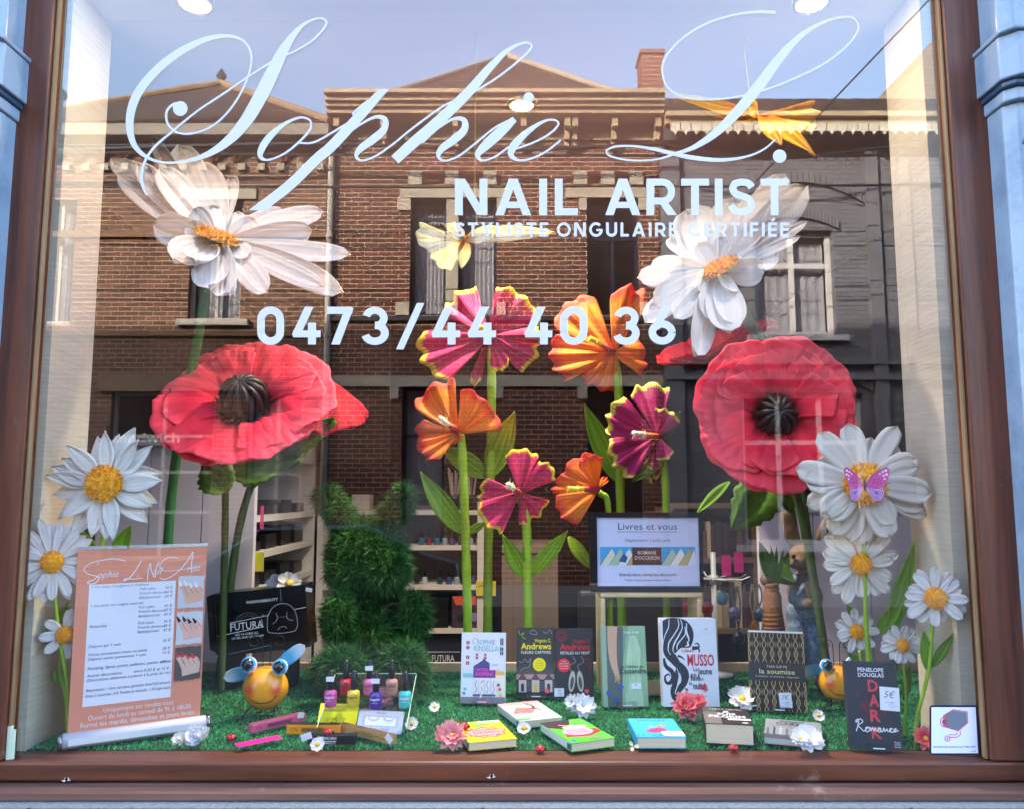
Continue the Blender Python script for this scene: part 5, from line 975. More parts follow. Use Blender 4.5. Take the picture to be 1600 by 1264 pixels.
def andr(col, sub, circ, top):
    def f_(a, w, h):
        f = lambda x, y: (-w/2+w*x, h*y)
        for i in range(6): a.rect(*f(0, .28+.04*i), *f(1, .32+.04*i), H(['6a5c58', '605656', '565254', '4c4c50', '44464c', '3c4046'][i]) if top else GREYC)
        a.text('Virginia C.', *f(.92, .79), h*.05, H(col), 'r', w*.44, bold=.01); a.text('Andrews', *f(.92, .69), h*.09, H(col), 'r', w*.8, bold=.02); a.text(sub, *f(.52, .625), h*.04, WHITE, 'c', w*.78, bold=.01)
        if top:
            a.rect(*f(0, 0), *f(1, .26), H('3a3c48')); a.rect(*f(0, .26), *f(1, .33), H('b09890'))
            for x in (.06, .40, .74):
                a.rect(*f(x, .08), *f(x+.2, .25), H('c8c0bc')); a.poly([f(x-.03, .25), f(x+.23, .25), f(x+.15, .31), f(x+.1, .36), f(x+.05, .31)], H('6a4a50')); a.rect(*f(x+.06, .09), *f(x+.14, .18), H('e8b83a' if x == .40 else '2c3450')); a.disc(*f(x+.1, .18), w*.04, H('e8b83a' if x == .40 else '2c3450'))
            for i in range(24): a.rect(*f(.01+i*.041, .03), *f(.03+i*.041, .075), H('14161c'))
            for r in range(4):
                for c in range(3): a.rect(*f(.27+.34*c-.0, .1+r*.035), *f(.27+.34*c+.11, .125+r*.035), H('5c606c'))
            for st in ([(.05, .52), (.15, .5), (.22, .55), (.3, .5), (.38, .56), (.33, .44), (.2, .42), (.1, .38)], [(.35, .93), (.45, .97), (.55, .92), (.5, .9), (.36, .92)], [(.7, .95), (.8, .92), (.88, .97), (.95, .9)]): a.stroke([f(*q) for q in st], w*.008, H('b8c0c8'), 5)
            a.stroke([f(.05, .97), f(.1, .9), f(.2, .93), f(.15, .87), f(.25, .84)], w*.014, H('a8c030'), 5)
        else:
            for x, tl in ((.42, .12), (.64, -.08)):
                a.poly([(f(x, .24)[0]+w*.085*math.cos(t_)+tl*w*.25*math.sin(t_), f(x, .24)[1]+h*.15*math.sin(t_)) for t_ in np.linspace(0, 6.1, 22)], H('ccc8c4')); a.poly([(f(x, .22)[0]+w*.045*math.cos(t_)+tl*w*.2*math.sin(t_), f(x, .22)[1]+h*.09*math.sin(t_)) for t_ in np.linspace(0, 6.1, 20)], H('5a5654'))
                a.stroke([f(x, .38), f(x-.06, .46), f(x+.1, .52), f(x+.03, .6)], w*.012, H('a8a8ac'), 6)
            a.stroke([f(.7, .54), f(.85, .56), f(.95, .46), f(.88, .35), (f(.97, .25))], w*.012, H('9c2430'), 6); a.stroke([f(.75, .5), f(.86, .48), f(.9, .4)], w*.012, H('9c2430'), 6)
            a.ring(*f(.17, .90), w*.12, w*.012, H('b02838')); a.ring(*f(.17, .90), w*.07, w*.012, H('b02838')); a.stroke([f(.08, .84), f(.2, .82), f(.32, .86)], w*.012, H('b02838'), 4)
        a.disc(*f(.60 if top else .22, .47), w*.17, H(circ)); tc = H('8a7a10') if top else WHITE
        for i, s in enumerate(('POUR', 'CEUX DANS', 'LA LUMIÈRE', 'D\'UN SOIR')): a.text(s, *f(.60 if top else .22, .52-.035*i), h*.018, tc, 'c')
        a.ring(*f(.80, .10), w*.06, w*.014, H('d8404a')); a.disc(*f(.80, .10), w*.045, H('e8707a'))
    return f_
t, m, W, Hh = upright('dark paperback with yellow lettering and turreted houses', 807, 867, 1092, 983, .022, R_(0), R_(8), H('3a3d40'), andr('f0e028', 'FLEURS CAPTIVES', 'f2e410', True), stand='dark paperback with turreted houses')
t, m, W, Hh = upright('dark paperback with red lettering and ballet shoes', 869, 929, 1093, 984, .022, R_(2), R_(8), H('34373a'), andr('d82c38', 'PÉTALES AU VENT', 'e0303c', False), stand='dark paperback with ballet shoes')
pcard('white price card between the two dark paperbacks', m, -W*.42, .016, .026, .021, txt='5€')
def cass(a, w, h):
    f = lambda x, y: (-w/2+w*x, h*y)
    a.rect(*f(.0, 0), *f(1, 1), H('7a9a86')); a.rect(*f(.0, 0), *f(.10, 1), H('9ab09a')); a.poly([f(.1, .0), f(.42, 0), f(.46, .5), f(.5, 1), f(.12, 1)], H('5a6664'))
    a.poly([f(.42, 0), f(1, 0), f(1, 1), f(.62, 1), f(.55, .8), f(.46, .5)], H('8fb895')); a.poly([f(.50, 0), f(.9, 0), f(.86, .5), f(.88, .7), f(.78, .88), f(.64, .88), f(.55, .6)], H('b4d4b4'))
    a.stroke([f(.26, 1) + (w*.22,), f(.24, .75)+(w*.2,), f(.26, .55)+(w*.16,), f(.32, .4)+(w*.11,), f(.34, .33)+(w*.10,)], 0, H('caa48a'), 5); a.stroke([f(.32, .38)+(w*.05,), f(.28, .3)+(w*.03,)], 0, H('b88e78')); a.stroke([f(.35, .36)+(w*.05,), f(.36, .28)+(w*.02,)], 0, H('b88e78'))
    rr = random.Random(2)
    for i in range(60): x, y = rr.uniform(.5, .98), rr.uniform(.02, .8); a.stroke([f(x, y), f(x+rr.uniform(-.02, .02), y+rr.uniform(.06, .2))], w*.008, H(rr.choice(['9cc49c', 'c4e0c0', '7fae86', 'a8cca4'])))
    for x, y in ((.12, .17), (.40, .24), (.28, .09)):
        a.stroke([f(x, y), f(x+.02, y-.1)], w*.01, H('3c5a48'))
        for q in range(6): a.disc(f(x, y)[0]+w*.035*math.cos(q), f(x, y)[1]+w*.035*math.sin(q), w*.022, H('3c5ab8'))
    a.text('Dodie Smith', *f(.68, .91), h*.03, WHITE, 'c', w*.34, bold=.015); a.text('Le Château de', *f(.66, .48), h*.03, H('1c3c44'), 'c', w*.5, bold=.01); a.text('Cassandra', *f(.68, .41), h*.06, H('14304a'), 'c', w*.6, bold=.01)
t, m, W, Hh = upright('green paperback showing an arm and a pale dress, standing in front of the pine frame', 943, 1014, 1106, 981, .030, R_(4), R_(8), H('86a48c'), cass, stand='green paperback with an arm and a dress')
pcard('white price card on the green dress paperback', m, W*.24, Hh*.25, .026, .014, txt='4€')
def musso(a, w, h):
    S_ = lambda x, y: (-w/2+w*(x-75)/535., h*(905-y)/800.); B = H('2c3340'); k = w/535.
    def st(pts, m_=B): a.stroke([S_(x, y)+(q*k,) for x, y, q in pts], 0, m_, 6)
    a.poly([S_(*q) for q in crom([(95, 130), (150, 106), (240, 103), (320, 125), (372, 180), (392, 250), (380, 320), (350, 372), (300, 376), (260, 380), (215, 420), (170, 440), (120, 400), (95, 300), (95, 130)], 4)], B)
    st([(120, 300, 30), (105, 380, 30), (125, 440, 44), (190, 500, 60), (260, 560, 78), (290, 620, 80), (280, 690, 60), (240, 740, 56), (210, 780, 50), (235, 810, 34), (290, 790, 26), (305, 755, 18), (285, 745, 12)])
    st([(170, 430, 40), (200, 470, 50), (230, 530, 46), (215, 610, 40), (190, 700, 46), (170, 770, 50), (185, 830, 44), (235, 840, 26), (250, 820, 10)])
    st([(95, 470, 20), (110, 540, 36), (165, 590, 44), (180, 640, 44), (150, 690, 36), (110, 690, 26), (98, 640, 18), (130, 615, 14), (150, 635, 8)])
    st([(370, 380, 36), (410, 378, 32), (438, 365, 16), (425, 335, 12), (400, 345, 8)]); st([(420, 372, 22), (440, 400, 14), (432, 425, 4)]); st([(230, 450, 24), (265, 462, 16), (297, 490, 5)])
    W_ = H('dfe6f4')
    for pts in ([(160, 115, 6), (150, 190, 8), (115, 260, 8), (97, 320, 4)], [(245, 110, 6), (250, 180, 9), (200, 260, 10), (150, 330, 12), (140, 400, 8), (165, 440, 3)], [(270, 112, 5), (285, 190, 9), (250, 260, 12), (205, 330, 14), (185, 390, 9), (200, 430, 3)], [(310, 180, 4), (310, 250, 9), (270, 300, 10), (230, 350, 12), (225, 400, 5)], [(330, 150, 8), (322, 220, 16), (335, 270, 18), (345, 300, 10), (330, 330, 14), (335, 352, 18), (305, 362, 5)], [(215, 560, 4), (235, 640, 8), (215, 720, 7), (190, 780, 9), (215, 800, 3)]): st(pts, W_)
    a.text('Guillaume', *S_(325, 415), 30*k, H('d83048'), 'c', 120*k); R = H('c82c44')
    a.text('MUSSO', *S_(448, 538), 104*k, R, 'c', 256*k, bold=.02)
    for x in (316, 372, 396, 446): pass
    a.text('La', *S_(392, 588), 38*k, B, 'c', 40*k, bold=.01); a.text('Jeune', *S_(482, 615), 58*k, B, 'c', 138*k, bold=.02); a.text('fille', *S_(388, 672), 62*k, B, 'c', 95*k, bold=.02); a.text('et', *S_(452, 672), 34*k, B, 'c', 28*k); a.text('la', *S_(340, 712), 34*k, B, 'c', 24*k, bold=.01); a.text('nuit', *S_(408, 748), 62*k, B, 'c', 86*k, bold=.02)
    a.disc(*S_(468, 735), 22*k, R, n=9)
    for i in range(9): an = i*.7; a.disc(S_(468, 735)[0]+30*k*math.cos(an), S_(468, 735)[1]+30*k*math.sin(an), (4+3*(i % 3))*k, R, n=8)
t, m, W, Hh = upright('tall white paperback with a black curling hair drawing and red lettering', 1037, 1125, 1106, 968, .036, R_(0), R_(6), H('dfe6f4'), musso, spine=H('c8ccd8'), stand='tall white paperback with the hair drawing')
pcard('white price card taped at the top of the hair drawing book', m, W*.32, Hh*.86, .032, .016, txt='6€')
def soum(a, w, h):
    a.rect(-w/2, h*.975, w/2, h, H('e8eaf4')); g = H('c0ac78'); g2 = H('6a6458'); nx, A_ = 7, w/7.
    for band in ((0.0, .37), (.60, .97)):
        y0, y1 = h*band[0], h*band[1]; rows = int((y1-y0)/(A_*1.15))+1; p = A_*1.15
        for c in range(nx+1):
            x = -w/2+c*A_
            for ph in (0, 1):
                pts = [(max(-w/2, min(w/2, x+(.5 if ph else -.5)*A_*.5*math.cos(PI*(y-y0)/p)*.96+0)), y) for y in np.linspace(y0, y1, rows*7+1)]
                a.stroke(pts, w*.012, g)
        for c in range(nx):
            for r in range(rows):
                for o in (0, .5):
                    x = -w/2+(c+.5+o)*A_; y = y0+(r*2+(1 if o else 0)+.0)*p
                    if x > w/2-.3*A_ or y > y1-.25*p or y < y0+.2*p: continue
                    a.poly([(x, y-.42*p), (x+.2*A_, y), (x, y+.42*p), (x-.2*A_, y)], g2)
    a.rect(-w/2, h*.375, w/2, h*.60, H('35373c')); a.text('TARA SUE ME', 0, h*.535, h*.03, H('d8d0c0'), 'c'); a.text('la soumise', 0, h*.46, h*.06, H('e4d8a0'), 'c', w*.64, bold=.005); a.text('la soumise - le dominant - l\'apprentie', 0, h*.415, h*.025, H('c8c4b8'), 'c', w*.78)
t, m, W, Hh = upright('dark brown paperback with a gold ogee pattern and gold title', 1176, 1258, 1113, 988, .022, R_(-12), R_(7), H('2e2a28'), soum, stand='gold patterned paperback')
pcard('white handwritten price card leaning on the gold patterned book', m, W*.12, .028, .030, .036, R_(-4), yoff=-.012, txt='7€')
def dark(a, w, h):
    f = lambda x, y: (-w/2+w*x, h*y); r_ = H('c8444e'); b_ = H('7a2c38')
    for x, y, s in ((.22, .62, .05), (.38, .52, .09), (.3, .48, .06), (.55, .5, .07), (.6, .42, .06), (.35, .42, .06), (.7, .43, .04), (.6, .68, .05)):
        for q in (1, .66, .33): a.ring(*f(x, y), w*s*q, w*.008, b_, n=10)
    a.text('PENELOPE', *f(.5, .885), h*.045, WHITE, 'c', w*.50, bold=.015); a.text('DOUGLAS', *f(.5, .825), h*.045, WHITE, 'c', w*.50, bold=.015)
    for c, y in (('D', .66), ('A', .49), ('R', .32), ('K', .13)): a.text(c, *f(.52, y), h*.13, r_, 'c', w*.2, bold=.03)
    s = [(.13, .20), (.17, .27), (.19, .33), (.15, .33), (.14, .30), (.22, .34), (.27, .31), (.18, .27), (.23, .23), (.28, .205), (.33, .235), (.37, .25), (.33, .25), (.31, .225), (.33, .20), (.37, .205), (.385, .235), (.36, .25), (.41, .24), (.41, .21), (.45, .25), (.47, .21), (.50, .25), (.52, .21), (.595, .245), (.555, .24), (.555, .205), (.59, .207), (.605, .245), (.607, .207), (.64, .215), (.66, .25), (.68, .21), (.72, .24), (.74, .21), (.82, .245), (.77, .24), (.78, .21), (.84, .21), (.90, .245), (.86, .24), (.86, .21), (.94, .23)]
    a.stroke([f(*q) for q in s], w*.018, WHITE, 5)
    for i, q in enumerate(('Harper', 'Collins', 'Poche')): a.text(q, *f(.84, .085-.025*i), h*.018, WHITE, 'l', w*.12)
t, m, W, Hh = upright('black paperback with red vertical letters beside the camera sticker', 1332, 1409, 1174, 1037, .020, R_(-9), R_(8), H('2e333c'), dark, stand='black paperback with red letters')
pcard('large white price card stuck on the black book with red letters', m, W*.32, Hh*.58, .040, .048, R_(3), txt='5€')
# --- books lying flat
def flat(label, bl, br, D, th, cov, art, side='left', pages='ddd2b2', sp=None):
    A, B = G(*bl), G(*br); W = (B-A).length; m = frame(A, B-A, (0, 0, 1)); t = thing('book', label, 'book', M4=m)
    mb = MB(); mb.box(0, W, 0, D, th-.0012, th); mb.box(0, W, 0, D, .003, .0042); mb.box(0, .0012, 0, D, .0043, th-.0013); mb.build('cover', [cov], t)
    mb = MB(); mb.box(.0014, W-.002, .001, D-.002, .0044, th-.0014); mb.build('pages', M(pages, .8, var=.12, scale=900, stretch=(.01, .01, 1)), t)
    if sp: mb = MB(); mb.box(-.0006, -.0001, D*.04, D*.96, .005, th-.002); mb.build('spine_print', sp, t); mb = MB(); mb.box(-.0010, -.0007, D*.02, D*.12, .006, th-.003); mb.build('spine_logo', H('3a5a98'), t)
    a = Art(topface(0, 0, th)); art(a, W, D); a.build('cover_print', t); return m, W, D, th
def swirlbook(bgc, inkc, blob, words):
    def f_(a, w, h):
        a.poly([(w*(.5+.42*math.cos(q)*(1+.10*math.sin(7*q))), h*(.42+.25*math.sin(q)*(1+.12*math.sin(9*q)))) for q in np.linspace(0, 6.2, 50)], H(inkc)); a.poly([(w*(.5+.385*math.cos(q)*(1+.10*math.sin(7*q))), h*(.42+.22*math.sin(q)*(1+.12*math.sin(9*q)))) for q in np.linspace(0, 6.2, 50)], H(blob))
        for i, s in enumerate(words): a.text(s, w*.5, h*(.50-.13*i), h*.085, H(inkc), 'c', w*.55, bold=.015)
        a.poly([(w*.25, h*.72), (w*.42, h*.92), (w*.6, h*.9), (w*.78, h*.74), (w*.6, h*.70), (w*.4, h*.70)], H('8ac848')); a.stroke([(w*.3, h*.78), (w*.5, h*.84), (w*.7, h*.78)], w*.02, H('5aa030'), 4)
        a.rect(w*.5, h*.90, w*.98, h*.99, H('e4e8f2'))
    return f_
flat('yellow paperback lying flat with a red swirl title and a ladybird on it', (733, 1175), (808, 1168), .150, .020, H('f2c810'), swirlbook('', 'd04a30', 'f0a0a8', ('Jennifer', 'GREEN', 'Love')), sp=H('d8dce0'))
def pinkb(a, w, h):
    a.rect(0, 0, w, h, H('b4c8bc')); a.rect(0, h*.84, w, h, H('d8a0a4')); a.poly([(w*.08, h*.4), (w*.5, h*.35), (w*.75, h*.62), (w*.3, h*.72)], H('d06a74'))
    for i, s in enumerate(('Comment se', 'passe ton', 'été')): a.text(s, w*.42, h*(.60-.11*i), h*.07, H('e8a8a8'), 'c', w*.5, bold=.01)
    a.stroke([(w*.62, h*.9), (w*.72, h*.7), (w*.66, h*.6), (w*.8, h*.5)], w*.06, H('5a3848'), 5); a.disc(w*.72, h*.8, w*.05, H('c88a80')); a.rect(w*.0, h*.05, w*.3, h*.12, H('5a9a4a')); a.rect(w*.45, h*.03, w*.98, h*.2, H('e6e8f4')); a.text('3€', w*.72, h*.07, h*.08, H('5a5a78'), 'c')
flat('pinkish grey paperback lying flat in front of the ballet shoe book', (812, 1140), (879, 1133), .165, .019, H('b4c8bc'), pinkb, sp=H('c8d0cc'))
def greenb(a, w, h):
    a.rect(0, 0, w, h, H('5ac83a')); a.poly([(0, h*.72), (w*.25, h*.6), (w*.55, h*.78), (w*.7, h), (0, h)], H('3c2c34')); a.poly([(w*.4, h*.6), (w*.95, h*.5), (w, h*.35), (w*.6, h*.2), (w*.1, h*.25), (w*.15, h*.4)], H('a8303a'))
    a.disc(w*.5, h*.45, w*.34, H('e8a8c4'), h*.17); a.text('Bienvenue', w*.5, h*.47, h*.06, H('5a3048'), 'c', w*.45); a.text('au mariage', w*.5, h*.38, h*.06, H('5a3048'), 'c', w*.48); a.stroke([(w*.3, h*.8), (w*.45, h*.72), (w*.6, h*.74)], w*.05, H('e8b0a0'), 4)
    a.rect(w*.3, h*.62, w*.85, h*.70, H('e6e8f4')); a.rect(w*.45, h*.05, w*.8, h*.12, H('2c4a34')); a.rect(w*.06, h*.05, w*.18, h*.13, H('4a7ab8')); a.text('ROMAN', w*.62, h*.065, h*.04, WHITE, 'c')
flat('bright green paperback lying flat with a pink oval title', (893, 1177), (961, 1168), .165, .021, H('5ac83a'), greenb, sp=H('e4e8ee'))
def blueb(a, w, h):
    a.rect(0, 0, w, h, H('3ab0e0')); a.text('WOLFF', w*.5, h*.84, h*.1, H('1c6a98'), 'c', w*.62); a.stroke([(w*.2, h*.8), (w*.5, h*.77), (w*.85, h*.8)], w*.008, WHITE, 4)
    a.poly([(w*.22, h*.3), (w*.4, h*.45), (w*.6, h*.5), (w*.72, h*.38), (w*.6, h*.25), (w*.4, h*.22)], H('c03a80')); a.disc(w*.66, h*.6, w*.06, H('d8a890')); a.stroke([(w*.5, h*.5), (w*.6, h*.56), (w*.75, h*.66)], w*.06, H('e07a3a'), 4); a.poly([(w*.35, h*.5), (w*.4, h*.64), (w*.48, h*.52)], H('b0c8e8'))
    a.text('11', w*.1, h*.06, h*.1, H('1c5a88'), 'c'); a.text('LUNE', w*.5, h*.04, h*.1, H('1c5a88'), 'c', w*.3); a.rect(w*.56, h*.08, w*1.0, h*.30, H('e4e8f6')); a.text('2,50 €', w*.78, h*.15, h*.07, H('5a5a78'), 'c')
flat('sky blue paperback lying flat with a pink dancer', (996, 1171), (1073, 1171), .145, .026, H('3ab0e0'), blueb)
def pil(a, w, h):
    a.rect(0, 0, w, h, H('2c2a2c')); a.rect(0, 0, w*.36, h*.72, H('6a6460')); a.rect(0, h*.72, w*.3, h, H('4a4644'))
    for i in range(5): a.stroke([(w*(.05+.06*i), 0), (w*(.08+.05*i), h*.5)], w*.012, H('8a847c'))
    a.text('TERRY HAYES', w*.5, h*.86, h*.07, H('c8c4c0'), 'c', w*.72); a.text('JE', w*.5, h*.70, h*.09, WHITE, 'c', w*.14, bold=.03); a.text('SUIS', w*.5, h*.55, h*.11, WHITE, 'c', w*.4, bold=.03); a.text('PILGRIM', w*.5, h*.38, h*.13, WHITE, 'c', w*.78, bold=.03)
    a.rect(w*.5, h*.24, w*.98, h*.34, H('dfe2ee')); a.disc(w*.84, h*.1, w*.07, H('c0bcb8'), h*.04)
flat('very thick paperback lying flat with white capitals on black', (1103, 1163), (1179, 1167), .135, .046, H('2c2a2c'), pil)
def carr(a, w, h):
    a.rect(0, 0, w, h, H('8c949c'))
    for i in range(9): a.rect(w*(.04+.11*i), h*.15, w*(.08+.11*i), h*(.5+.05*(i % 3)), H(['5a626c', '3c444e', 'a8b0b8'][i % 3]))
    a.rect(0, 0, w, h*.16, H('4c545e')); a.text('DONATO', w*.5, h*.84, h*.1, H('1c2028'), 'c', w*.45, bold=.02); a.text('CARRISI', w*.5, h*.70, h*.12, H('1c2028'), 'c', w*.62, bold=.02); a.text('LE CHUCHOTEUR', w*.5, h*.6, h*.06, H('b05a50'), 'c'); a.rect(w*.5, h*.22, w*.98, h*.32, H('dfe2ee'))
flat('grey paperback lying flat behind a white daisy near the gold patterned book', (1194, 1163), (1287, 1172), .150, .018, H('9aa0a6'), carr, pages='c8ccc8')
# --- roll-up menu stand
A, B = G(104, 1172), G(313, 1143); m = frame(A, B-A, (0, 0, 1)); W = (B-A).length; Hh = P(121, 857, A.y).z-TURF
t = thing('menu_stand', 'salmon pink roll-up price list with white script heading on a silver base', 'display stand', M4=m)
SIL = M('ccd2dc', .25, metal=.7)
mb = MB(); mb.lathe([(.0150, -.012), (.0165, -.01), (.0165, W+.012), (.0150, W+.014)], 24, M4=Matrix.Translation((0, .010, .017)) @ Matrix.Rotation(PI/2, 4, 'Y'), sq=1.0); o = mb.build('base_tube', M('b8bcc6', .6), t, True)
for x in (-.018, W+.012): mb = MB(); mb.lathe([(.0175, 0), (.0195, .002), (.0195, .007), (.0175, .009)], 24, M4=Matrix.Translation((x, .010, .017)) @ Matrix.Rotation(PI/2, 4, 'Y')); mb.build('end_cap', M('8c8e96', .2, metal=.9), t, True)
mb = MB(); mb.box(.002, W-.002, -.0082, -.0072, .010, .024); mb.build('base_band', M('e6e9f2', .3), t)
z0 = .031; mb = MB(); mb.box(0, W, .012, .0128, z0, Hh-.004); mb.build('banner', M('de8f74', .5), t); mb = MB(); mb.box(-.002, W+.002, .0105, .0145, Hh-.0035, Hh+.004); mb.build('top_rail', SIL, t); mb = MB(); mb.tube([(W/2, .02, .03), (W/2, .02, Hh)], .004, 6); mb.build('pole', SIL, t)
BH = Hh-.004-z0; a = Art(lambda x, y, h: Vector((x*W, .012-h, z0+y*BH)))
a.rect(.095, .135, .755, .805, H('e4e8f6'))
GI = H('565c74')
rows = [(.785, '1 ère pose allongement chablons', .1, None), (.76, 'Full color', .46, '56 €'), (.735, 'French devenue', .46, '60 €'), (.71, 'Babyboomer', .46, '60 €'), (.68, '1 ère pose sur ongles naturels', .1, None), (.655, 'Full color', .46, '41 €'), (.63, 'French devenue', .46, '47 €'), (.605, 'Babyboomer', .46, '47 €'), (.565, 'Full color', .46, '36 €'), (.54, 'French devenue', .46, '38 €'), (.515, 'Babyboomer', .46, '47 €'),
        (.455, 'Dépose gel + soin', .1, '15 €'), (.41, 'Vernis permanent mains ou pieds', .1, '28 €'), (.385, 'Dépose vernis permanent + soin', .1, '15 €'), (.335, 'Stamping, lignes, points, paillettes, petites résines', .1, 'offert'), (.295, 'Autres décorations', .1, 'entre 0,50 € et 15 €'), (.27, '(Décorations élaborées à prévoir à la prise de rdv)', .1, None), (.215, 'Réparation : 1ère semaine gratuite (sauf full-stress)', .1, None), (.185, 'Entre 2 retouches : 4 €. Pendant la retouche : 1 €/ongle cassé', .1, None)]
a.fn = lambda x, y, h: Vector((x, .012-h, z0+y))
for y, s, x, pr in rows:
    hh = .0062; tw = textgeo(s, 0, .15)[2]*hh/CAPH; a.text(s, (x+.015)*W, y*BH, hh, GI, 'l', min(tw, (.63 if x < .3 else .22)*W), slant=.15)
    if pr: a.text(pr, .735*W, y*BH, hh, GI, 'r', slant=.15)
a.text('Retouche', .115*W, .565*BH, .0062, GI, slant=.15)
for y, s, x0, x1 in ((.093, 'Uniquement sur rendez-vous', .25, .78), (.058, 'Ouvert du lundi au samedi de 9h à 18h30', .14, .92), (.022, 'Fermé les mardis, dimanches et jours fériés', .09, .95)): a.text(s, x0*W, y*BH, .0105, WHITE, 'l', (x1-x0)*W)
# script heading traced stroke by stroke
def hx(x, y): return ((x-42)/728*W, (1-(y-42)/ (1145-42))*BH*1.0)
def hs(L, w=.0021): a.stroke([(hx(x, y-(x-42)*-.02)) for x, y in L], w, WHITE, 5)
hs([(300, 112), (230, 98), (130, 115), (80, 150), (95, 185), (150, 205), (160, 225), (130, 250), (98, 242), (130, 225), (160, 205)], .002)
if False: hs([(150, 215), (160, 200), (172, 212), (160, 222), (152, 212), (178, 208), (188, 198), (172, 245), (184, 205), (196, 198), (198, 214), (212, 205), (225, 150), (215, 212), (226, 200), (232, 212), (240, 200), (242, 212), (250, 205), (262, 198), (252, 198), (254, 214), (268, 205)])
hs([(388, 112), (360, 170), (325, 222), (298, 238), (305, 225), (350, 228), (400, 222)], .002); a.disc(*hx(372, 216), .0016, WHITE)
hs([(428, 240), (430, 170), (440, 130), (445, 170), (468, 220), (475, 160), (490, 120)], .002)
if False: hs([(482, 200), (472, 200), (474, 216), (486, 204), (488, 214), (498, 196), (499, 212), (508, 200), (520, 150), (512, 212), (525, 206)])
hs([(500, 225), (530, 235), (600, 190), (660, 110), (685, 62), (680, 130), (682, 200)], .002); hs([(600, 100), (540, 95), (495, 140), (520, 180), (600, 178), (690, 165), (735, 150)], .0015)
for s_, x_, y_, x1_ in (('ophie', 152, 218, 268), ('ail', 452, 212, 515), ('rtist', 655, 203, 738)): a.text(s_, *hx(x_, y_), .0155, WHITE, 'l', (x1_-x_)/728*W, slant=.35, rot=.03)
if False: hs([(690, 212), (694, 190), (702, 196), (708, 150), (702, 206), (714, 196), (716, 208), (724, 190), (728, 206), (736, 150), (732, 205), (745, 200)], .0014)
# three hand pictures
for (y0, y1, bgc, nail, sk) in ((.64, .83, 'c8ccd8', 'f4ece8', 'dcae98'), (.43, .62, 'ccd0d8', '2c1c28', 'e0b4a6'), (.225, .415, '4c4848', 'd8283c', 'd4b4a4')):
    yy0, yy1 = y0*BH, y1*BH; xx0, xx1 = .775*W, .985*W; n = 16; rr = random.Random(int(y0*100))
    a.poly([(xx0+(xx1-xx0)*i/n, yy0+rr.uniform(-.0015, .0015)) for i in range(n+1)]+[(xx1-(xx1-xx0)*i/n, yy1+rr.uniform(-.0015, .0015)) for i in range(n+1)], H(bgc))
    w, h = xx1-xx0, yy1-yy0
    a.poly([(xx0+w*.3, yy0+h*.12), (xx0+w*.95, yy0+h*.2), (xx1-w*.03, yy0+h*.5), (xx0+w*.7, yy0+h*.6), (xx0+w*.25, yy0+h*.42)], H(sk))
    for i in range(4):
        bx, by = xx0+w*(.32+.19*i), yy0+h*(.40+.03*i); txx, ty = xx0+w*(.12+.21*i), yy0+h*(.70+.03*(i % 2)-.03*i); d = Vector((txx-bx, ty-by)).normalized()
        a.stroke([(bx, by), ((bx+txx)/2, (by+ty)/2+h*.03), (txx, ty)], w*.17, H(sk), 3); a.disc(txx, ty, w*.085, H(sk), n=12); a.stroke([(txx, ty, w*.12), (txx+d.x*w*.12, ty+d.y*w*.12, w*.1), (txx+d.x*w*.26, ty+d.y*w*.26, w*.02)], 0, H(nail))
        a.stroke([(bx+w*.09, by), (txx+w*.10, ty-h*.02)], w*.014, M('7a5048', .6))
a.build('print', t)
# --- lamp carton on its black support
Yf = 2.33; c = [P(x, y, Yf) for x, y in ((337, 928), (486, 916), (484, 1010), (337, 1026))]
xa_ = (c[1]-c[0]); m = frame(c[3], c[2]-c[3], c[0]-c[3]); W = (c[2]-c[3]).length; Hh = (c[0]-c[3]).length
t = thing('lamp_carton', 'black carton with a white outlined lamp drawing standing behind the bee ornament', 'box', M4=m)
mb = MB(); mb.prism([(0, .01), (.012, 0), (W, 0), (W, Hh), (0, Hh)], 0, .09); o = mb.build('carton', M('17181c', .25, spec=.5), t)
mb = MB(); mb.prism([(-.02, .02), (-.0008, .01), (-.0008, Hh), (-.02, Hh-.006)], .012, .08); mb.build('side_panel', M('22242a', .3), t)
a = Art(); s = W/820.; X = lambda x, y: ((x-20)*s, Hh-(y-205+(x-20)*-.02)*s*1.02)
a.text('PASSIONEBEAUTY', *X(320, 320), 24*s, WHITE, 'l', 275*s, bold=.012); a.text('FUTURA', *X(165, 528), 62*s, WHITE, 'l', 285*s, bold=.005)
a.stroke([X(165, 540), X(165, 462), X(500, 440)], 5*s, WHITE); a.stroke([X(50, 560), X(452, 528), X(438, 465)], 6*s, WHITE); a.stroke([X(735, 418), X(832, 412)], 6*s, WHITE)
a.text('LED 3.0 CURES ALL', *X(305, 578), 18*s, WHITE, 'c', 205*s, bold=.01); a.text('UV GEL AND GEL POLISH', *X(308, 606), 18*s, WHITE, 'c', 275*s, bold=.01)
a.stroke([X(*q) for q in ((520, 590), (490, 575), (485, 520), (500, 440), (550, 375), (620, 355), (690, 375), (738, 440), (750, 530), (735, 585), (700, 600), (600, 602), (520, 590))], 5*s, H('b8bcc8'), 4)
a.stroke([X(570, 430), X(578, 470), X(560, 500), (X(530, 515))], 4*s, H('b8bcc8'), 5); a.stroke([X(668, 430), X(660, 470), X(680, 500), X(712, 505)], 4*s, H('b8bcc8'), 5); a.stroke([X(575, 572), X(595, 552), X(635, 550), X(655, 568)], 4*s, H('b8bcc8'), 5)
for i in range(6): a.disc(*X(590+13*i, 468), 3*s, H('b8bcc8'), n=8)
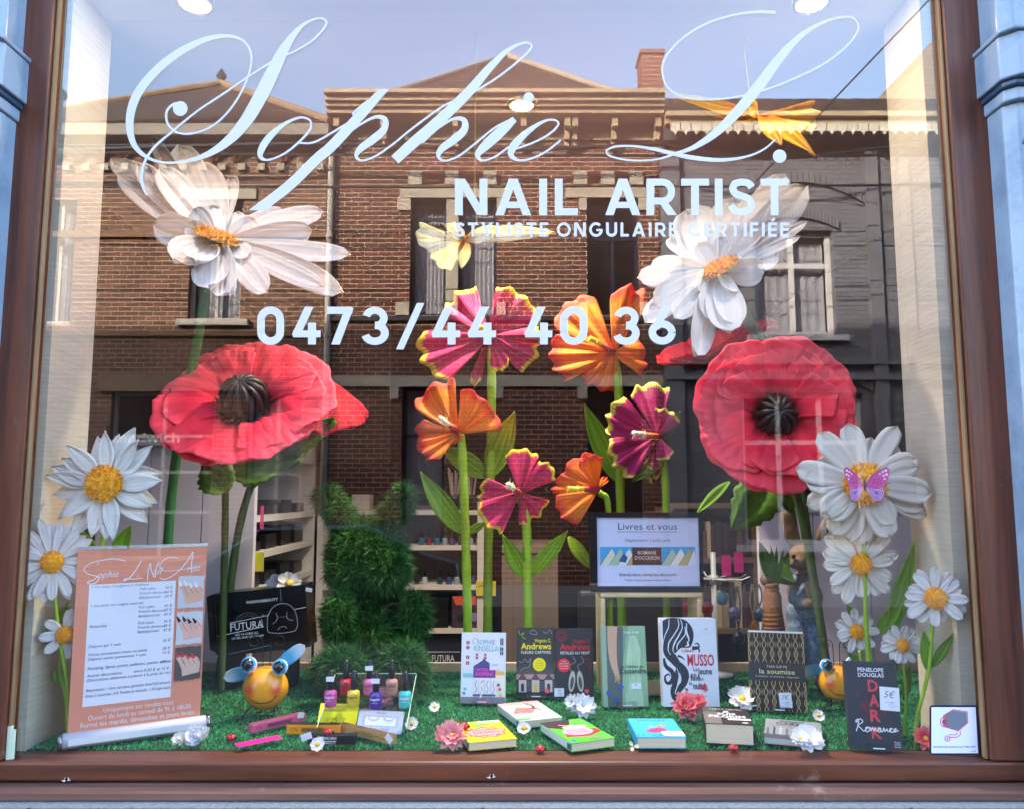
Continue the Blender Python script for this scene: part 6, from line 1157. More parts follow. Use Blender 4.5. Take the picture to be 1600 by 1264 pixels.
for r_, n_ in ((100, 13), (70, 9)):
    for i in range(n_): an = PI*(.12+.76*i/(n_-1)); a.disc(X(318, 470)[0]+r_*s*math.cos(an), X(318, 470)[1]+r_*.75*s*math.sin(an), 3.5*s, H('b8bcc8'), n=8)
a.stroke([X(623, 235), X(623, 335)], 4*s, H('8c909c')); a.stroke([X(48, 300), X(42, 660)], 3*s, H('5c606c')); a.stroke([X(48, 690), X(100, 722), X(500, 690)], 3*s, H('9ca0ac')); a.text('®', *X(450, 440), 14*s, WHITE)
a.build('print', t)
b0 = G(343, 1082); mb = MB(); mb.prism([(-.03, 0), (.03, 0), (.026, c[3].z-TURF-.002), (-.026, c[3].z-TURF-.002)], 0, .09); o = mb.build('box_support', M('141614', .5)); o.location = (b0.x, Yf+.002, TURF); tag(o, 'black upright support under the black carton', 'support')
mb = MB(); mb.prism([(-.012, 0), (.012, 0), (.012, c[2].z-TURF-.006), (-.012, c[2].z-TURF-.006)], 0, .07); o = mb.build('box_support', M('141614', .5)); o.location = (c[2].x-.06, Yf+.012, TURF); tag(o, 'black support under the carton end nearest the grass animal', 'support')
def quad(name, label, cat, cs, m_, th=.002, art=None, part_name='card', group=None):
    A, B, D = cs[3], cs[2], cs[0]; m = frame(A, B-A, D-A); W = (B-A).length; Hh = (D-A).length; t = thing(name, label, cat, M4=m, group=group)
    mb = MB(); mb.box(0, W, 0, th, 0, Hh); mb.build(part_name, m_, t)
    if art: a = Art(); art(a, W, Hh); a.build('print', t)
    return t, m, W, Hh
quad('small_tag', 'blank white tag on the top corner of the black carton', 'tag', [P(478, 917, 2.32), P(488, 919, 2.32), P(487, 925, 2.32), P(477, 923, 2.32)], WHITE, .001)
# --- bee ornaments
def bee(label, px, py, r, Yg, flip=1, hide_wing=False):
    C = P(px, py, Yg); k = mpp(C); R = r*k; t = thing('bee_ornament', label, 'ornament', C, rz=R_(6*flip))
    def gold():
        m_, nt, b, out = newmat('painted_gold'); N = nt.nodes.new; L = nt.links.new; tc = N('ShaderNodeTexCoord'); cur = lin('f0a41c')
        for sx in (-.62, .62):
            vm = N('ShaderNodeVectorMath'); vm.operation = 'DISTANCE'; L(tc.outputs['Object'], vm.inputs[0]); vm.inputs[1].default_value = (sx*R, -.75*R, .05*R)
            mr = N('ShaderNodeMapRange'); mr.inputs[1].default_value = .10*R; mr.inputs[2].default_value = .42*R; mr.inputs[3].default_value = 1; mr.inputs[4].default_value = 0; L(vm.outputs['Value'], mr.inputs[0])
            mx = N('ShaderNodeMix'); mx.data_type = 'RGBA'; L(mr.outputs[0], mx.inputs[0]); mx.inputs[7].default_value = lin('e8481c')
            if hasattr(cur, 'is_output'): L(cur, mx.inputs[6])
            else: mx.inputs[6].default_value = cur
            cur = mx.outputs[2]
        L(cur, b.inputs['Base Color']); b.inputs['Roughness'].default_value = .28; b.inputs['Coat Weight'].default_value = .5; return m_
    mb = MB(); mb.ball((0, 0, 0), (R, R*.8, R*.95), 32); mb.build('body', gold(), t, True)
    BL = M('0e0e12', .08, coat=1.)
    for s, dx in ((-1, -.05), (1, .05)):
        ec = Vector((s*.62*R+dx*R, -.45*R, (.98+(.12 if s*flip < 0 else -.02))*R)); e = bpy.data.objects.new('eye', None); COL.objects.link(e); e.parent = t; e.location = ec
        mb = MB(); mb.ball((0, 0, 0), R*.36, 20); mb.build('white', M('e4ecf8', .15, coat=.6), e, True); mb = MB(); mb.ball((0, -R*.035, R*.012), R*.345, 20); mb.build('blue_ring', M('2a9ae0', .15, coat=.6), e, True); mb = MB(); mb.ball((0, -R*.10, R*.03), R*.30, 20); mb.build('pupil', BL, e, True)
    mb = MB(); mb.tube([(R*.60*math.sin(a)*1.0, -R*.8*math.sqrt(max(0, 1-(.60*math.sin(a))**2-(.12+.40*math.cos(a))**2))-.0012, -R*(.12+.40*math.cos(a))*.95) for a in np.linspace(-1.35, 1.35, 16)], R*.022, 6); mb.build('smile', M('5a2810', .5), t)
    WG = petal_mat('blue_wing', '4ab4e8', tip='e8f4fc', tip_at=.75, soft=.2, streak=.1, transl=.2, bump=.2)
    for s in (-1, 1):
        if hide_wing and s > 0: continue
        O = Vector((0, 0, 0)); mb = petal_mb(R*1.75, R*.62, 'daisy', cup=.1); o = mb.build('wing', WG, t, True); o.matrix_local = Matrix.Translation((s*R*.2, R*.35, R*.72)) @ Matrix.Rotation(-R_(98) if s < 0 else R_(56), 4, 'Y') @ Matrix.Rotation(R_(90), 4, 'X'); shell_solid(o, .0012)
    WR = M('141416', .4)
    gz = TURF-C.z
    for x, y, fx_ in ((-.55, -.35, -.35), (-.25, .3, .0), (.25, .3, .1), (.55, -.35, .35)):
        mb = MB(); mb.tube([(x*R, y*R, -R*.7), (x*R+fx_*R, y*R*1.6, gz+.003), (x*R+fx_*R-.012, y*R*1.6-.004, gz+.003)], .0021, 6); mb.build('leg', WR, t)
    for s in (-1, 1):
        pts = [(s*.15*R, 0, R*.9), (s*.18*R, 0, R*1.9)]+[(s*(.18+.35-.35*q*math.cos(a)) * R, 0, R*(2.0+.30*q*math.sin(a))) for a, q in zip(np.linspace(0, 7.5, 18), np.linspace(1, .35, 18))]
        mb = MB(); mb.tube(pts, .0011, 6); mb.build('antenna', WR, t)
bee('round golden bee ornament with blue wings in front of the black carton', 415, 1074, 35, G(415, 1118).y)
bee('round golden bee ornament half hidden by the black book with red letters', 1309, 1066, 29, G(1310, 1108).y, -1, True)
# --- acrylic riser with polishes
x0, x1 = P(497, 1130, 1.86).x, P(636, 1130, 1.86).x; t = thing('acrylic_riser', 'clear stepped acrylic riser holding seven nail polish bottles', 'display riser', ((x0+x1)/2, 1.85, TURF)); w = (x1-x0)/2
zf = P(580, 1104, 1.93).z-TURF; zb = P(580, 1084, 2.0).z-TURF; zt = P(580, 1052, 2.04).z-TURF
for s in (-1, 1):
    mb = MB(); xx = s*w; mb.prism([(0.0, .004), (.19, .004), (.19, zt), (.175, zt), (0.0, .03)], xx-.0015, xx+.0015, M4=Matrix(((0, 1, 0, 0), (1, 0, 0, 0), (0, 0, 1, 0), (0, 0, 0, 1)))); mb.build('side_panel', ACR, t)
for nm, b in (('step', (.055, .105, zf-.003, zf)), ('step', (.125, .175, zb-.003, zb)), ('back_panel', (.187, .189, .005, zt)), ('riser', (.108, .110, zf+.001, zb-.004))):
    mb = MB(); mb.box(-w+.002, w-.002, b[0], b[1], b[2], b[3]); mb.build(nm, ACR, t)
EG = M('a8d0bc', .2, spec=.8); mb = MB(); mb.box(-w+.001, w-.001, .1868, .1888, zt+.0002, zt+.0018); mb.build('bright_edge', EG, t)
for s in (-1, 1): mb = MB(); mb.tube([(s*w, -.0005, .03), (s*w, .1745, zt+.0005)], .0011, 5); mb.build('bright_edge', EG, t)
for px, yb, Y, c, nm, txt, tagged, capc in ((515, 1097, 1.93, 'c44a9a', 'magenta pink', 'cupio', 1, '16161c'), (551, 1101, 1.93, 'e8cc30', 'yellow', 'cupio', 0, '1c1c20'), (586, 1106, 1.91, '4a2a9a', 'violet', 'cupio', 1, '16161c'), (632, 1105, 1.92, '4ac8c4', 'turquoise', 'cupio', 0, '1c1c20'), (539, 1083, 1.99, 'c02430', 'red', 'LOVE', 0, '121214'), (576, 1085, 1.99, 'e07ab0', 'candy pink', 'LOVE', 1, '121a30'), (611, 1083, 1.99, 'c89080', 'beige nude', 'LOVE', 0, '141416')):
    p = P(px, yb, Y); zbase = TURF+(zf if Y < 1.96 else zb)+.0004; t = thing('nail_polish', '%s nail polish bottle with a black cap on the clear riser' % nm, 'nail polish', (p.x, p.y+.008, zbase), group='nail polish on the clear riser')
    b, cp = polish_meshes(c, capc); sc = 1.1; t.scale = (sc,)*3; link('bottle', b, t); link('cap', cp, t, M4=Matrix.Translation((0, 0, .034)))
    tm = H('e8e4f4' if c in ('4a2a9a', 'c44a9a', '4ac8c4') else '3c3040'); a = Art(lambda x, y, h: Vector((x, -math.sqrt(max(1e-6, .0137**2-x*x))-h, y))); a.text(txt, 0, .018 if txt == 'cupio' else .017, .006, tm, 'c', .020, bold=.02)
    if txt == 'LOVE': a.text('& co', 0, .010, .004, tm, 'c')
    else: a.text('gel polish', 0, .0125, .0022, tm, 'c')
    a.build('bottle_print', t)
    if tagged: mb = MB(); mb.box(-.0085, .0085, -.0086, -.0080, .052, .062); mb.build('tag', WHITE, t)
a0_ = G(495, 1131); quad('sale_card', 'neon yellow handwritten card announcing twenty five percent off', 'card', [P(503, 1098, a0_.y+.03), P(562, 1098, a0_.y+.03), P(556, 1134, a0_.y), P(495, 1132, a0_.y)], M('f2f400', .5), .001,
    lambda a, w, h: (a.stroke([(w*(.18+.52*q[0]), h*(.66+.12*q[1])) for q in ((0, .6), (.03, -.3), (.12, .5), (.16, -.3), (.24, .0), (.3, .5), (.24, .2), (.3, -.3), (.4, .4), (.42, -.3), (.5, .4), (.55, -.3), (.6, .4), (.62, -.2), (.72, .4), (.74, -.3), (.84, .5), (.92, -.1), (1, .1))], w*.012, H('4a4a20'), 5), a.stroke([(w*.22, h*.22), (w*.29, h*.22)], w*.012, H('4a4a20')), a.text('25', w*.34, h*.13, h*.22, H('4a4a20')), a.stroke([(w*.64, h*.1), (w*.70, h*.36)], w*.012, H('4a4a20')), a.disc(w*.64, h*.33, w*.012, H('4a4a20')), a.disc(w*.72, h*.13, w*.012, H('4a4a20'))))
def lash(a, w, h):
    a.rect(w*.10, h*.28, w*.90, h*.76, H('b4bccc')); a.rect(w*.16, h*.33, w*.84, h*.70, H('e4eaf4')); a.text('MUAH', w*.5, h*.83, h*.10, H('6a7084'), 'c'); a.text('Baby Doll', w*.5, h*.12, h*.12, H('5c5c70'), 'c', w*.4); a.text('FALSE LASHES', w*.66, h*.05, h*.035, H('8a90a0'), 'c')
    for cx in (.34, .68):
        a.stroke([(w*(cx-.12), h*.68), (w*(cx-.06), h*.58), (w*cx, h*.56), (w*(cx+.06), h*.58), (w*(cx+.12), h*.68)], w*.012, H('8890a4'), 5)
        for i in range(13): u = -1+2*i/12; a.stroke([(w*(cx+.11*u), h*(.56+.10*u*u)), (w*(cx+.13*u), h*(.48+.10*u*u))], w*.003, H('70788c'))
b0_ = G(556, 1143); quad('lash_box', 'white false lash box leaning on the clear riser', 'box', [P(567, 1108, b0_.y+.03), P(631, 1108, b0_.y+.03), P(627, 1147, b0_.y), P(556, 1143, b0_.y)], H('c4ccec'), .012, lash, 'box_body')
def lowbox(name, label, bl, br, hpx, dep, c, art, top=None):
    A, B = G(*bl), G(*br); k = mpp(A); m = frame(A+Vector((0, 0, .004)), B-A, (0, 0, 1)); W = (B-A).length; h = hpx*k; t = thing(name, label, 'box', M4=m)
    mb = MB(); mb.box(0, W, 0, dep, 0, h); o = mb.build('box_body', H(c, .4), t); md = o.modifiers.new('edge', 'BEVEL'); md.width = .0006
    if top: mb = MB(); mb.box(.0005, W-.0005, .0005, dep-.0005, h+.0001, h+.0006); mb.build('lid', H(top), t)
    a = Art(); art(a, W, h); a.build('print', t); return m, W, h
m, W, h = lowbox('nail_file_box', 'rose pink slim box lying askew behind the hot pink strip', (393, 1148), (477, 1128), 12, .018, 'cc5a88', lambda a, w, h: (a.rect(w*.28, h*.25, w*.74, h*.75, H('8a4060')), a.text('SMOOTH & SHINE', w*.5, h*.35, h*.3, H('3c1c30'), 'c', w*.4), a.text('CN', w*.08, h*.3, h*.4, H('6a2848'), 'l')), '8a3c5c')
pcard('little white tag on the end of the rose pink box', m, W*.9, h*.9, .018, .012, R_(8), False)
m, W, h = lowbox('nail_file_box', 'orange slim box lying behind the black lettered box', (447, 1149), (530, 1150), 14, .02, 'e8961c', lambda a, w, h: (a.rect(w*.28, h*.2, w*.72, h*.7, H('8a6a3c')), a.text('BUFF & FILE', w*.5, h*.32, h*.3, H('4a2c10'), 'c', w*.36), a.text('CN', w*.08, h*.3, h*.4, H('8a4c10'), 'l')), '201c18')
m, W, h = lowbox('mascara_box', 'small black box with white lettering nearest the window sill', (480, 1166), (555, 1166), 14, .022, '14161c', lambda a, w, h: (a.rect(w*.27, h*.5, w*.34, h*.88, WHITE), a.disc(w*.305, h*.68, w*.02, H('14161c')), a.text('MUAH', w*.36, h*.55, h*.30, WHITE, 'l', w*.24, bold=.01), a.rect(w*.27, h*.28, w*.6, h*.42, H('b8bcc8')), a.text('COSMETICS', w*.43, h*.08, h*.12, WHITE, 'c', w*.3)))
pcard('little white tag on the end of the black lettered box', m, -W*.02, h*.9, .024, .014, R_(-18), False)
m, W, h = lowbox('nail_file_box', 'gold slim box slanting across the lash box corner', (529, 1146), (611, 1166), 12, .018, 'b8945c', lambda a, w, h: (a.text('SILK TOUCH', w*.30, h*.3, h*.38, H('4a3418'), 'l', w*.36), a.stroke([(w*.7, h*.5), (w*.76, h*.6), (w*.82, h*.4), (w*.88, h*.5)], h*.07, H('4a3418'), 4), a.text('CN', w*.06, h*.3, h*.4, H('6a4c28'), 'l')), '6a4c28')
pcard('little white tag on the end of the gold slim box', m, W*.97, h*.7, .02, .016, R_(40), False)
q = [G(362, 1164), G(436, 1151), G(442, 1160), G(373, 1174)]; m = frame(q[3], q[2]-q[3], (0, 0, 1)); t = thing('paper_strip', 'hot pink paper strip lying flat near the window sill', 'paper strip', M4=m); W = (q[2]-q[3]).length
D = .030; mb = MB(); mb.box(0, W, 0, D, .009, .0098); mb.build('strip', M('f0148c', .6), t); a = Art(topface(0, 0, .0098)); a.text('2 x 2,50 €', W*.5, D*.4, D*.25, H('8a1058'), 'c'); a.build('handwriting', t)
# --- framed sign on the pine box frame
Ys = G(1017, 1088).y; zt0 = P(1017, 926, Ys).z; xl, xr = P(938, 930, Ys).x, P(1097, 930, Ys).x
PINE = M('cdb98c', .55, var=.15, scale=14, stretch=(1, 1, 6)); t = thing('pine_frame', 'open pale pine box frame carrying the framed sign', 'wooden frame', ((xl+xr)/2, Ys, TURF)); w = (xr-xl)/2; h = zt0-TURF; d = .13
for nm, b in (('side_board', (-w, -w+.014, 0, h-.0145)), ('side_board', (w-.014, w, 0, h-.0145)), ('top_board', (-w, w, h-.014, h)), ('bottom_board', (-w+.0145, w-.0145, .0, .014))):
    mb = MB(); mb.box(b[0], b[1], 0, d, b[2]+.002, b[3]); o = mb.build(nm, PINE, t); md = o.modifiers.new('edge', 'BEVEL'); md.width = .0035; md.segments = 2
def sign(a, w, h):
    f = lambda x, y: (w*x, h*y); BR = H('5a3c34')
    a.rect(0, 0, w, h, H('ccd4f6')); tx = H('3c4054'); a.text('Livres et vous', *f(.50, .82), h*.10, tx, 'c', w*.58); a.rect(*f(.2, .785), *f(.79, .792), tx)
    for x0, y0, ww in ((.212, .82, .05), (.262, .82, .02)): pass
    a.text('Dépôt/ventes à petits prix', *f(.5, .645), h*.045, tx, 'c', w*.44); a.rect(*f(.03, .30), *f(.965, .57), H('4aa4dc'))
    for i in range(11):
        x = .03+i*.085
        if .33 < x < .6: continue
        c_ = ['d8d4c0', 'a8c4b0', 'e4e0dc', 'b8a878', 'dcdff0', '8cb0a0'][i % 6]; a.poly([f(x, .30), f(x+.085, .30), f(min(.965, x+.15), .44), f(min(.95, x+.12), .54), f(min(.94, x+.085), .49)], H(c_)); a.stroke([f(x+.0, .30), f(min(.94, x+.09), .50)], w*.004, H('3c4444'))
    a.poly([f(.21, .36), f(.26, .48), f(.3, .42), (f(.28, .34))], H('2c5a9c')); a.rect(*f(.345, .31), *f(.63, .56), BR); a.text('ROMANS', *f(.49, .46), h*.05, H('e8dcd0'), 'c', w*.18, bold=.005); a.text('D\'OCCASION', *f(.49, .385), h*.05, H('e8dcd0'), 'c', w*.24, bold=.005)
    a.text('Entrée libre, venez les découvrir', *f(.5, .145), h*.045, tx, 'c', w*.56); a.text('Thriller, romance, moderne, science, humour...', *f(.5, .075), h*.028, tx, 'c', w*.47)
Yg = Ys+.02; q = [P(921, 800, Yg), P(1096, 800, Yg)]; zb_ = zt0+.0005; x0, x1 = q[0].x, q[1].x; z1 = q[0].z
t = thing('framed_sign', 'black framed white sign about second-hand books standing on the pine frame', 'sign', (x0, Yg, zb_)); W, Hh = x1-x0, z1-zb_
for nm, b in (('frame', (0, W, 0, .016)), ('frame', (0, W, Hh-.014, Hh)), ('frame', (0, .020, .0162, Hh-.0142)), ('frame', (W-.010, W, .0162, Hh-.0142))): mb = MB(); mb.box(b[0], b[1], -.006, .012, b[2], b[3]); mb.build(nm, M('12141e', .3), t)
mb = MB(); mb.box(.020, W-.010, 0, .010, .016, Hh-.014); mb.build('paper', H('ccd4f6'), t); a = Art(lambda x, y, h: Vector((.020+x, -h, .016+y))); sign(a, W-.030, Hh-.030); a.build('print', t)
# --- small artificial flowers on the turf
def small(label, px, py, rpx, n, c, cc, nrm=(0, -.75, .65), layers=2, wk=.34, seed=0, lift=.5, kind='daisy', name='cloth_flower', tipc=None, rc=.22, extra=0):
    g = G(px, py+rpx*.3); k = mpp(g); R = rpx*k; C = g+Vector((0, 0, R*lift+.006)); t = thing(name, label, 'cloth flower', C); r = random.Random(seed+px)
    heads = [(Vector((0, 0, 0)), R, Vector(nrm))]+[(Vector((r.uniform(-1, 1)*R*.9, r.uniform(-.3, .4)*R, r.uniform(-.1, .3)*R)), R*.62, Vector(nrm)+Vector((r.uniform(-.6, .6), 0, r.uniform(-.3, .3)))) for _ in range(extra)]
    pm = petal_mat('cloth_'+c, c, tip=tipc, tip_at=.6, soft=.3, streak=.08, nz_u=4, transl=.3, bump=.4) if (c, tipc) not in _SP else _SP[(c, tipc)]; _SP[(c, tipc)] = pm
    for O, R, nn in heads:
        z = nn.normalized(); x = Vector((0, 0, 1)).cross(z).normalized(); y = z.cross(x)
        for l in range(layers):
            for i in range(n):
                a = 2*PI*(i+.5*l+r.uniform(-.2, .2))/n; d = x*math.cos(a)+y*math.sin(a); ln = R*(1-.2*l); b = O+d*R*.12+z*.002*l; tp = O+d*ln+z*R*(.12+.3*l+r.uniform(-.1, .1))
                o = petal_mb((tp-b).length, R*wk*2, kind, cup=.15, curl=.02, rip=.12, nu=6, nv=7, seed=i+l*9).build('petal', pm, t, True); o.matrix_local = pframe(b, tp, z)
        if rc:
            m4 = Matrix((x, y, z)).transposed().to_4x4(); m4.translation = O+z*R*.1; mb = MB(); mb.lathe([(R*rc, 0), (R*rc*.8, R*.1), (R*rc*.3, R*.15)], 10, M4=m4); mb.build('flower_centre', M(cc, .8, var=.3, scale=400), t, True)
    return t
_SP = {}
small('loose white cloth flower cluster by the base of the menu stand', 305, 1158, 19, 6, 'e8ecf4', 'd8c86a', extra=4, seed=1, wk=.42, rc=.14)
small('long white cloth petals spilling beside the flower cluster by the menu stand', 280, 1162, 13, 6, 'e6e8e4', 'cfc04a', extra=2, seed=21, wk=.3, rc=.2)
small('tiny white daisy in front of the orange slim box', 496, 1170, 12, 8, 'eef0f2', 'd8b020', seed=2, layers=1, rc=.3, extra=1)
small('tiny white daisy beside the clear riser base', 643, 1137, 11, 8, 'eef0f2', 'd8b020', seed=3, layers=1, rc=.3)
small('tiny white daisy between the riser and the town house book', 679, 1110, 9, 8, 'eef0f2', 'd8b020', seed=4, layers=1, rc=.3)
small('bunch of three tiny daisies between the yellow and green books', 818, 1144, 11, 8, 'eef0f2', 'd8a820', seed=5, layers=1, rc=.34, extra=2)
small('pink cloth flower overlapping the spine of the yellow book', 705, 1160, 27, 9, 'f08a98', 'e8b060', seed=6, tipc='f8c4c8', kind='point', extra=2, rc=.14, wk=.26)
small('white silky cloth flower behind the green book', 912, 1112, 22, 9, 'e4eaf2', 'd8dce4', seed=7, kind='point', extra=3, rc=0, wk=.26)
small('coral pink cloth flower with a yellow heart under the hair drawing book', 1073, 1114, 26, 9, 'f0607a', 'f0b838', seed=8, tipc='f8a8b0', kind='point', layers=3, extra=2, rc=.2, wk=.28)
small('white daisy peeping out behind the very thick book', 1160, 1101, 24, 11, 'eef0f4', 'e0b820', (0, -.6, .8), seed=9, rc=.24, wk=.22)
small('large white daisy in front of the grey flat book', 1262, 1166, 27, 12, 'eef0f4', 'd8c020', (0, -.6, .8), seed=10, rc=.22, wk=.2, extra=1)
small('pink cloth flower tucked behind the camera sticker', 1447, 1164, 22, 9, 'f05a70', 'f0b838', seed=11, tipc='f8a0a8', kind='point', rc=.22, wk=.26)
small('pink cloth flower lying inside the clear riser', 600, 1098, 20, 8, 'e890a0', 'e8b8a8', seed=12, kind='point', tipc='f0b8c0', rc=0, wk=.26)
small('pale cream cloth petal at the sill near the blue book', 990, 1172, 9, 3, 'ece6cc', 'd8d0a0', seed=13, layers=1, rc=0)
small('small white daisy behind the grey flat book', 1279, 1124, 10, 8, 'eef0f2', 'd8b020', seed=14, layers=1, rc=.3)
small('small white flower lying on top of the black carton', 452, 912, 10, 7, 'e8e4d4', 'd8b848', seed=15, layers=1, rc=.3).location = P(452, 911, 2.36)
small('grey lilac cloth petals lying on top of the black carton', 437, 914, 10, 6, 'a8a8b8', 'a8a8b8', seed=16, layers=1, rc=0).location = P(436, 913, 2.37)
def ladybird(label, px, py, r=8, z=TURF+.006, rz=0):
    p = G(px, py, z); k = mpp(p); R = r*k; t = thing('ladybird', label, 'ladybird', p, rz=rz, group='little red ladybirds'); RD = M('c81c20', .3, coat=.5)
    mb = MB(); mb.ball((0, 0, 0), (R, R*.8, R*.72), 16); mb.build('shell', RD, t, True); BLK = M('0c0c0e', .4); mb = MB(); mb.ball((R*.82, -R*.1, 0), (R*.38, R*.36, R*.34), 10); mb.build('head', BLK, t, True)
    for x, y in ((-.4, -.5), (.2, -.55), (-.1, -.2), (.4, -.15), (-.5, .1)):
        zz_ = math.sqrt(max(0, 1-x*x-(y/.9)**2)); mb = MB(); mb.ball((x*R, y*.8*R, zz_*.72*R), (R*.15, R*.15, R*.08), 8); mb.build('spot', BLK, t, True)
    for x in (-.4, 0, .4): mb = MB(); mb.tube([(x*R, -R*.5, 0), (x*R*1.2, -R*1.0, -R*.1), (x*R*1.3, -R*1.1, -.005)], R*.06, 5); mb.build('leg', BLK, t)
ladybird('red ladybird on the turf near the white flower cluster', 361, 1152); ladybird('red ladybird sitting on the orange slim box', 513, 1143, 8, TURF+.026); ladybird('red ladybird on the corner of the yellow book', 724, 1134, 9, TURF+.028)
ladybird('red ladybird at the sill in front of the green book', 844, 1170, 8); ladybird('red ladybird at the foot of the very thick book', 1146, 1168, 8)
# --- blobs fused into one skin
def blob(name, balls, voxel, m_, par=None, smooth=True, **kw):
    mb = MB()
    for c, r, rot in balls: mb.ball((0, 0, 0), r, 16, M4=Matrix.Translation(c) @ (Matrix.Rotation(rot, 4, 'Y') if not isinstance(rot, Matrix) else rot))
    me = mb.mesh('t', m_); o = bpy.data.objects.new('t', me); COL.objects.link(o); md = o.modifiers.new('r', 'REMESH'); md.mode = 'VOXEL'; md.voxel_size = voxel
    s = o.modifiers.new('s', 'SMOOTH'); s.iterations = 4; s.factor = .6
    dg = bpy.context.evaluated_depsgraph_get(); n = bpy.data.meshes.new_from_object(o.evaluated_get(dg)); bpy.data.objects.remove(o); n.name = name
    n.polygons.foreach_set('use_smooth', [True]*len(n.polygons)); n.materials.clear(); n.materials.append(m_); return link(name, n, par, **kw)
# --- grass animal
Yt = 2.42; O = P(575, 1090, Yt); O.z = TURF; t = thing('topiary_animal', 'shaggy artificial grass animal with two raised ears', 'topiary', O)
def pb(px, py, rx, ry, dy=0., rot=0., dep=None): c = P(px, py, Yt+dy*1.8)-O; k = mpp(P(px, py, Yt+dy)); return (c, (rx*k, (dep or min(rx, ry))*k, ry*k), R_(rot))
bl = [pb(575, 866, 56, 42), pb(550, 895, 34, 20, -.03), pb(600, 895, 34, 22, -.03), pb(532, 802, 15, 30, 0, -34, 14), pb(511, 778, 13, 20, 0, -8, 12), pb(610, 806, 14, 28, 0, 34, 14), pb(632, 778, 14, 22, 0, 14, 12), pb(573, 830, 34, 14), pb(574, 925, 34, 18, .01), pb(575, 975, 48, 42), pb(528, 960, 17, 30, -.06, 14), pb(648, 960, 15, 34, -.04, -8), pb(615, 940, 18, 12, -.0, 0), pb(585, 1015, 36, 28, -.02), pb(530, 1050, 33, 28, -.14), pb(630, 1044, 28, 31, -.12), pb(578, 1048, 40, 34, -.04), pb(580, 1000, 42, 36, -.03)]
GB = M('1c3a1c', .9); body = blob('body', bl, .010, GB, t); me = body.data; me.calc_loop_triangles()
V = np.zeros(len(me.vertices)*3); me.vertices.foreach_get('co', V); V = V.reshape(-1, 3); T3 = np.zeros(len(me.loop_triangles)*3, dtype=np.int32); me.loop_triangles.foreach_get('vertices', T3); T3 = T3.reshape(-1, 3)
a_, b_, c_ = V[T3[:, 0]], V[T3[:, 1]], V[T3[:, 2]]; nn = np.cross(b_-a_, c_-a_); ar = np.linalg.norm(nn, axis=1); nn = nn/(ar[:, None]+1e-12); idx = RNG.choice(len(T3), 85000, p=ar/ar.sum()); u, v = RNG.random((2, 85000)); s = u+v > 1; u[s] = 1-u[s]; v[s] = 1-v[s]
pts = a_[idx]+(b_-a_)[idx]*u[:, None]+(c_-a_)[idx]*v[:, None]; nr = nn[idx].copy(); keep = (nr[:, 1] < .5); pts, nr = pts[keep], nr[keep]; nr[:, 2] -= .25
cl = (np.sin(pts[:, 0]*55)*np.sin(pts[:, 2]*48+1)+1)/2
blades('grass_fur', pts, nr, .028, .0014, M('2f6628', .55, island=.75, transl=.2, name='grass_fur'), t, 5, .42)
# --- plush rabbit with rope carrot
Yr = 2.34; O = P(1250, 1060, Yr); O.z = TURF; t = thing('plush_rabbit', 'brown plush rabbit in blue denim dungarees behind the gold patterned book', 'plush toy', O)
def rb(px, py, rx, ry, dy=0., rot=0., dep=None): c = P(px, py, Yr+dy)-O; k = mpp(P(px, py, Yr+dy)); return (c, (rx*k, (dep or min(rx, ry))*k, ry*k), R_(rot))
FUR = M('7a6450', .95, var=.3, scale=60, bump=1, bscale=260)
blob('fur_body', [rb(1252, 872, 22, 19, -.03), rb(1243, 880, 12, 9, -.07), rb(1250, 858, 14, 12), rb(1236, 832, 13, 28, 0, -18, 6), rb(1229, 812, 11, 16, 0, -18, 5), rb(1288, 824, 9, 26, -.02, 30, 5), rb(1300, 806, 10, 13, -.02, 50, 5), rb(1254, 925, 24, 32), rb(1272, 925, 12, 22, -.06, -20), rb(1262, 942, 10, 10, -.09), rb(1225, 905, 20, 8, -.05, 15), rb(1197, 906, 10, 10, -.06), rb(1285, 1062, 14, 16, -.06), rb(1250, 1066, 12, 14, -.06), rb(1254, 900, 12, 12)], .0055, FUR, t)
DEN = M('6c86a4', .9, var=.5, scale=110, bump=.8, bscale=300)
blob('dungarees', [rb(1256, 958, 29, 24, .005), rb(1246, 1010, 18, 48, -.01), rb(1272, 1010, 17, 48, -.01), rb(1248, 935, 14, 14, -.035)], .006, DEN, t)
k = mpp(O)
for pts in ([(1236, 940), (1238, 915), (1244, 898)], [(1246, 930), (1258, 912), (1266, 898)]): mb = MB(); mb.tube([P(x, y, Yr-.062+.02*i)-O for i, (x, y) in enumerate(pts)], 4*k, 6); mb.build('strap', DEN, t, True)
for px, py in ((1240, 869), (1262, 871)): mb = MB(); mb.ball(P(px, py, Yr-.078 if px < 1250 else Yr-.07)-O, 3.4*k, 12); mb.build('eye', M('08080a', .1, coat=1.), t, True)
mb = MB(); mb.ball(P(1239, 881, Yr-.098)-O, (3.2*k, 2*k, 2.2*k), 10); mb.build('nose', M('1c1210', .5), t, True)
mb = MB(); mb.tube([P(1240, 886, Yr-.09)-O, P(1246, 890, Yr-.085)-O, P(1253, 888, Yr-.08)-O], .8*k, 5); mb.build('mouth', M('2c1a14', .8), t)
Yc = Yr-.07; O = P(1209, 1000, Yc); t = thing('rope_carrot', 'carrot of coiled brown rope with green leaves held by the plush rabbit', 'decoration', O); k = mpp(O)
z0_ = TURF-O.z; zt_ = P(1209, 912, Yc).z-O.z; RP = M('8a5a34', .9, var=.35, scale=120, bump=1, bscale=500); n = 26
pts = []
for i in range(n*12): a = 2*PI*i/12; f = i/(n*12); r_ = (8+9*math.sin(PI*min(1, f*1.1+.12))**.6)*k; pts.append((r_*math.cos(a), r_*math.sin(a), z0_+(zt_-z0_)*f))
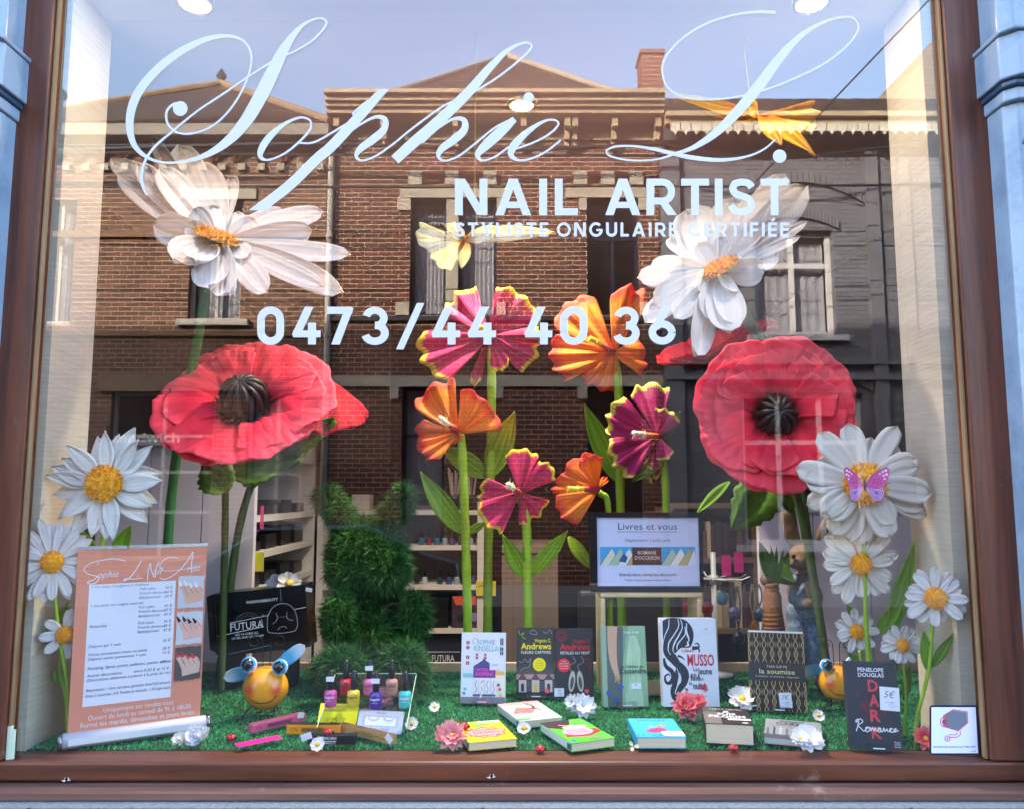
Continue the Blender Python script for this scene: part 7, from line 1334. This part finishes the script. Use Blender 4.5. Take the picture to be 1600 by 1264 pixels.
mb = MB(); mb.tube(pts, (zt_-z0_)/n*.6, 6); mb.build('rope_coil', RP, t, True); mb = MB(); mb.lathe([(8*k, z0_), (13*k, z0_*.5), (15*k, 0), (14*k, zt_*.8), (7*k, zt_)], 14); mb.build('core', RP, t, True)
for i, (b, tp, w) in enumerate((((1208, 912), (1188, 845), 22), ((1214, 912), (1234, 862), 18), ((1212, 910), (1207, 850), 8), ((1212, 880), (1240, 908), 20), ((1210, 910), (1216, 852), 7), ((1206, 912), (1201, 858), 7), ((1214, 912), (1226, 856), 7))):
    leaf(t, O, b, tp, w, Yc-.01*i, LFD if i != 3 else LFG, seed=i, nrm=(0, -1, .3))
# --- jewellery stand
Yj = 2.50; O = P(1117, 975, Yj); O.z = TURF; t = thing('jewellery_stand', 'white rotating jewellery stand with pink cards on top', 'display stand', O); k = mpp(O); WS = M('c4ccd0', .35)
zz_ = lambda py: P(0, py, Yj).z-TURF
mb = MB(); mb.lathe([(.05, 0), (.05, .008), (.008, .014), (4.2*k, .03), (4.2*k, zz_(862))], 14); mb.build('pole', WS, t, True); mb = MB(); mb.lathe([(7*k, zz_(912)), (7*k, zz_(898))], 14); mb.build('collar', WS, t, True)
for i in range(9):
    a = -.5+i*.7; c_, s_ = math.cos(a), math.sin(a); L_ = 56*k; z = zz_(904)
    mb = MB(); mb.tube([(c_*5*k, s_*5*k, z), (c_*L_*.8, s_*L_*.8, z+.002), (c_*L_, s_*L_, z+.012)], 1.1*k, 5); mb.build('hook', WS, t)
for x0, x1, ry in ((1101, 1114, .3), (1119, 1132, -.3)): mb = MB(); a0, a1 = P(x0, 0, Yj).x-O.x, P(x1, 0, Yj).x-O.x; mb.box(a0, a1, -.012, -.011, zz_(898 if x0 < 1110 else 893), zz_(866 if x0 < 1110 else 862)); mb.build('pink_card', M('f0289a', .5), t)
def strand(label, px, y0, y1, c, kind, spread_=4):
    A = P(px, y0, Yj-.01*(px % 7)); k = mpp(A); t = thing('necklace', label, 'necklace', A, group='jewellery hanging from the stand'); h = (y1-y0)*k; mb = MB(); n = 24
    for s in (-1, 1): mb.tube([(s*spread_*k*math.sin(PI*min(1, i/n*1.1)), .002*s, -h*i/n) for i in range(n+1)], [(.9+.5*(i % 2))*k for i in range(n+1)], 6)
    mb.build('beads', M(c, .4, var=.4, scale=300), t, True)
    if kind == 'tassel':
        mb = MB(); rr = random.Random(px)
        for i in range(26): a = rr.uniform(0, 6.28); q = rr.uniform(3, 9)*k; mb.tube([(0, 0, -h), (q*.5*math.cos(a), q*.4*math.sin(a), -h-9*k), (q*math.cos(a), q*.6*math.sin(a), -h-20*k)], .6*k, 4)
        o = mb.build('tassel', M('c88a2c', .8, var=.3, scale=200), t); 
    elif kind: mb = MB(); mb.ball((0, 0, -h-9*k), (10*k, 5*k, 11*k), 10); mb.build('pendant', M(kind, .2, coat=.5, var=.4, scale=120), t)
for lb, px, y0, y1, c, kd in (('bead necklace ending in an orange tassel', 1175, 912, 965, 'a8946c', 'tassel'), ('violet bead necklace beside the tassel', 1163, 912, 978, '6a5a80', None), ('necklace with a lilac faceted stone', 1146, 912, 948, '5c5450', '7a78a8'), ('necklace with a dark round woven pendant', 1152, 915, 985, '4a443c', '3a3630'), ('necklace with a blue flower pendant', 1128, 908, 925, '4a5a60', '3c7a9c'), ('necklace with a red pendant', 1104, 910, 940, '5a3a3a', 'a01c28'), ('necklace with a grey blue disc', 1186, 912, 950, '6c6c64', '4c5c70'), ('red beaded charm behind the pine frame', 1076, 925, 940, '6a3a3a', '982430')):
    strand(lb, px, y0, y1, c, kd)
